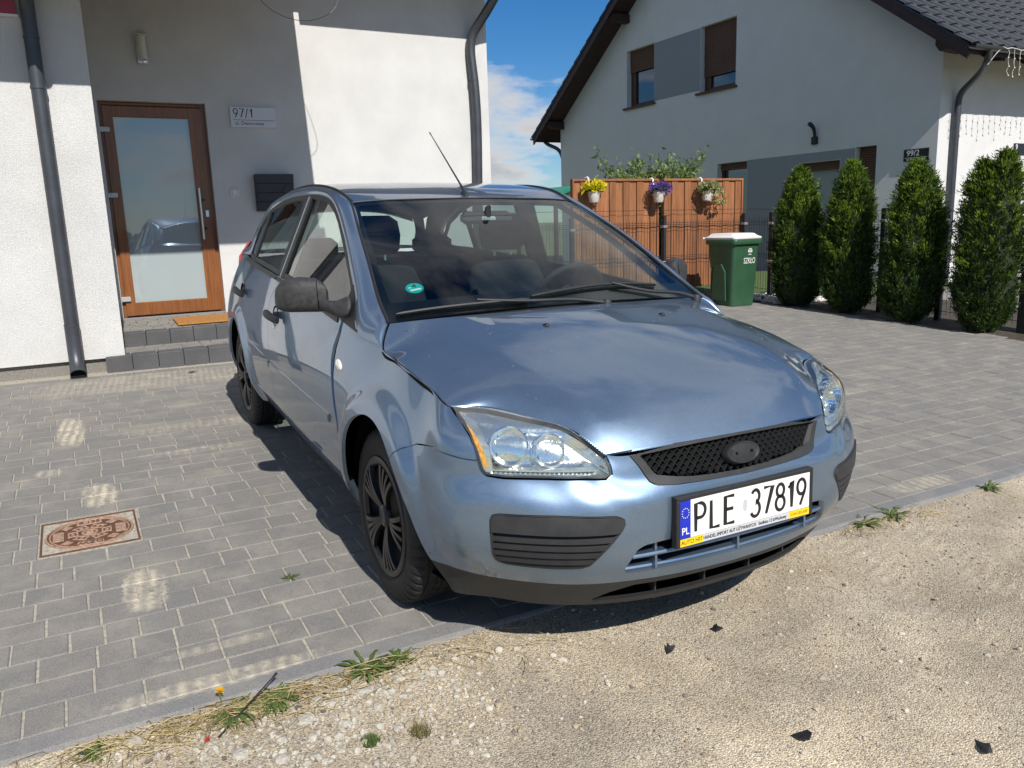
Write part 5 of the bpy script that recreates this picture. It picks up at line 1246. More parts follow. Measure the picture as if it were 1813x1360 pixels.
# ================================================================== house on the left
PLASTER = mat('white_plaster', (.76, .755, .735), .95, var=.06, vscale=2.2, bump=1.0, bscale=230, bdist=.012, spec=.2, detail=9)
ANTH = mat('anthracite_metal', (.062, .067, .078), .42, metal=.35, var=.15, vscale=6)
WXL, WXM, H1Y1 = -4.83, -6.30, 2.885
H1 = empty('white_house', (WXM, 0, float(gz(WXM, 0)))); H1.location = (0, 0, 0)
tag(H1, 'white plastered house with brown glazed door and raised entrance', 'house')
def wall_holes(name, axis, pos, thick, u0, u1, zb, ztop, holes, m, parent, sign=1):
    """wall in plane axis=pos with rectangular openings; u runs along the other horizontal axis, ztop(u) its top line"""
    us = sorted(set([u0, u1] + [h[0] for h in holes] + [h[1] for h in holes] + [p for p in getattr(ztop, 'knots', []) if u0 < p < u1])); mb = MB()
    def pt(u, z, d): return (pos - d * sign, u, z) if axis == 'x' else (u, pos - d * sign, z)
    for a, b in zip(us[:-1], us[1:]):
        mid_ = (a + b) / 2; cuts = [zb]
        hs = sorted([h for h in holes if h[0] < mid_ < h[1]], key=lambda h: h[2])
        segs = []; z = zb
        for h in hs: segs.append((z, h[2], 0)); z = h[3]
        segs.append((z, None, 1))
        for z0, z1, top in segs:
            za, zbb = (ztop(a), ztop(b)) if top else (z1, z1)
            if not top and z1 - z0 < 1e-4: continue
            V = [pt(a, z0, 0), pt(b, z0, 0), pt(b, zbb, 0), pt(a, za, 0), pt(a, z0, thick), pt(b, z0, thick), pt(b, zbb, thick), pt(a, za, thick)]
            mb.add(V, [(0, 1, 2, 3)])
            if not top: mb.add([V[3], V[2], V[6], V[7]], [(0, 1, 2, 3)])
            if z0 > zb: mb.add([V[0], V[1], V[5], V[4]], [(0, 1, 2, 3)])
    for h in holes:
        for u in (h[0], h[1]): mb.add([pt(u, h[2], 0), pt(u, h[3], 0), pt(u, h[3], thick), pt(u, h[2], thick)], [(0, 1, 2, 3)])
    return mb.build(name, m, parent)
class TopLine:
    def __init__(s, pts): s.p = pts; s.knots = [q[0] for q in pts]
    def __call__(s, u): return float(np.interp(u, [q[0] for q in s.p], [q[1] for q in s.p]))
DX = WXM - .09   # door plane
DY0, DY1, DZ0, DZ1 = -1.300, -.322, .497, 2.590
wall_holes('main_wall', 'x', WXM, .28, -1.392, H1Y1, .28, TopLine([(-1.4, 5.2), (H1Y1, 5.2)]), [(DY0, DY1, .40, DZ1)], PLASTER, H1)
mb = MB(); mb.box((WXL, -9, .318), (WXL - 6, -1.392, 5.0)); wing = mb.build('wing_wall', PLASTER, H1)
mb = MB(); mb.box((WXM - .001, H1Y1 - .001, .28), (WXM - 9, H1Y1 - .28, 5.2)); mb.build('side_wall', PLASTER, H1)
PLINTH = mat('pebble_plinth', (.30, .28, .25), .9, col2=(.12, .11, .10), vscale=160, detail=3, bump=.6, bscale=150)
mb = MB(); mb.box((WXL - .04, -9, .0), (WXL - 1, -1.45, .3175)); mb.box((WXM - .03, -1.2, .0), (WXM - 1, H1Y1 - .03, .279)); mb.build('plinth', PLINTH, H1)
# roof over wing and porch: one plane, notched back at the right
RS0 = (-3.93, 3.39); RSL = .38
def roof_z(x): return RS0[1] + RSL * (RS0[0] - x)
ROOFD = mat('roof_soffit_boards', (.10, .028, .022), .7, var=.2, vscale=9); TILE = mat('anthracite_tile', (.012, .0125, .015), .24, coat=.4, var=.2, vscale=7)
rp = MB(); V = []
for dz in (0.0, .16):
    V += [(-3.93, -9, roof_z(-3.93) + dz), (-3.93, .60, roof_z(-3.93) + dz), (-5.70, .60, roof_z(-5.70) + dz), (-5.70, 3.45, roof_z(-5.70) + dz), (-10.5, 3.45, roof_z(-10.5) + dz), (-10.5, -9, roof_z(-10.5) + dz)]
rp.add(V, [(5, 4, 2, 1, 0), (4, 3, 2), (6, 7, 8, 10, 11), (8, 9, 10)] + [(i, (i + 1) % 6, 6 + (i + 1) % 6, 6 + i) for i in range(6)]); H1R = rp.build('roof', ROOFD, H1)
for yb in (-.16, .40):
    mb = MB(); x0 = -4.62 if yb < 0 else -5.3; mb.box((x0, yb - .05, roof_z(x0) - .17), (-6.28, yb + .05, roof_z(x0) - .02)); 
    mb.V = [(v[0], v[1], v[2] + RSL * (x0 - v[0])) for v in mb.V]; mb.build('porch_beam', mat('maroon_beam', (.085, .016, .016), .55, var=.2, vscale=5), H1R)
mb = MB(); 
def gutter(name, y0, y1, x, z, parent, ax='y'):
    mb = MB(); n = 10; V = []
    for yy in (y0, y1):
        for i in range(n + 1):
            a = math.pi + math.pi * i / n; V.append((x + .065 * math.cos(a), yy, z + .065 * math.sin(a)))
        for i in range(n + 1):
            a = math.pi + math.pi * (n - i) / n; V.append((x + .058 * math.cos(a), yy, z + .058 * math.sin(a)))
    m_ = 2 * (n + 1); mb.add(V, [(i, (i + 1) % m_, m_ + (i + 1) % m_, m_ + i) for i in range(m_)] + [tuple(range(m_)), tuple(range(m_, 2 * m_))]); return mb.build(name, ANTH, parent, smooth=True, angle=40)
gutter('gutter', -9, .66, -3.86, 3.42, H1R); gutter('gutter', .66, 3.45, -5.63, 4.09, H1R)
# downpipes
def pipe(name, pts, r, parent, m=ANTH, rings=()):
    mb = MB(); mb.tube(crs(pts, 60) if len(pts) > 2 else pts, r, 16); o = mb.build(name, m, parent, smooth=True, angle=50)
    mb = MB()
    for (x, y, z) in rings: mb.lathe([(r + .001, -.012), (r + .005, -.010), (r + .005, .010), (r + .001, .012)], 18, Matrix.Translation((x, y, z)))
    if rings: tag(mb.build('pipe_collars', m, o, smooth=True), kind='stuff')
    return o
yp = -1.755; xp = WXL + .075
pipe('downpipe', [(xp, yp, .42), (xp, yp, 1.2), (xp, yp, 2.2), (xp, yp, 2.9), (xp + .02, yp, 3.05), (xp + .35, yp, 3.22), (-3.9, yp, 3.33), (-3.88, yp, 3.38)], .052, H1, rings=[(xp, yp, 2.44), (xp, yp, .62), (xp, yp, 2.80)])
pipe('pipe_outlet', [(xp, yp, .62), (xp, yp, .46), (xp + .01, yp, .38), (xp + .05, yp, .29), (xp + .10, yp, .235)], .056, H1)
mb = MB(); mb.lathe([(.0001, 0), (.0555, 0)], 20, basis((xp + .102, yp, .233), (0, 1, 0), (.62, 0, -.78))); mb.build('outlet_mouth', GAPM, H1)
mb = MB(); mb.box((xp - .05, yp - .06, .15), (xp + .07, yp + .06, .25), .01); mb.build('drain_cup', BLACK, H1)
pipe('downpipe', [(WXM + .075, 2.665, .2), (WXM + .075, 2.665, 1.6), (WXM + .075, 2.665, 3.0), (WXM + .08, 2.665, 3.44), (WXM + .16, 2.72, 3.56), (WXM + .50, 2.84, 3.90), (WXM + .60, 2.86, 4.0)], .052, H1, rings=[(WXM + .075, 2.665, 2.95)])
# red framed upper window at the far left
mb = MB(); mb.box((WXL + .02, -3.2, 2.965), (WXL + .05, -1.835, 3.06), .004); mb.build('red_window_frame', mat('red_frame', (.30, .012, .03), .35), H1); mb = MB(); mb.box((WXL + .001, -3.2, 2.945), (WXL + .045, -1.82, 2.963)); mb.build('window_sill', mat('white_sill', (.7, .7, .7), .4), H1)
mb = MB(); mb.box((WXL + .01, -3.2, 3.062), (WXL + .03, -1.835, 4.2)); mb.build('window_glass', mat('pale_glass', (.35, .42, .40), .1, coat=1), H1)
# entrance door
WOODD = mat('brown_door', (.26, .092, .022), .42, col2=(.15, .05, .013), vscale=26, detail=6, coat=.25)
for n in WOODD.node_tree.nodes:
    if n.type == 'TEX_NOISE': 
        mpn = WOODD.node_tree.nodes.new('ShaderNodeMapping'); mpn.inputs['Scale'].default_value = (1, 2.2, .12); tcx = [q for q in WOODD.node_tree.nodes if q.type == 'TEX_COORD'][0]
        WOODD.node_tree.links.new(tcx.outputs['Object'], mpn.inputs[0]); WOODD.node_tree.links.new(mpn.outputs[0], n.inputs['Vector'])
DOOR = empty('entrance_door', parent=H1)
def fr_box(a, b, m, name, bev=.006): 
    mb = MB(); mb.box(a, b, bev); return mb.build(name, m, DOOR)
fr_box((DX - .05, DY0, DZ0), (DX + .01, DY0 + .035, DZ1), WOODD, 'frame_jamb'); fr_box((DX - .05, DY1 - .035, DZ0), (DX + .01, DY1, DZ1), WOODD, 'frame_jamb'); fr_box((DX - .05, DY0 + .036, DZ1 - .035), (DX + .009, DY1 - .036, DZ1), WOODD, 'frame_head')
gy0, gy1, gz0, gz1 = -1.173, -.487, .645, 2.445
for a, b in (((DY0 + .037, DZ0 + .012), (gy0 - .001, DZ1 - .037)), ((gy1 + .001, DZ0 + .012), (DY1 - .037, DZ1 - .037))): fr_box((DX - .03, a[0], a[1]), (DX + .035, b[0], b[1]), WOODD, 'door_stile', .008)
for a, b in (((gy0, DZ0 + .013), (gy1, gz0)), ((gy0, gz1), (gy1, DZ1 - .038))): fr_box((DX - .03, a[0], a[1]), (DX + .034, b[0], b[1]), WOODD, 'door_rail', .008)
def frost():
    m = bpy.data.materials.new('frosted_glass'); m.use_nodes = True; t = m.node_tree; b = t.nodes['Principled BSDF']; b.inputs['Base Color'].default_value = (.33, .385, .39, 1); b.inputs['Roughness'].default_value = .6; b.inputs['Coat Weight'].default_value = 1.0; b.inputs['Coat Roughness'].default_value = .0; b.inputs['Coat IOR'].default_value = 2.0
    return m
mb = MB(); mb.box((DX - .005, gy0 - .01, gz0 - .01), (DX + .012, gy1 + .01, gz1 + .01)); mb.build('door_glass', frost(), DOOR)
mb = MB()
STEEL = mat('brushed_steel', (.60, .60, .61), .28, metal=1.0)
mb.tube([(DX + .085, -.463, 1.25), (DX + .085, -.463, 1.765)], .014, 14); DH = mb.build('pull_bar', STEEL, DOOR, smooth=True, angle=60)
for z in (1.36, 1.65):
    mb = MB(); mb.tube([(DX + .03, -.42, z), (DX + .085, -.463, z)], .010, 8); mb.build('bar_mount', mat('dark_bronze', (.03, .02, .018), .5), DOOR, smooth=True)
mb = MB(); mb.box((DX + .036, -.415, 1.475), (DX + .046, -.385, 1.545), .004); mb.build('lock_plate', STEEL, DOOR)
for z in (2.30, 1.68, .66):
    mb = MB(); mb.box((DX + .012, DY0 - .004, z), (DX + .060, DY0 + .085, z + .05), .005); mb.build('hinge', mat('hinge_grey', (.48, .48, .47), .4, metal=.4), DOOR)
mb = MB(); mb.box((DX - .05, DY0, .44), (DX + .05, DY1, DZ0 - .001)); mb.build('threshold', mat('threshold_grey', (.25, .25, .25), .5), DOOR)
mb = MB(); mb.box((DX - .3, DY0, .4), (DX - .06, DY1, DZ1)); mb.build('hall_back', mat('hall_dark', (.12, .12, .12), .9), DOOR)
# entrance steps of square concrete blocks
ST = empty('entrance_steps', (-4.8, -.5, .2)); ST.location = (0, 0, 0)
tag(ST, 'two low entrance steps edged with square dark concrete blocks', 'steps')
SBLK = mat('dark_step_block', (.092, .092, .095), .92, var=.16, vscale=4, bump=.8, bscale=120, detail=9)
def blockrow(x0, x1, y0, y1, zb, zt, L):
    y = y0
    while y < y1 - .03:
        yb = min(y + L, y1); mb = MB(); mb.box((x0, y + .003, zb), (x1, yb - .003, zt + rng.normal(0, .0015)), .007); mb.build('step_block', SBLK, ST); y += L
blockrow(-4.80, -4.97, -1.545, 1.6, .05, .328, .203); blockrow(-5.34, -5.50, -1.385, 1.6, .30, .455, .203)
def tread(x0, x1, y0, y1, z0, z1):
    x = x0
    while x > x1 + .02:
        xe = max(x - .10, x1); y = y0 - rng.uniform(0, .1)
        while y < y1:
            L = float(rng.choice([.10, .16, .2])); zz = z0 + (z1 - z0) * (x0 - x) / (x0 - x1); V, F = block_vf(L - .006, (x - xe) - .006); mb = MB(); xc, yc = (x + xe) / 2, max(y, y0) + (min(y + L, y1) - max(y, y0)) / 2
            if min(y + L, y1) - max(y, y0) > .03:
                V, F = block_vf(min(y + L, y1) - max(y, y0) - .006, (x - xe) - .006); mb.add([(xc + v[0], yc + v[1], zz + v[2] + rng.normal(0, .0005)) for v in V], F); mb.build('tread_paver', PAV, ST)
            y += L
        x = xe
tread(-4.975, -5.335, -1.38, .30, .327, .330); tread(-5.505, -6.29, -1.38, .20, .455, .492)
mb = MB(); mb.box((-4.96, -1.386, .1), (-5.345, 1.6, .320)); mb.box((-5.49, -1.386, .2), (-6.299, 1.6, .448)); mb.build('step_fill', JOINT, ST)
# door mat
mb = MB(); G = []
DM = mat('coir_mat', (.42, .19, .045), .95, var=.3, vscale=90, bump=.8, bscale=300, detail=6)
mb.box((-5.56, -.88, 0), (-6.02, -.22, .018), .006); mb.V = [(v[0], v[1], v[2] + .4585 + .047 * (-5.505 - v[0])) for v in mb.V]; o = mb.build('door_mat', DM); tag(o, 'orange coir door mat on the top entrance step', 'door mat')
# wall lamp, house number, bell, letter box
LMP = empty('wall_lamp', (WXM, -.852, 3.07)); tag(LMP, 'slim upright wall lamp above the brown entrance door', 'lamp')
mb = MB(); mb.box((0.0, -.045, -.135), (.03, .045, .135), .004); mb.build('back_plate', STEEL, LMP)
mb = MB(); V = []
for z in (-.11, .115):
    for i in range(9): a = math.pi * i / 8; V.append((.03 + .045 * math.sin(a), .040 * math.cos(a), z))
mb.add(V, [(i, i + 1, 9 + i + 1, 9 + i) for i in range(8)] + [tuple(range(9)), tuple(range(9, 18))[::-1]]); mb.build('lamp_shade', mat('opal_glass', (.62, .62, .52), .35), LMP, smooth=True, angle=50)
mb = MB(); mb.lathe([(0, .02), (.016, .016), (.018, 0)], 16, basis((.06, .01, -.118), (0, 1, 0), (1, 0, 0))); mb.build('motion_sensor', SATIN, LMP, smooth=True)
mb = MB(); mb.box((.0, -.046, .118), (.08, .046, .134), .003); mb.build('lamp_cap', STEEL, LMP)
PLQ = empty('house_number_plate', (WXM + .004, .140, 2.470)); tag(PLQ, 'light grey house number plate 97/1 beside the entrance door', 'sign')
mb = MB(); mb.box((0, -.229, -.100), (.014, .229, .100), .002); mb.build('plate', mat('plaque_silver', (.62, .63, .66), .4), PLQ)
TM = basis((.0146, 0, 0), (0, 1, 0), (1, 0, 0))
gm, wd_ = glyphs('97/1', .085, .0085, .012, 1.1); put(gm, -.200, -.005, 'plate_number', INK, PLQ, TM, .001)
mb = MB(); mb.box((0.0147, -.205, -.0315), (.0155, .212, -.0275)); mb.build('plate_line', INK, PLQ); text_mesh('plate_street', 'ul. Dworcowa', .050, TM @ Matrix.Translation((-.045, -.062, 0)), INK, PLQ, sx=1.0)
BEL = empty('door_bell', (WXM + .001, -.116, 1.717)); tag(BEL, 'small white square bell push on the wall', 'doorbell')
mb = MB(); mb.box((0, -.042, -.042), (.012, .042, .042), .004); mb.build('bell_plate', mat('white_plastic', (.72, .72, .70), .4), BEL); mb = MB(); mb.box((.012, -.026, -.026), (.017, .026, .026), .003); mb.build('bell_rocker', MAT['white_plastic'], BEL); mb = MB(); mb.box((.0125, -.029, -.029), (.0135, .029, .029)); mb.build('bell_gap', GREYPL, BEL)
LB = empty('letter_box', (WXM, .283, 1.71)); tag(LB, 'anthracite metal letter box with slanted front on the wall', 'letter box')
AN2 = mat('anthracite_box', (.022, .028, .040), .45, var=.1)
mb = MB(); mb.prism([(.002, -.19), (.05, -.19), (.115, .185), (.002, .185)], -.195, .195, 1); mb.build('box_body', AN2, LB)
for k in range(4):
    z0 = -.185 + .0925 * k; z1 = z0 + .088; f = lambda z: .053 + (z + .19) / .375 * .065; mb = MB(); mb.add([(f(z0), -.192, z0), (f(z0), .192, z0), (f(z1), .192, z1), (f(z1), -.192, z1), (f(z0) + .006, -.190, z0 + .002), (f(z0) + .006, .190, z0 + .002), (f(z1) + .006, .190, z1 - .002), (f(z1) + .006, -.190, z1 - .002)], [(4, 5, 6, 7), (0, 1, 5, 4), (1, 2, 6, 5), (2, 3, 7, 6), (3, 0, 4, 7)]); mb.build('front_slat', AN2, LB)
mb = MB(); mb.add([(.122, .06, .01), (.122, .066, .008), (.124, .115, .075), (.124, .109, .077)], [(0, 1, 2, 3)]); mb.build('slot_notch', GAPM, LB)
# loose cable hanging under the porch roof
P = crs([(-5.0, -.02, 3.42), (-5.0, .03, 3.286), (-5.0, .12, 3.21), (-5.0, .229, 3.165), (-5.0, .403, 3.147), (-5.0, .613, 3.217), (-5.0, .70, 3.30), (-5.0, .71, 3.42), (-5.0, .60, 3.80)], 60); mb = MB(); mb.tube([tuple(p) for p in P], .0028, 5); tag(mb.build('loose_cable', mat('cable_grey', (.10, .10, .11), .5), smooth=True), 'thin grey cable hanging in a loop under the eaves', 'cable')
# ================================================================== house on the right
H2Y = 10.5; H2X0, H2X1 = -16.87, -5.72
PLAST2 = mat('grey_white_plaster', (.78, .775, .76), .95, var=.03, vscale=2, bump=1.0, bscale=230, bdist=.012, spec=.2, detail=9); BANDM = mat('grey_plaster_band', (.31, .325, .34), .95, bump=.7, bscale=210, spec=.2)
H2 = empty('gable_house', (0, 0, 0)); tag(H2, 'pale rendered gable house with black tiled roof and brown shutters', 'house')
RID = -11.2; SL2 = .70; EZ = 3.62; EX1 = -4.95; EX0 = -17.45
def r2z(x): return EZ + SL2 * min(EX1 - x, x - EX0)
w_top = TopLine([(H2X0, r2z(H2X0) - .12), (RID, r2z(RID) - .12), (H2X1, r2z(H2X1) - .12)])
HOL = {'w1': (-13.84, -12.80, 3.93, 5.21), 'w2': (-11.25, -10.20, 3.90, 5.21), 'g1': (-10.68, -9.82, .35, 2.39), 'g2': (-8.48, -7.56, .35, 2.23), 'g3': (-7.24, -6.82, .35, 2.41), 'g0': (-13.4, -12.2, 1.0, 2.39)}
wall_holes('gable_wall', 'y', H2Y, .22, H2X0, H2X1, .1, w_top, list(HOL.values()), PLAST2, H2, sign=-1)
mb = MB(); mb.box((H2X1, H2Y + .001, .1), (H2X1 - .25, H2Y + 9, r2z(H2X1) - .05)); mb.build('front_wall', PLAST2, H2)
mb = MB(); mb.box((H2X0, H2Y + .001, .1), (H2X0 + .25, H2Y + 9, 3.9)); mb.build('back_wall', PLAST2, H2)
mb = MB(); mb.box((-12.79, H2Y - .004, 3.95), (-11.26, H2Y + .02, 5.20)); mb.build('wall_band', BANDM, H2)
mb = MB()
for a, b in (((-9.81, .2), (-8.49, 2.40)), ((-8.489, 2.24), (-7.551, 2.40)), ((-7.55, .2), (-7.25, 2.40))): mb.box((a[0], H2Y - .004, a[1]), (b[0], H2Y + .01, b[1]))
tag(mb.build('wall_band', BANDM, H2), kind='stuff')
WOODB = mat('brown_window', (.075, .030, .014), .5, var=.2, vscale=12); SHUT = mat('brown_shutter', (.115, .052, .028), .55, var=.1, vscale=3); WGL = mat('window_glass', (.015, .02, .028), .02, coat=1.0, spec=1.0)
for key, shz in (('w1', 4.72), ('w2', 4.20), ('g1', 2.25), ('g2', 2.08), ('g3', 1.55), ('g0', 2.2)):
    x0, x1, z0, z1 = HOL[key]; Wn = empty('window', parent=H2); yf = H2Y + .13
    for a, b in (((x0, z0), (x0 + .07, z1)), ((x1 - .07, z0), (x1, z1))):
        mb = MB(); mb.box((a[0], yf, a[1]), (b[0], yf + .07, b[1]), .006); mb.build('frame_side', WOODB, Wn)
    for a, b in (((x0 + .071, z0), (x1 - .071, z0 + .08)), ((x0 + .071, z1 - .08), (x1 - .071, z1))):
        mb = MB(); mb.box((a[0], yf + .001, a[1]), (b[0], yf + .069, b[1]), .006); mb.build('frame_rail', WOODB, Wn)
    mb = MB(); mb.box((x0 + .07, yf + .03, z0 + .08), (x1 - .07, yf + .04, z1 - .08)); mb.build('pane', WGL if key != 'g2' else mat('curtained_pane', (.30, .33, .34), .05, coat=1), Wn)
    mb = MB(); V = []; F = []; z = shz; k = 0
    while z < z1 - .005: mb.box((x0 + .02, yf - .035, z), (x1 - .02, yf - .022 + .006, z + .034), .006); z += .038
    tag(mb.build('shutter_slats', SHUT, Wn), kind='stuff')
    if key[0] == 'w':
        mb = MB(); mb.box((x0 - .10, H2Y - .06, z0 - .05), (x1 + .05, yf, z0 - .004), .008); mb.build('sill', WOODB, Wn)
        mb = MB(); mb.box((x0 + .09, yf - .01, z0 + .05), (x0 + .20, yf + .028, shz)); mb.build('sash_edge', WOODB, Wn)
# roof
H2R = empty('roof', parent=H2); BRN = mat('dark_brown_timber', (.032, .013, .011), .6, var=.3, vscale=6)
def slab(name, xa, xb, y0, y1, t0, t1, m):
    mb = MB(); V = [(xa, y0, r2z(xa) + t0), (xb, y0, r2z(xb) + t0), (xb, y1, r2z(xb) + t0), (xa, y1, r2z(xa) + t0), (xa, y0, r2z(xa) + t1), (xb, y0, r2z(xb) + t1), (xb, y1, r2z(xb) + t1), (xa, y1, r2z(xa) + t1)]
    mb.add(V, [(3, 2, 1, 0), (4, 5, 6, 7), (0, 1, 5, 4), (1, 2, 6, 5), (2, 3, 7, 6), (3, 0, 4, 7)]); return mb.build(name, m, H2R)
VY = 9.95
slab('soffit_boards', EX1 - .02, RID, VY + .04, 20, -.15, -.03, BRN); slab('soffit_boards', EX0 + .02, RID, VY + .04, 20, -.15, -.03, BRN)
slab('verge_board', EX1 - .02, RID, VY, VY + .038, -.22, .0, BRN); slab('verge_board', EX0 + .02, RID, VY, VY + .038, -.22, .0, BRN)
slab('tile_bed', EX1, RID, VY - .02, 20, -.029, .002, TILE); slab('tile_bed', EX0, RID, VY - .02, 20, -.029, .002, TILE)
# roof tiles: one profiled tile, copied up the front slope and along the far verge
def tile_vf(w=.30, l=.385):
    V = []; F = []; n = 8
    for row, (s, h) in enumerate(((0, .0), (0, .030), (.02, .036), (l, .012))):
        for i in range(n + 1):
            t = i / n; wv = .018 * math.sin(2 * math.pi * (t - .15)) + .004; V.append((-s, t * w, h + wv * (1 if row else .2)))
    for r in range(3):
        for i in range(n): F.append((r * (n + 1) + i, r * (n + 1) + i + 1, (r + 1) * (n + 1) + i + 1, (r + 1) * (n + 1) + i))
    return V, F
TVv, TFf = tile_vf(); tme = bpy.data.meshes.new('roof_tile'); tme.from_pydata(TVv, [], TFf); tme.update(); tme.polygons.foreach_set('use_smooth', [True] * len(TFf)); tme.set_sharp_from_angle(angle=math.radians(50)); tme.materials.append(TILE)
ang = math.atan(SL2); rl = .34
def put_tile(x, y, side_):
    o = bpy.data.objects.new('roof_tile', tme); COL.objects.link(o); o.parent = H2R
    R_ = Matrix.Rotation(ang, 4, 'Y') if side_ > 0 else Matrix.Rotation(math.pi, 4, 'Z') @ Matrix.Rotation(ang, 4, 'Y')
    o.matrix_world = Matrix.Translation((x, y, r2z(x) + .004)) @ R_; return o
cnt = 0
for r in range(26):
    x = EX1 + .03 - r * rl * math.cos(ang)
    if x < RID + .3: break
    for c in range(14 if r < 16 else 3):
        if cnt < 262: put_tile(x, VY - .03 + .30 * c, 1); cnt += 1
for r in range(22):
    x = EX0 - .03 + r * rl * math.cos(ang)
    if x > RID - .3: break
    put_tile(x, VY + .27, -1); cnt += 1
restm = MB()
for r in range(26):
    x = EX1 + .03 - r * rl * math.cos(ang)
    if x < RID + .3: break
    for c in range(14 if r < 16 else 3, 30):
        M_ = Matrix.Translation((x, VY - .03 + .30 * c, r2z(x) + .004)) @ Matrix.Rotation(ang, 4, 'Y'); restm.add([tuple(M_ @ Vector(v)) for v in TVv], TFf)
tag(restm.build('tile_field', TILE, H2R, smooth=True, angle=50), kind='stuff')
for xx, zz in ((-5.45, r2z(-5.45) - .24), (-16.75, r2z(-16.75) - .24), (-8.6, r2z(-8.6) - .24), (-13.8, r2z(-13.8) - .24), (RID, r2z(RID) - .35)):
    mb = MB(); mb.prism([(VY + .06, zz + .08), (VY + .06, zz - .02), (VY + .16, zz - .09), (VY + .45, zz - .11), (H2Y + .05, zz - .11), (H2Y + .05, zz + .08)], xx - .08, xx + .08, 0); mb.build('purlin_end', BRN, H2R)
for yy in np.arange(10.9, 18, .9):
    mb = MB(); mb.prism([(-5.7, r2z(-5.7) - .16), (-5.7, r2z(-5.7) - .32), (-5.2, r2z(-5.2) - .31), (-5.03, r2z(-5.03) - .22), (-5.03, r2z(-5.03) - .155)], yy - .05, yy + .05, 1); mb.build('rafter_end', BRN, H2R)
gutter('gutter', VY - .02, 19, EX1 + .05, EZ - .02, H2R); gutter('gutter', VY - .02, 19, EX0 - .05, EZ - .02, H2R)
pipe('downpipe', [(-4.90, 10.35, 3.56), (-4.92, 10.36, 3.48), (-5.1, 10.55, 3.34), (-5.48, 10.78, 3.16), (-5.62, 10.83, 3.05), (-5.64, 10.83, 2.9), (-5.64, 10.83, 2.0), (-5.64, 10.83, .1)], .048, H2, rings=[(-5.64, 10.83, 2.75)])
pipe('downpipe', [(-17.45, 10.3, 3.55), (-17.3, 10.35, 3.42), (-17.0, 10.5, 3.25), (-16.93, 10.6, 3.0), (-16.93, 10.6, .1)], .05, H2)
# plaques and lamp on that house
PQ2 = empty('house_number_plate', (-6.07, H2Y - .004, 2.185)); PQ2.rotation_euler = (0, 0, 0)
tag(PQ2, 'black house number plate 99/2 on the gable wall above the cypress', 'sign')
mb = MB(); mb.box((-.22, -.012, -.095), (.22, 0, .095), .002); mb.build('plate', mat('plaque_black', (.012, .013, .016), .35), PQ2)
TM2 = basis((0, -.0125, 0), (1, 0, 0), (0, -1, 0)); text_mesh('plate_number', '99/2', .13, TM2 @ Matrix.Translation((-.055, .028, 0)), PLATEW, PQ2)
mb = MB(); mb.box((-.20, -.0135, -.042), (.20, -.0127, -.037)); mb.build('plate_line', PLATEW, PQ2); text_mesh('plate_street', 'ul. Dworcowa', .05, TM2 @ Matrix.Translation((-.02, -.065, 0)), PLATEW, PQ2)
PQ3 = empty('house_number_plate', (H2X1 + .004, 12.75, 2.27)); tag(PQ3, 'black number plate on the sunlit front wall at the right edge', 'sign'); mb = MB(); mb.box((0, -.22, -.095), (.012, .22, .095), .002); mb.build('plate', MAT['plaque_black'], PQ3)
text_mesh('plate_number', '9', .13, basis((.0125, 0, 0), (0, 1, 0), (1, 0, 0)) @ Matrix.Translation((-.15, .028, 0)), PLATEW, PQ3)
WL2 = empty('wall_lamp', (-8.12, H2Y, 2.66)); tag(WL2, 'small black curved wall lamp on the gable wall', 'lamp')
mb = MB(); mb.box((-.055, -.055, -.12), (.055, 0, .02), .01); mb.build('lamp_base', BLACK, WL2); mb = MB(); mb.tube(crs([(0, -.03, 0), (0, -.04, .10), (0, -.09, .19), (0, -.18, .24)], 14), np.linspace(.025, .04, 14), 8); mb.build('lamp_arm', BLACK, WL2, smooth=True)
# string of icicle lights along the gutter
SLT = mat('pale_cable', (.62, .60, .54), .5); mb = MB(); rg_ = np.random.default_rng(5)
yy = 10.45; main = [(-4.86, 10.38, 3.60), (-4.87, 10.50, 3.66)]
mb.tube([(-4.95, 10.4, 3.36), (-4.88, 10.47, 3.5), (-4.84, 10.56, 3.60)] + [(-4.83, y_, 3.585 + .012 * math.sin(y_ * 17)) for y_ in np.arange(10.65, 14.5, .12)], .006, 5)
for y_ in list(np.arange(10.7, 14.5, .15)):
    Ln = rg_.uniform(.16, .42); x_ = -4.83; pts = [(x_ + rg_.normal(0, .008), y_ + rg_.normal(0, .012), 3.58 - Ln * t) for t in np.linspace(0, 1, 7)]; mb.tube(pts, .0035, 4)
    for p in pts[2::2]: mb.box((p[0] - .007, p[1] - .012, p[2] - .01), (p[0] + .007, p[1] + .014, p[2] + .004))
tag(mb.build('string_lights', SLT), 'pale icicle light string hanging from the gutter', 'string lights')
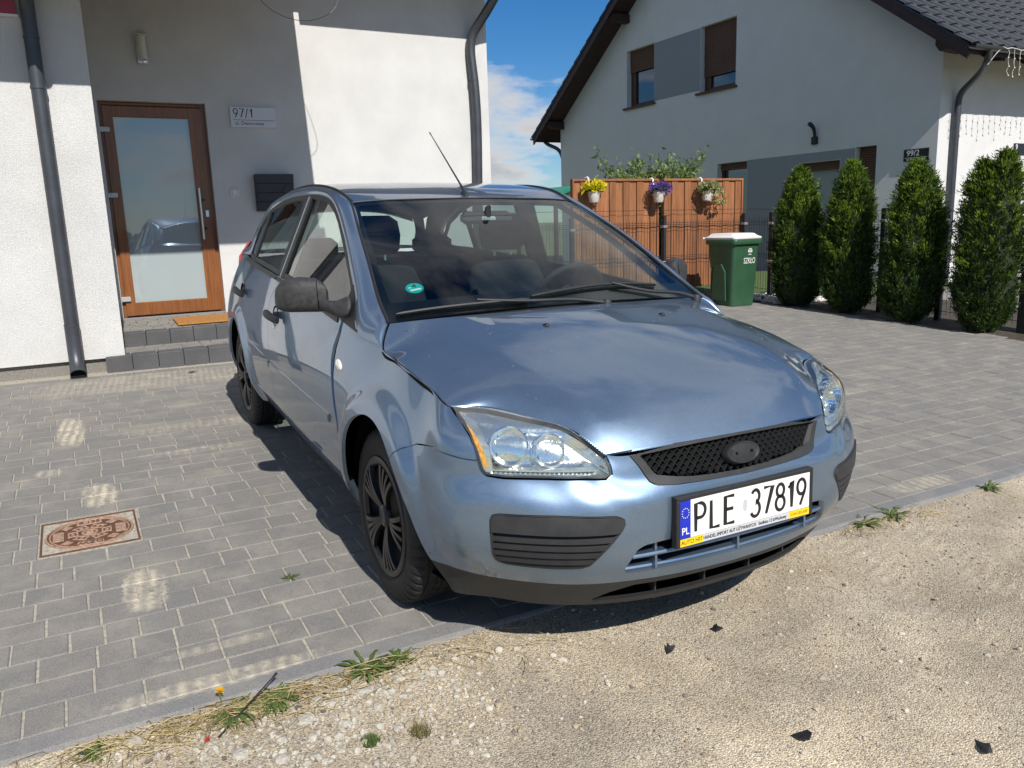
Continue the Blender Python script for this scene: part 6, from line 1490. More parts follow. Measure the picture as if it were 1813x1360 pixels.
# ================================================================== fences
def wood_mat():
    m = bpy.data.materials.new('stained_boards'); m.use_nodes = True; t = m.node_tree; b = t.nodes['Principled BSDF']; b.inputs['Roughness'].default_value = .75
    ge = t.nodes.new('ShaderNodeNewGeometry'); oi = t.nodes.new('ShaderNodeObjectInfo'); mpn = t.nodes.new('ShaderNodeMapping'); mpn.inputs['Scale'].default_value = (30, 30, 2.2); t.links.new(ge.outputs['Position'], mpn.inputs[0])
    n = nd(t, 'ShaderNodeTexNoise', i_Scale=1.0, i_Detail=6.0, i_Roughness=.65); t.links.new(mpn.outputs[0], n.inputs['Vector'])
    r = nd(t, 'ShaderNodeValToRGB'); r.color_ramp.elements[0].position = .3; r.color_ramp.elements[1].position = .72; r.color_ramp.elements[0].color = (.17, .062, .022, 1); r.color_ramp.elements[1].color = (.36, .145, .055, 1); t.links.new(n.outputs['Fac'], r.inputs[0])
    hs_ = nd(t, 'ShaderNodeHueSaturation'); mr = nd(t, 'ShaderNodeMapRange'); mr.inputs[3].default_value = .72; mr.inputs[4].default_value = 1.2; t.links.new(oi.outputs['Random'], mr.inputs[0]); t.links.new(mr.outputs[0], hs_.inputs['Value']); t.links.new(r.outputs[0], hs_.inputs['Color']); t.links.new(hs_.outputs[0], b.inputs['Base Color'])
    bpn = nd(t, 'ShaderNodeBump', i_Strength=.4, i_Distance=.004); t.links.new(n.outputs['Fac'], bpn.inputs['Height']); t.links.new(bpn.outputs[0], b.inputs['Normal']); return m
WOODF = wood_mat(); FX = -6.36
for pi_, (ya, yb, lab) in enumerate(((4.06, 5.455, 'brown wooden fence panel on the left, with the yellow flowers'), (5.545, 7.0, 'brown wooden fence panel on the right, behind the green bin'))):
    WF = empty('wooden_fence_panel', (FX, (ya + yb) / 2, .3)); tag(WF, lab, 'fence', 'wooden fence panels'); WF.location = (0, 0, 0)
    n = 12; wdt = (yb - ya - .05) / n
    for i in range(n):
        y0 = ya + .025 + wdt * i; mb = MB(); dx = .012 if i % 2 else 0; mb.box((FX + dx, y0 + .003, .36 + rng.uniform(-.004, .004)), (FX + dx + .018, y0 + wdt - .004, 1.81), .002); mb.build('board', WOODF, WF)
    for y0 in (ya, yb - .025): 
        mb = MB(); mb.box((FX - .01, y0, .34), (FX + .045, y0 + .025, 1.835), .003); mb.build('frame_post', WOODF, WF)
    for z0 in (1.812, .335): 
        mb = MB(); mb.box((FX - .011, ya + .001, z0), (FX + .046, yb - .001, z0 + .03), .003); mb.build('frame_rail', WOODF, WF)
mb = MB(); 
for z0 in (.6, 1.5): mb.box((FX - .06, 4.07, z0), (FX - .012, 6.99, z0 + .07))
ANPOST = mat('anthracite_post', (.030, .034, .042), .45, metal=.3)
def mesh_fence(name, lab, p0, p1, posts, z1=1.28, group='wire mesh fences'):
    p0 = np.array(p0, float); p1 = np.array(p1, float); d = p1 - p0; Ln = np.linalg.norm(d); d /= Ln; nrm_ = np.array([-d[1], d[0]])
    Fn = empty(name, (0, 0, 0)); tag(Fn, lab, 'fence', group)
    mb = MB(); k = 0; s = 0.02
    while s < Ln:
        p = p0 + d * s; zb = float(gz(*p)) + .06; mb.box((p[0] - .0016, p[1] - .0016, zb), (p[0] + .0016, p[1] + .0016, z1)); s += .05
    zz = float(gz(*p0))
    for z in (.10, .55, .60, 1.0, 1.05, 1.22):
        a = p0; b = p1; off = nrm_ * .007; mb.tube([(a[0] + off[0], a[1] + off[1], z + float(gz(*a))), (b[0] + off[0], b[1] + off[1], z + float(gz(*b)))], .003, 4)
    for z in (.575, 1.025):  # folded stiffening beads
        off = nrm_ * .03; mb.tube([(p0[0] + off[0], p0[1] + off[1], z + float(gz(*p0))), (p1[0] + off[0], p1[1] + off[1], z + float(gz(*p1)))], .003, 4)
    tag(mb.build('wire_mesh', ANPOST, Fn), kind='stuff')
    for s in posts:
        p = p0 + d * s; mb = MB(); mb.box((p[0] - .03, p[1] - .022, float(gz(*p)) - .05), (p[0] + .03, p[1] + .022, z1 + .07), .004); po = mb.build('fence_post', ANPOST, Fn)
        for zc in (.45, .98):
            mb = MB(); q = p + nrm_ * -.0; mb.box((q[0] - .04, q[1] - .034, zc + .2), (q[0] + .04, q[1] + .034, zc + .235), .004); mb.build('clamp', mat('zinc', (.5, .5, .5), .4, metal=.8), po)
    return Fn
mesh_fence('wire_fence', 'dark wire mesh fence in front of the wooden panels', (FX + .10, 3.0), (FX + .10, 7.02), [1.0, 2.50, 3.98])
mesh_fence('wire_fence', 'dark wire mesh fence running behind the row of cypresses', (-6.2, 7.0), (-1.2, 7.0), [.45, 2.25, 3.02, 4.4])
# flower pots hooked over the fence
POT = mat('cream_pot', (.62, .58, .52), .45, var=.06); HOOK = mat('white_hook', (.75, .75, .73), .4)
def leafcloud(rng_, n, c, rad, size, up=.3, aspect=.5, drop=0.0):
    V = []; F = []
    for i in range(n):
        d = rng_.normal(0, 1, 3); d /= np.linalg.norm(d) + 1e-9; d[2] = abs(d[2]) * (1 if rng_.random() > drop else -1); r = rng_.uniform(.35, 1) ** .6; p = np.array(c) + d * r * np.array(rad)
        a = d + rng_.normal(0, .6, 3) + np.array([0, 0, up]); a /= np.linalg.norm(a); b = np.cross(a, rng_.normal(0, 1, 3)); b /= np.linalg.norm(b) + 1e-9; s = size * rng_.uniform(.6, 1.3); k = len(V); nn = np.cross(a, b) * s * .15
        V += [tuple(p), tuple(p + a * s * .5 + b * s * aspect * .5 + nn), tuple(p + a * s), tuple(p + a * s * .5 - b * s * aspect * .5 + nn)]; F.append((k, k + 1, k + 2, k + 3))
    return V, F
def leafmat(name, c1, c2, trans=.35):
    if name in MAT: return MAT[name]
    m = bpy.data.materials.new(name); m.use_nodes = True; t = m.node_tree; b = t.nodes['Principled BSDF']; b.inputs['Roughness'].default_value = .55; b.inputs['Specular IOR Level'].default_value = .35
    ge = t.nodes.new('ShaderNodeNewGeometry'); r = nd(t, 'ShaderNodeValToRGB'); r.color_ramp.elements[0].color = (*c1, 1); r.color_ramp.elements[1].color = (*c2, 1); t.links.new(ge.outputs['Random Per Island'], r.inputs[0]); t.links.new(r.outputs[0], b.inputs['Base Color'])
    tr = nd(t, 'ShaderNodeBsdfTranslucent'); t.links.new(r.outputs[0], tr.inputs[0]); mx = nd(t, 'ShaderNodeMixShader'); mx.inputs[0].default_value = trans; o = [q for q in t.nodes if q.type == 'OUTPUT_MATERIAL'][0]
    t.links.new(b.outputs[0], mx.inputs[1]); t.links.new(tr.outputs[0], mx.inputs[2]); t.links.new(mx.outputs[0], o.inputs[0]); MAT[name] = m; return m
LEAFG = leafmat('leaf_green', (.035, .075, .015), (.09, .16, .03)); YELL = leafmat('yellow_leaves', (.55, .48, .01), (.80, .72, .03)); PURP = leafmat('purple_bloom', (.10, .05, .28), (.22, .12, .45)); VARI = leafmat('variegated_ivy', (.16, .20, .06), (.52, .50, .28))
for (yy, zz, lab, kind) in ((4.295, 1.60, 'cream hanging pot with bright yellow leaves on the fence', 0), (5.34, 1.585, 'cream hanging pot with purple flowers on the fence', 1), (6.195, 1.59, 'cream hanging pot with trailing variegated ivy on the fence', 2)):
    px_ = -6.175; R0 = empty('hanging_flower_pot', (px_, yy, zz)); tag(R0, lab, 'flower pot', 'hanging flower pots')
    mb = MB(); mb.lathe([(.0001, -.062), (.056, -.062), (.060, -.058), (.082, .062), (.086, .064), (.086, .072), (.078, .072), (.074, .05), (.0001, .045)], 28); po = mb.build('pot', POT, R0, smooth=True, angle=40)
    if kind == 2: po.rotation_euler = (math.radians(-12), 0, 0)
    mb = MB(); mb.tube([(-.085, 0, .06), (-.115, 0, .16), (-.125, 0, .245), (-.15, 0, .262), (-.20, 0, .255), (-.205, 0, .20)], .012, 6); mb.build('hook', HOOK, R0, smooth=True)
    r5 = np.random.default_rng(20 + kind)
    if kind == 0: V, F = leafcloud(r5, 170, (.0, 0.02, .09), (.11, .16, .09), .075, .4, .55)
    elif kind == 1: V, F = leafcloud(r5, 750, (.0, .03, .11), (.13, .18, .10), .024, .2, .8, .25)
    else: V, F = leafcloud(r5, 300, (.0, .03, .10), (.13, .19, .10), .045, .1, .8, .3)
    mesh('plant', V, F, (YELL, PURP, VARI)[kind], R0)
    V, F = leafcloud(r5, 120, (0, 0, .06), (.09, .11, .08), .05, .3, .5); mesh('foliage', V, F, LEAFG, R0)
    if kind == 2:
        V, F = leafcloud(r5, 130, (.03, .20, -.01), (.07, .14, .10), .040, -.2, .8, .6); mesh('trailing_shoots', V, F, VARI, R0)
# ================================================================== glass recycling bin
BIN = empty('wheelie_bin', (-5.19, 5.945, float(gz(-5.19, 5.945)))); tag(BIN, 'green wheelie bin for glass with a white lid by the fence', 'bin')
GRN = mat('bin_green', (.028, .085, .042), .42, var=.12, vscale=5, bump=.1, bscale=60); LIDW = mat('bin_lid_white', (.74, .74, .72), .4)
def rr_ring(x0, x1, y0, y1, z, r=.05, n=5):
    P = []
    for cx, cy, a0 in ((x1 - r, y1 - r, 0), (x0 + r, y1 - r, 90), (x0 + r, y0 + r, 180), (x1 - r, y0 + r, 270)):
        for i in range(n + 1): a = math.radians(a0 + 90 * i / n); P.append((cx + r * math.cos(a), cy + r * math.sin(a), z))
    return P
def ring_loft(rings, m, name, parent, cap=True, smooth=True):
    n = len(rings[0]); V = [p for r in rings for p in r]; F = [(i * n + j, i * n + (j + 1) % n, (i + 1) * n + (j + 1) % n, (i + 1) * n + j) for i in range(len(rings) - 1) for j in range(n)]
    if cap: F += [tuple(range(n))[::-1], tuple((len(rings) - 1) * n + j for j in range(n))]
    return mesh(name, V, F, m, parent, smooth, 40)
ring_loft([rr_ring(-.37, .0, -.195, .195, .005), rr_ring(-.375, .005, -.20, .20, .04), rr_ring(-.45, .055, -.225, .225, .80), rr_ring(-.455, .060, -.23, .23, .825)], GRN, 'bin_body', BIN)
ring_loft([rr_ring(-.47, .085, -.245, .245, .80), rr_ring(-.475, .090, -.25, .25, .81), rr_ring(-.475, .090, -.25, .25, .855), rr_ring(-.47, .085, -.245, .245, .865)], GRN, 'bin_rim', BIN)
ring_loft([rr_ring(-.50, .080, -.240, .240, .866), rr_ring(-.505, .085, -.245, .245, .872), rr_ring(-.505, .085, -.245, .245, .890), rr_ring(-.47, .05, -.21, .21, .905), rr_ring(-.45, .01, -.19, .19, .935), rr_ring(-.42, -.03, -.16, .16, .94)], LIDW, 'bin_lid', BIN)
mb = MB(); mb.tube([(-.54, -.22, .875), (-.54, .22, .875)], .016, 10); mb.build('lid_hinge_bar', LIDW, BIN, smooth=True)
for yy in (-.215, .215):
    mb = MB(); mb.lathe([(.0001, -.022), (.085, -.022), (.098, -.015), (.098, .015), (.085, .022), (.0001, .022)], 28, basis((-.40, yy, .098), (1, 0, 0), (0, 1, 0))); mb.build('bin_wheel', BLACK, BIN, smooth=True, angle=40)
for yy in (-.224,):
    mb = MB(); mb.prism([(-.33, .08), (-.08, .08), (-.10, .45), (-.17, .55), (-.25, .55), (-.32, .45)], yy - .012, yy + .01, 1); mb.build('side_rib', GRN, BIN)
mb = MB(); mb.box((-.36, -.236, .05), (-.345, -.20, .50), .004); mb.build('edge_rib', GRN, BIN)
fx = lambda z: .005 + .05 * (z - .04) / .76 + .0015
def on_front(y, z): return basis((fx(z), y, z), (0, 1, 0), (1, 0, -.066))
text_mesh('bin_text', 'SZKŁO', .105, on_front(.055, .585), LIDW, BIN, sx=.62)
mb = MB(); Mx = on_front(.055, .705); 
for (cx, cy, r) in ((0, .018, .026), (-.02, .008, .018), (.02, .008, .018), (-.010, .028, .016), (.012, .027, .016)): mb.lathe([(.0001, .001), (r, .001)], 16, Mx @ Matrix.Translation((cx, cy, 0)))
mb.box((-.004, -.03, .0006), (.004, .0, .001), M=Mx); mb.box((-.03, -.042, .0006), (.03, -.036, .001), M=Mx)
tag(mb.build('bin_emblem', LIDW, BIN), kind='stuff')
# ================================================================== cypresses and shrubs
CYP = leafmat('cypress_green', (.012, .030, .006), (.060, .110, .015), .25); CYPT = leafmat('cypress_tips', (.12, .20, .016), (.25, .37, .04), .45); BARK = mat('bark', (.07, .05, .035), .9, var=.3, vscale=30)
def cypress(x, y, H, R, seed, lab, tops=((0, 0, 1.0),), split=False):
    z0 = float(gz(x, y)); T = empty('cypress_tree', (x, y, z0)); tag(T, lab, 'cypress', 'row of columnar cypresses'); r_ = np.random.default_rng(seed)
    def prof(t): return R * (np.interp(t, [0, .06, .2, .45, .7, .88, 1.0], [.55, .84, 1.0, .95, .76, .47, .04]))
    def sprays(nc, per, tip):
        # fan-shaped clumps over an uneven column
        tp = np.array(tops)[r_.integers(0, len(tops), nc)]; t = 1 - r_.random(nc) ** .9 if not tip else .30 + .70 * r_.random(nc) ** .55; t = np.clip(t, .01, .985); a = r_.uniform(0, 2 * math.pi, nc)
        lump = .90 + .13 * np.sin(a * 2 + t * 7 + seed) * np.sin(t * 13 + seed * 2 + a) + r_.normal(0, .075, nc); rr = prof(t) * lump * (1.02 if tip else 1.0)
        c = np.stack([tp[:, 0] * t + rr * np.cos(a), tp[:, 1] * t + rr * np.sin(a), .04 + H * tp[:, 2] * t], 1); out = np.stack([np.cos(a), np.sin(a), 0 * a], 1)
        ax = out * r_.uniform(.3, .9, (nc, 1)) + np.array([0, 0, 1.0]) * r_.uniform(.5, 1.1, (nc, 1)) + r_.normal(0, .18, (nc, 3)); ax /= np.linalg.norm(ax, axis=1, keepdims=True)
        n = nc * per; ci = np.repeat(np.arange(nc), per); q = r_.random(n); d = ax[ci] + r_.normal(0, .30, (n, 3)); d /= np.linalg.norm(d, axis=1, keepdims=True)
        sz = r_.uniform(.07, .13, nc)[ci]; p = c[ci] + ax[ci] * (sz * (q - .45) * 1.5)[:, None] + r_.normal(0, .014, (n, 3)) - out[ci] * (r_.random(n) * .05)[:, None]
        sd = np.cross(d, out[ci] + r_.normal(0, .6, (n, 3))); sd /= np.linalg.norm(sd, axis=1, keepdims=True) + 1e-9; l = (r_.uniform(.020, .044, n))[:, None]
        V = np.stack([p - d * l * .3, p + d * l * .4 + sd * l * .17, p + d * l, p + d * l * .3 - sd * l * .17], 1).reshape(-1, 3)
        return V, np.arange(4 * n).reshape(-1, 4)
    def fast(name, VF, m):
        V, F = VF; me = bpy.data.meshes.new(name); me.vertices.add(len(V)); me.vertices.foreach_set('co', V.ravel()); me.loops.add(len(F) * 4); me.loops.foreach_set('vertex_index', F.ravel()); me.polygons.add(len(F)); me.polygons.foreach_set('loop_start', np.arange(len(F)) * 4); me.polygons.foreach_set('loop_total', np.full(len(F), 4)); me.update(); me.validate(); return link(name, me, m, T)
    fast('foliage', sprays(1050, 46, False), CYP); fast('shoot_tips', sprays(430, 34, True), CYPT)
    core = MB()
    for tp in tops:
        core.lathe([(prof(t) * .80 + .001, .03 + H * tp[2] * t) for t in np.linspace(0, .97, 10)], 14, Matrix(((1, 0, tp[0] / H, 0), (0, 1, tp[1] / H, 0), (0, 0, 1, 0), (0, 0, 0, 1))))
    tag(core.build('shade_core', mat('cypress_shade', (.02, .03, .012), .95), T, smooth=True), kind='stuff')  # added dark core, blocks the view through and stands for shade between the sprays
    mb = MB(); mb.tube([(0, 0, -.05), (0, 0, H * .6)], [.03, .012], 8); mb.build('trunk', BARK, T)
cypress(-4.90, 6.60, 1.66, .315, 1, 'columnar cypress nearest the green bin'); cypress(-4.12, 6.60, 1.71, .30, 2, 'second columnar cypress from the green bin'); cypress(-3.27, 6.62, 1.68, .335, 3, 'columnar cypress below the black number plate'); cypress(-2.45, 6.66, 1.75, .30, 4, 'twin-tipped columnar cypress furthest from the green bin', tops=((-.10, 0, .95), (.10, .05, 1.0)))
# soil strip under them
flat_sheet('planting_bed', -5.1, -1.2, 6.425, 8.8, -.006, mat('dark_soil', (.055, .045, .032), .95, var=.4, vscale=18, bump=.5, bscale=40))
flat_sheet('lawn', -8.9, -5.11, 6.425, 10.45, -.02, mat('lawn', (.07, .11, .03), .95, var=.4, vscale=30)); flat_sheet('house_apron', -5.1, -1.2, 8.82, 14, -.01, mat('apron', (.22, .21, .20), .9, var=.15))
# white pebbles at the fence foot
mb = MB(); r6 = np.random.default_rng(8)
ico = [(0, 0, 1), (.894, 0, .447), (.276, .851, .447), (-.724, .526, .447), (-.724, -.526, .447), (.276, -.851, .447), (.724, .526, -.447), (-.276, .851, -.447), (-.894, 0, -.447), (-.276, -.851, -.447), (.724, -.526, -.447), (0, 0, -1)]
icf = [(0, 1, 2), (0, 2, 3), (0, 3, 4), (0, 4, 5), (0, 5, 1), (1, 6, 2), (2, 7, 3), (3, 8, 4), (4, 9, 5), (5, 10, 1), (2, 6, 7), (3, 7, 8), (4, 8, 9), (5, 9, 10), (1, 10, 6), (6, 11, 7), (7, 11, 8), (8, 11, 9), (9, 11, 10), (10, 11, 6)]
def peb(mb, x, y, z, s, r_, flat=.6, jit=.22):
    a = r_.uniform(0, 6.28); c, sn = math.cos(a), math.sin(a); sx, sy, sz = s * r_.uniform(.7, 1.3), s * r_.uniform(.7, 1.1), s * flat * r_.uniform(.7, 1.2); V = []
    for v in ico:
        q = np.array(v) * (1 + r_.normal(0, jit * .5)); X, Y_, Z = q[0] * sx, q[1] * sy, q[2] * sz; V.append((x + c * X - sn * Y_, y + sn * X + c * Y_, z + Z))
    mb.add(V, icf)
for i in range(420): x, y = r6.uniform(-6.0, -5.0), r6.uniform(6.5, 7.6); peb(mb, x, y, float(gz(x, y)) + .01, r6.uniform(.02, .045), r6)
tag(mb.build('white_pebbles', mat('white_pebble', (.62, .60, .55), .8, var=.2)), 'white pebbles along the foot of the fence', 'pebbles', kind='stuff')
# leafy shrub behind the wooden fence
def shrub(name, lab, cat, x, y, z0, stems, n, size, m, H, R, seed):
    T = empty(name, (x, y, z0)); tag(T, lab, cat); r_ = np.random.default_rng(seed); V = []; F = []; mb = MB()
    for s in range(stems):
        a = r_.uniform(0, 6.28); e = np.array([math.cos(a) * R[0] * r_.uniform(.2, 1), math.sin(a) * R[1] * r_.uniform(.2, 1), H * r_.uniform(.68, 1.0)]); P = crs([(0, 0, 0), tuple(e * np.array([.35, .35, .55])), tuple(e)], 14); mb.tube([tuple(p) for p in P], np.linspace(.012, .003, 14), 5)
        for i in range(n):
            t = r_.uniform(.35, 1.02); p = P[min(13, int(t * 13))] + r_.normal(0, .05, 3); d = r_.normal(0, 1, 3) + np.array([0, 0, .5]); d /= np.linalg.norm(d); sd = np.cross(d, r_.normal(0, 1, 3)); sd /= np.linalg.norm(sd); q = size * r_.uniform(.6, 1.3); k = len(V); nn = np.cross(d, sd) * q * .12
            V += [tuple(p), tuple(p + d * q * .5 + sd * q * .27 + nn), tuple(p + d * q), tuple(p + d * q * .5 - sd * q * .27 + nn)]; F.append((k, k + 1, k + 2, k + 3))
    mesh('foliage', V, F, m, T); mb.build('stems', BARK, T); return T
shrub('leafy_shrub', 'light green leafy shrub showing above the wooden fence', 'shrub', -7.3, 6.15, float(gz(-7.3, 6.15)), 60, 120, .075, leafmat('shrub_green', (.09, .15, .035), (.25, .34, .10), .4), 2.05, (.75, 1.0), 31)
shrub('rose_bush', 'small shrub with cream blooms beside the green bin', 'shrub', -5.45, 7.5, float(gz(-5.45, 7.5)), 10, 40, .06, LEAFG, .85, (.25, .3), 33)
# green garden shelter behind the fence
GS = empty('garden_shelter', (-8.6, 5.2, float(gz(-8.6, 5.2)))); tag(GS, 'green tarpaulin shelter roof peeping over the fence', 'shelter'); TARP = mat('green_tarp', (.02, .22, .13), .35, var=.15, vscale=4)
mb = MB(); V = [(-.8, -.38, 1.42), (.6, -.38, 1.42), (.6, .0, 1.555), (-.8, 0, 1.555), (.6, 1.2, 1.48), (-.8, 1.2, 1.48)]; V += [(v[0], v[1], v[2] - .05) for v in V]; mb.add(V, [(0, 1, 2, 3), (3, 2, 4, 5), (6, 9, 8, 7), (9, 11, 10, 8), (1, 7, 8, 2), (2, 8, 10, 4), (0, 6, 7, 1), (4, 10, 11, 5), (0, 3, 9, 6), (3, 5, 11, 9)]); mb.build('roof_sheet', TARP, GS)
for a, b in ((-.7, -.3), (.5, -.3), (-.7, 1.1), (.5, 1.1)):
    mb = MB(); mb.box((a - .025, b - .025, 0), (a + .025, b + .025, 1.44)); mb.build('post', BRN, GS)
# dark gate pillar at the right edge
GP = empty('gate_pillar', (-2.10, 6.98, float(gz(-2.1, 6.98)))); tag(GP, 'dark gate pillar at the right edge behind the last cypress', 'pillar'); mb = MB(); mb.box((-.11, -.11, 0), (.9, .11, 1.03), .006); mb.build('pillar_body', mat('pillar_dark', (.02, .02, .022), .6), GP); mb = MB(); mb.box((-.13, -.13, 1.031), (.92, .13, 1.07), .01); mb.build('pillar_cap', ANPOST, GP)
# ================================================================== small things at the road edge
def zs(x, y): return float(sand_z(np.array([x]), np.array([y]))[0])
# loose gravel
GRV = MB(); GRW = MB(); GRD = MB(); r7 = np.random.default_rng(12)
def dens(x, y): return 1.0
for i in range(5200):
    y = r7.uniform(-2.0, 3.4); x = .37 + abs(r7.normal(0, .75)); 
    if r7.random() < .35: y = r7.uniform(-2.0, -.7); x = .40 + r7.random() ** 1.4 * .5
    if x > 2.4: continue
    s = min(.0022 + r7.exponential(.0018), .010); (GRV, GRV, GRW, GRD)[int(r7.integers(4))]
    peb((GRV, GRV, GRW, GRD)[int(r7.choice(4, p=[.35, .2, .3, .15]))], x, y, zs(x, y) + s * .2, s, r7, .7, .3)
for i in range(900):
    y = r7.normal(-1.15, .28); x = .44 + abs(r7.normal(.10, .17)); s = min(.003 + r7.exponential(.0030), .014); peb(GRW if r7.random() < .7 else GRV, x, y, zs(x, y) + s * .2, s, r7, .7, .32)
for mbq, nm, mt in ((GRV, 'tan_gravel', mat('gravel_tan', (.36, .30, .21), .9, var=.3, vscale=3)), (GRW, 'pale_gravel', mat('gravel_pale', (.46, .43, .36), .9, var=.25, vscale=3)), (GRD, 'dark_gravel', mat('gravel_dark', (.15, .13, .11), .9, var=.4, vscale=3))):
    tag(mbq.build(nm, mt), nm.replace('_', ' ') + ' grains strewn over the sandy road', 'gravel', kind='stuff')
STN = mat('pale_rubble', (.40, .37, .31), .9, var=.25, vscale=40, bump=.6, bscale=120, detail=6)
stones = [(.425, -1.705, .045, 'broad flat pale stone beside the kerb at the lower left'), (.533, -1.272, .030, 'pale stone just below the bushy weed with the leaning dark stalk'), (.466, -1.225, .022, 'small pale stone right of the bushy weed, close to the kerb'), (.588, -1.458, .028, 'pale stone below the foot of the dark stalk'), (.488, -1.085, .027, 'pale stone just below the upper red petal'), (.455, -1.135, .020, 'small pale stone left of the upper red petal'), (.575, -1.075, .024, 'pale stone between the upper red petal and the green grass cushion'), (.664, -1.365, .026, 'pale stone at the bottom edge, left of the green grass cushion'), (.612, -1.275, .024, 'pale stone up and left of the green grass cushion')]
bits = MB()
for x, y, s in [(.498, -1.189, .018), (.842, .247, .013), (1.078, .172, .011), (1.012, .301, .010), (.943, .451, .012), (.939, .497, .010), (1.246, .742, .012), (.51, -.88, .017), (.646, -1.209, .018), (.70, -1.28, .018), (.563, .689, .012), (.53, -1.02, .018), (.60, -1.18, .016), (.47, -.98, .016)] + [(.42 + abs(r7.normal(0, .22)), r7.uniform(-1.8, -.75), r7.uniform(.007, .014)) for _ in range(90)]: peb(bits, x, y, zs(x, y) + s * .1, s, r7, .6, .3)
tag(bits.build('rubble_bits', STN), 'small pale rubble bits among the gravel near the kerb', 'rubble', kind='stuff')
for i, (x, y, s, lab) in enumerate(stones):
    mb = MB(); peb(mb, 0, 0, s * .25, s, r7, .62 if i else .35, .25); o = mb.build('stone', STN); o.location = (x, y, zs(x, y) - s * .28); md = o.modifiers.new('sub', 'SUBSURF'); md.levels = 1; md.render_levels = 2
    dt = o.modifiers.new('rough', 'DISPLACE'); tx = bpy.data.textures.get('rubble') or bpy.data.textures.new('rubble', 'CLOUDS'); tx.noise_scale = .012; dt.texture = tx; dt.strength = s * .28
    tag(o, lab, 'stone', 'stones at the road edge')
# broken black plastic pieces
FRG = mat('broken_plastic', (.022, .022, .026), .5, var=.3, vscale=60)
for (x, y, s, rz, lab, poly) in ((.725, .075, .024, .4, 'black plastic shard standing in the sand near the bumper shadow', [(-1, -.5), (.2, -.7), (1.0, .0), (.1, .2), (-.3, .9), (-.6, .1)]), (.748, -.152, .022, 1.9, 'small forked black plastic shard under the number plate', [(-1, -.3), (0, -.6), (1, -.5), (.4, .1), (.8, .8), (-.1, .4)]), (1.257, -.107, .026, .3, 'wedge shaped black plastic shard in the middle of the sand', [(-1.1, -.3), (-.2, -.6), (1.0, -.4), (.9, .5), (.2, .9)]), (1.519, .283, .030, -.4, 'long black plastic shard at the lower right of the sand', [(-1.3, 0), (-.5, -.25), (.6, -.5), (1.3, -.45), (1.0, .1), (.1, .55), (-.3, .2)])):
    mb = MB(); mb.prism([(p[0] * s, p[1] * s) for p in poly], 0, s * .22, 2); k = len(poly); mb.V = [(v[0], v[1], v[2] + (.30 * s if i % k in (2, 3) else 0) + .25 * abs(v[1])) for i, v in enumerate(mb.V)]
    o = mb.build('plastic_shard', FRG); o.location = (x, y, zs(x, y) + .002); o.rotation_euler = (.25, -.15, rz); tag(o, lab, 'plastic shard', 'broken plastic shards')
# weeds
WEED = leafmat('weed_green', (.065, .11, .028), (.20, .27, .08), .35); DRY = leafmat('dry_straw', (.22, .15, .06), (.60, .49, .25), .2)
def rosette(x, y, n, L, seed, lab, up=.45, wdt=.16):
    r_ = np.random.default_rng(seed); V = []; F = []; z0 = zs(x, y) if x > KX1 else float(gz(x, y))
    for i in range(int(n * 1.9)):
        a = r_.uniform(0, 6.28); l = L * r_.uniform(.4, 1.15); w = l * wdt * .72 * r_.uniform(.7, 1.3); u = up * r_.uniform(.3, 1.5); d = np.array([math.cos(a), math.sin(a)]); s = np.array([-d[1], d[0]]); k = len(V); m_ = 6; rise = 0
        for j in range(m_ + 1):
            t = j / m_; ww = w * (math.sin(math.pi * min(1, t * .93 + .07)) ** .7) * (1 + .35 * math.sin(t * 22 + i)); r = l * t; h = l * (u * t - .75 * u * t * t) + .004 + .003 * math.sin(t * 9 + i)
            for q in (-1, 1): pxy = d * r + s * ww * q * .5; V.append((pxy[0], pxy[1], h + .10 * ww))
            if j: b = k + (j - 1) * 2; F.append((b, b + 1, b + 3, b + 2))
    o = mesh('weed', V, F, WEED, smooth=True); o.location = (x, y, z0); tag(o, lab, 'weed', 'weeds along the kerb'); return o
rosette(.398, -1.047, 22, .095, 1, 'leafy weed at the kerb beside the upper red petal'); rosette(.388, -.936, 26, .060, 2, 'weed at the kerb nearest the front wheel'); rosette(.425, -1.325, 52, .072, 3, 'bushy weed where the black twig leans', .7); rosette(.425, -1.435, 26, .085, 4, 'broad leafed weed below the yellow flower'); rosette(.423, -1.80, 20, .05, 5, 'small weed at the lower left end of the kerb')
rosette(.375, 1.25, 16, .085, 6, 'weed by the kerb right beside the bumper end'); rosette(.378, 1.43, 14, .10, 7, 'weed at the far kerb with a dry stalk'); rosette(.385, 2.16, 22, .085, 8, 'lone weed at the far kerb on the right'); rosette(-.316, -1.106, 18, .04, 9, 'flat weed growing in a paver joint beside the front wheel', .1, .1); rosette(-4.45, -.93, 16, .05, 10, 'tiny weed in the pavers in front of the steps', .3)
# moss cushion and grass tufts
def tuft(name, x, y, n, L, R, seed, m, lab):
    r_ = np.random.default_rng(seed); V = []; F = []
    for i in range(n):
        a = r_.uniform(0, 6.28); r0 = R * math.sqrt(r_.random()); p = np.array([r0 * math.cos(a), r0 * math.sin(a), 0]); b = r_.uniform(0, 6.28); l = L * r_.uniform(.5, 1.2); d = np.array([math.cos(b) * .5, math.sin(b) * .5, 1]); d /= np.linalg.norm(d); s = np.array([-math.sin(b), math.cos(b), 0]) * .0012; k = len(V)
        V += [tuple(p - s), tuple(p + s), tuple(p + d * l)]; F.append((k, k + 1, k + 2))
    o = mesh(name, V, F, m); o.location = (x, y, zs(x, y)); tag(o, lab, 'grass tuft')
tuft('grass_tuft', .706, -1.141, 420, .020, .024, 1, WEED, 'round green grass cushion in the gravel'); tuft('grass_tuft', .737, -1.006, 160, .03, .028, 2, leafmat('olive_grass', (.14, .13, .04), (.30, .26, .10)), 'small olive grass tuft right of the green cushion')
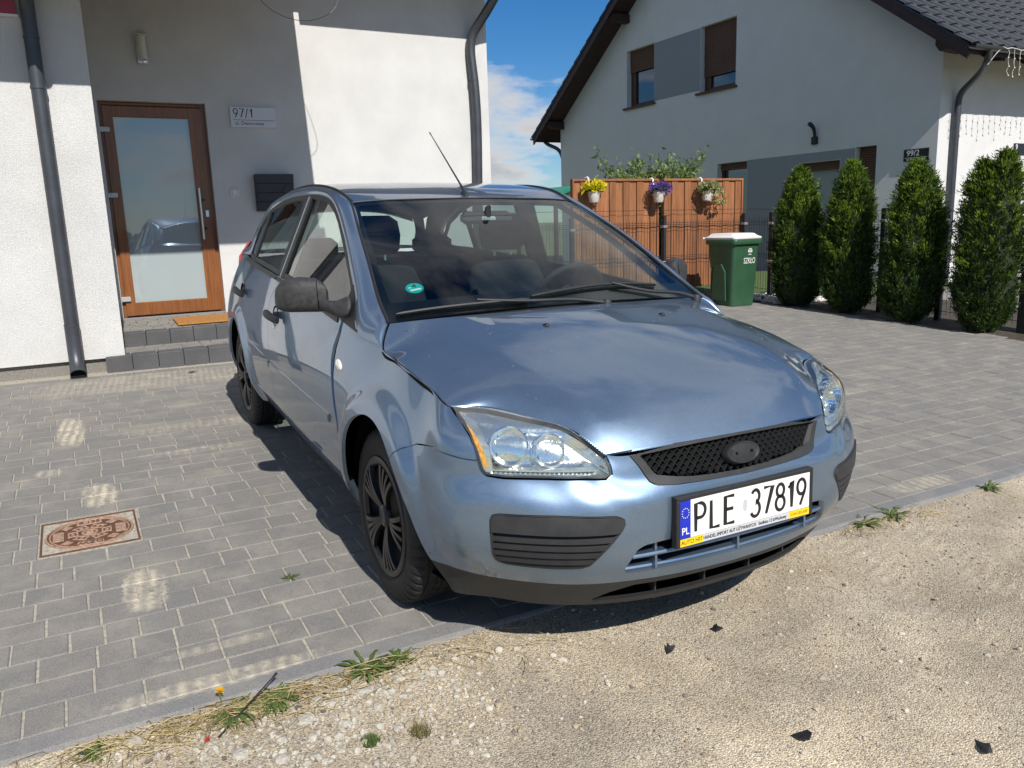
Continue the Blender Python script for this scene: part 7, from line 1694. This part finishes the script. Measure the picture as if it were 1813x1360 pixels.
# straw litter
r8 = np.random.default_rng(44); st = MB()
for i in range(420):
    c = r8.choice(4, p=[.5, .3, .1, .1]); y = (r8.normal(-1.55, .18), r8.normal(-1.25, .16), r8.normal(-.72, .14), r8.uniform(1.1, 1.6))[c]; x = .385 + abs(r8.normal(0, .055 if c != 2 else .09)); L = r8.uniform(.03, .17); a = r8.normal(1.35, .85); d = np.array([math.cos(a), math.sin(a)]); bend = r8.normal(0, .02); h = r8.uniform(.001, .026)
    pts = []
    for t in (-.5, -.17, .17, .5): q = np.array([x, y]) + d * L * t + np.array([-d[1], d[0]]) * bend * (t * t * 4 - .3); q[0] = max(q[0], .368); pts.append((q[0], q[1], zs(q[0], q[1]) + h * (1 - abs(t) * .6) + .0015))
    st.tube(pts, .0009 * r8.uniform(.7, 1.5), 4)
tag(st.build('straw_litter', DRY), 'dry straw stalks scattered along the kerb', 'straw', kind='stuff')
mb = MB(); mb.tube([(.505, -1.50, zs(.505, -1.5) + .004), (.45, -1.42, zs(.45, -1.42) + .03), (.385, -1.33, zs(.4, -1.33) + .055), (.37, -1.31, zs(.4, -1.31) + .062)], [.003, .0028, .0022, .0045], 6); tag(mb.build('black_twig', mat('dark_stalk', (.02, .015, .015), .7)), 'dark plantain stalk leaning over the kerb weeds', 'twig')
fl = empty('yellow_flower', (.362, -1.470, float(gz(.362, -1.47)) + .03)); tag(fl, 'small yellow dandelion flower at the kerb', 'flower'); V, F = leafcloud(r8, 60, (0, 0, 0), (.006, .006, .006), .011, .5, .35); mesh('petals', V, F, leafmat('petal_yellow', (.75, .42, .01), (.85, .55, .02)), fl); mb = MB(); mb.tube([(.02, 0, -.035), (.01, 0, -.01), (0, 0, 0)], .0015, 5); mb.build('stalk', WEED, fl)
for x, y, lab in ((.42, -1.114, 'upper red petal lying in the gravel by the kerb'), (.504, -1.528, 'lower red petal lying in the straw')):
    mb = MB(); mb.add([(-.010, -.004, 0), (0, -.007, .003), (.011, -.003, .007), (.010, .005, .008), (-.002, .007, .003), (-.010, .003, 0)], [(0, 1, 4, 5), (1, 2, 3, 4)]); o = mb.build('red_petal', mat('red_petal', (.62, .012, .02), .5)); o.location = (x, y, zs(x, y) + .006); o.rotation_euler = (.4, 0, .6); tag(o, lab, 'petal')
# tree line added out of view across the road, put in for horizon reflections
tl = MB(); r9 = np.random.default_rng(70)
for i in range(900): 
    a = r9.uniform(-60, 60); x = 52 + r9.normal(0, 2.5); h = 1.6 + .9 * (vnoise(np.array([a * .12]), np.array([3.0]), 5)[0]); peb(tl, x, a, float(gz(x, a)) + r9.uniform(.3, 1) * h * .8, r9.uniform(.5, .9), r9, 1.0, .3)
tag(tl.build('added_treeline', mat('far_foliage', (.045, .07, .025), .95, var=.3, vscale=.6)), 'line of trees added across the road for reflections', 'trees', kind='stuff')
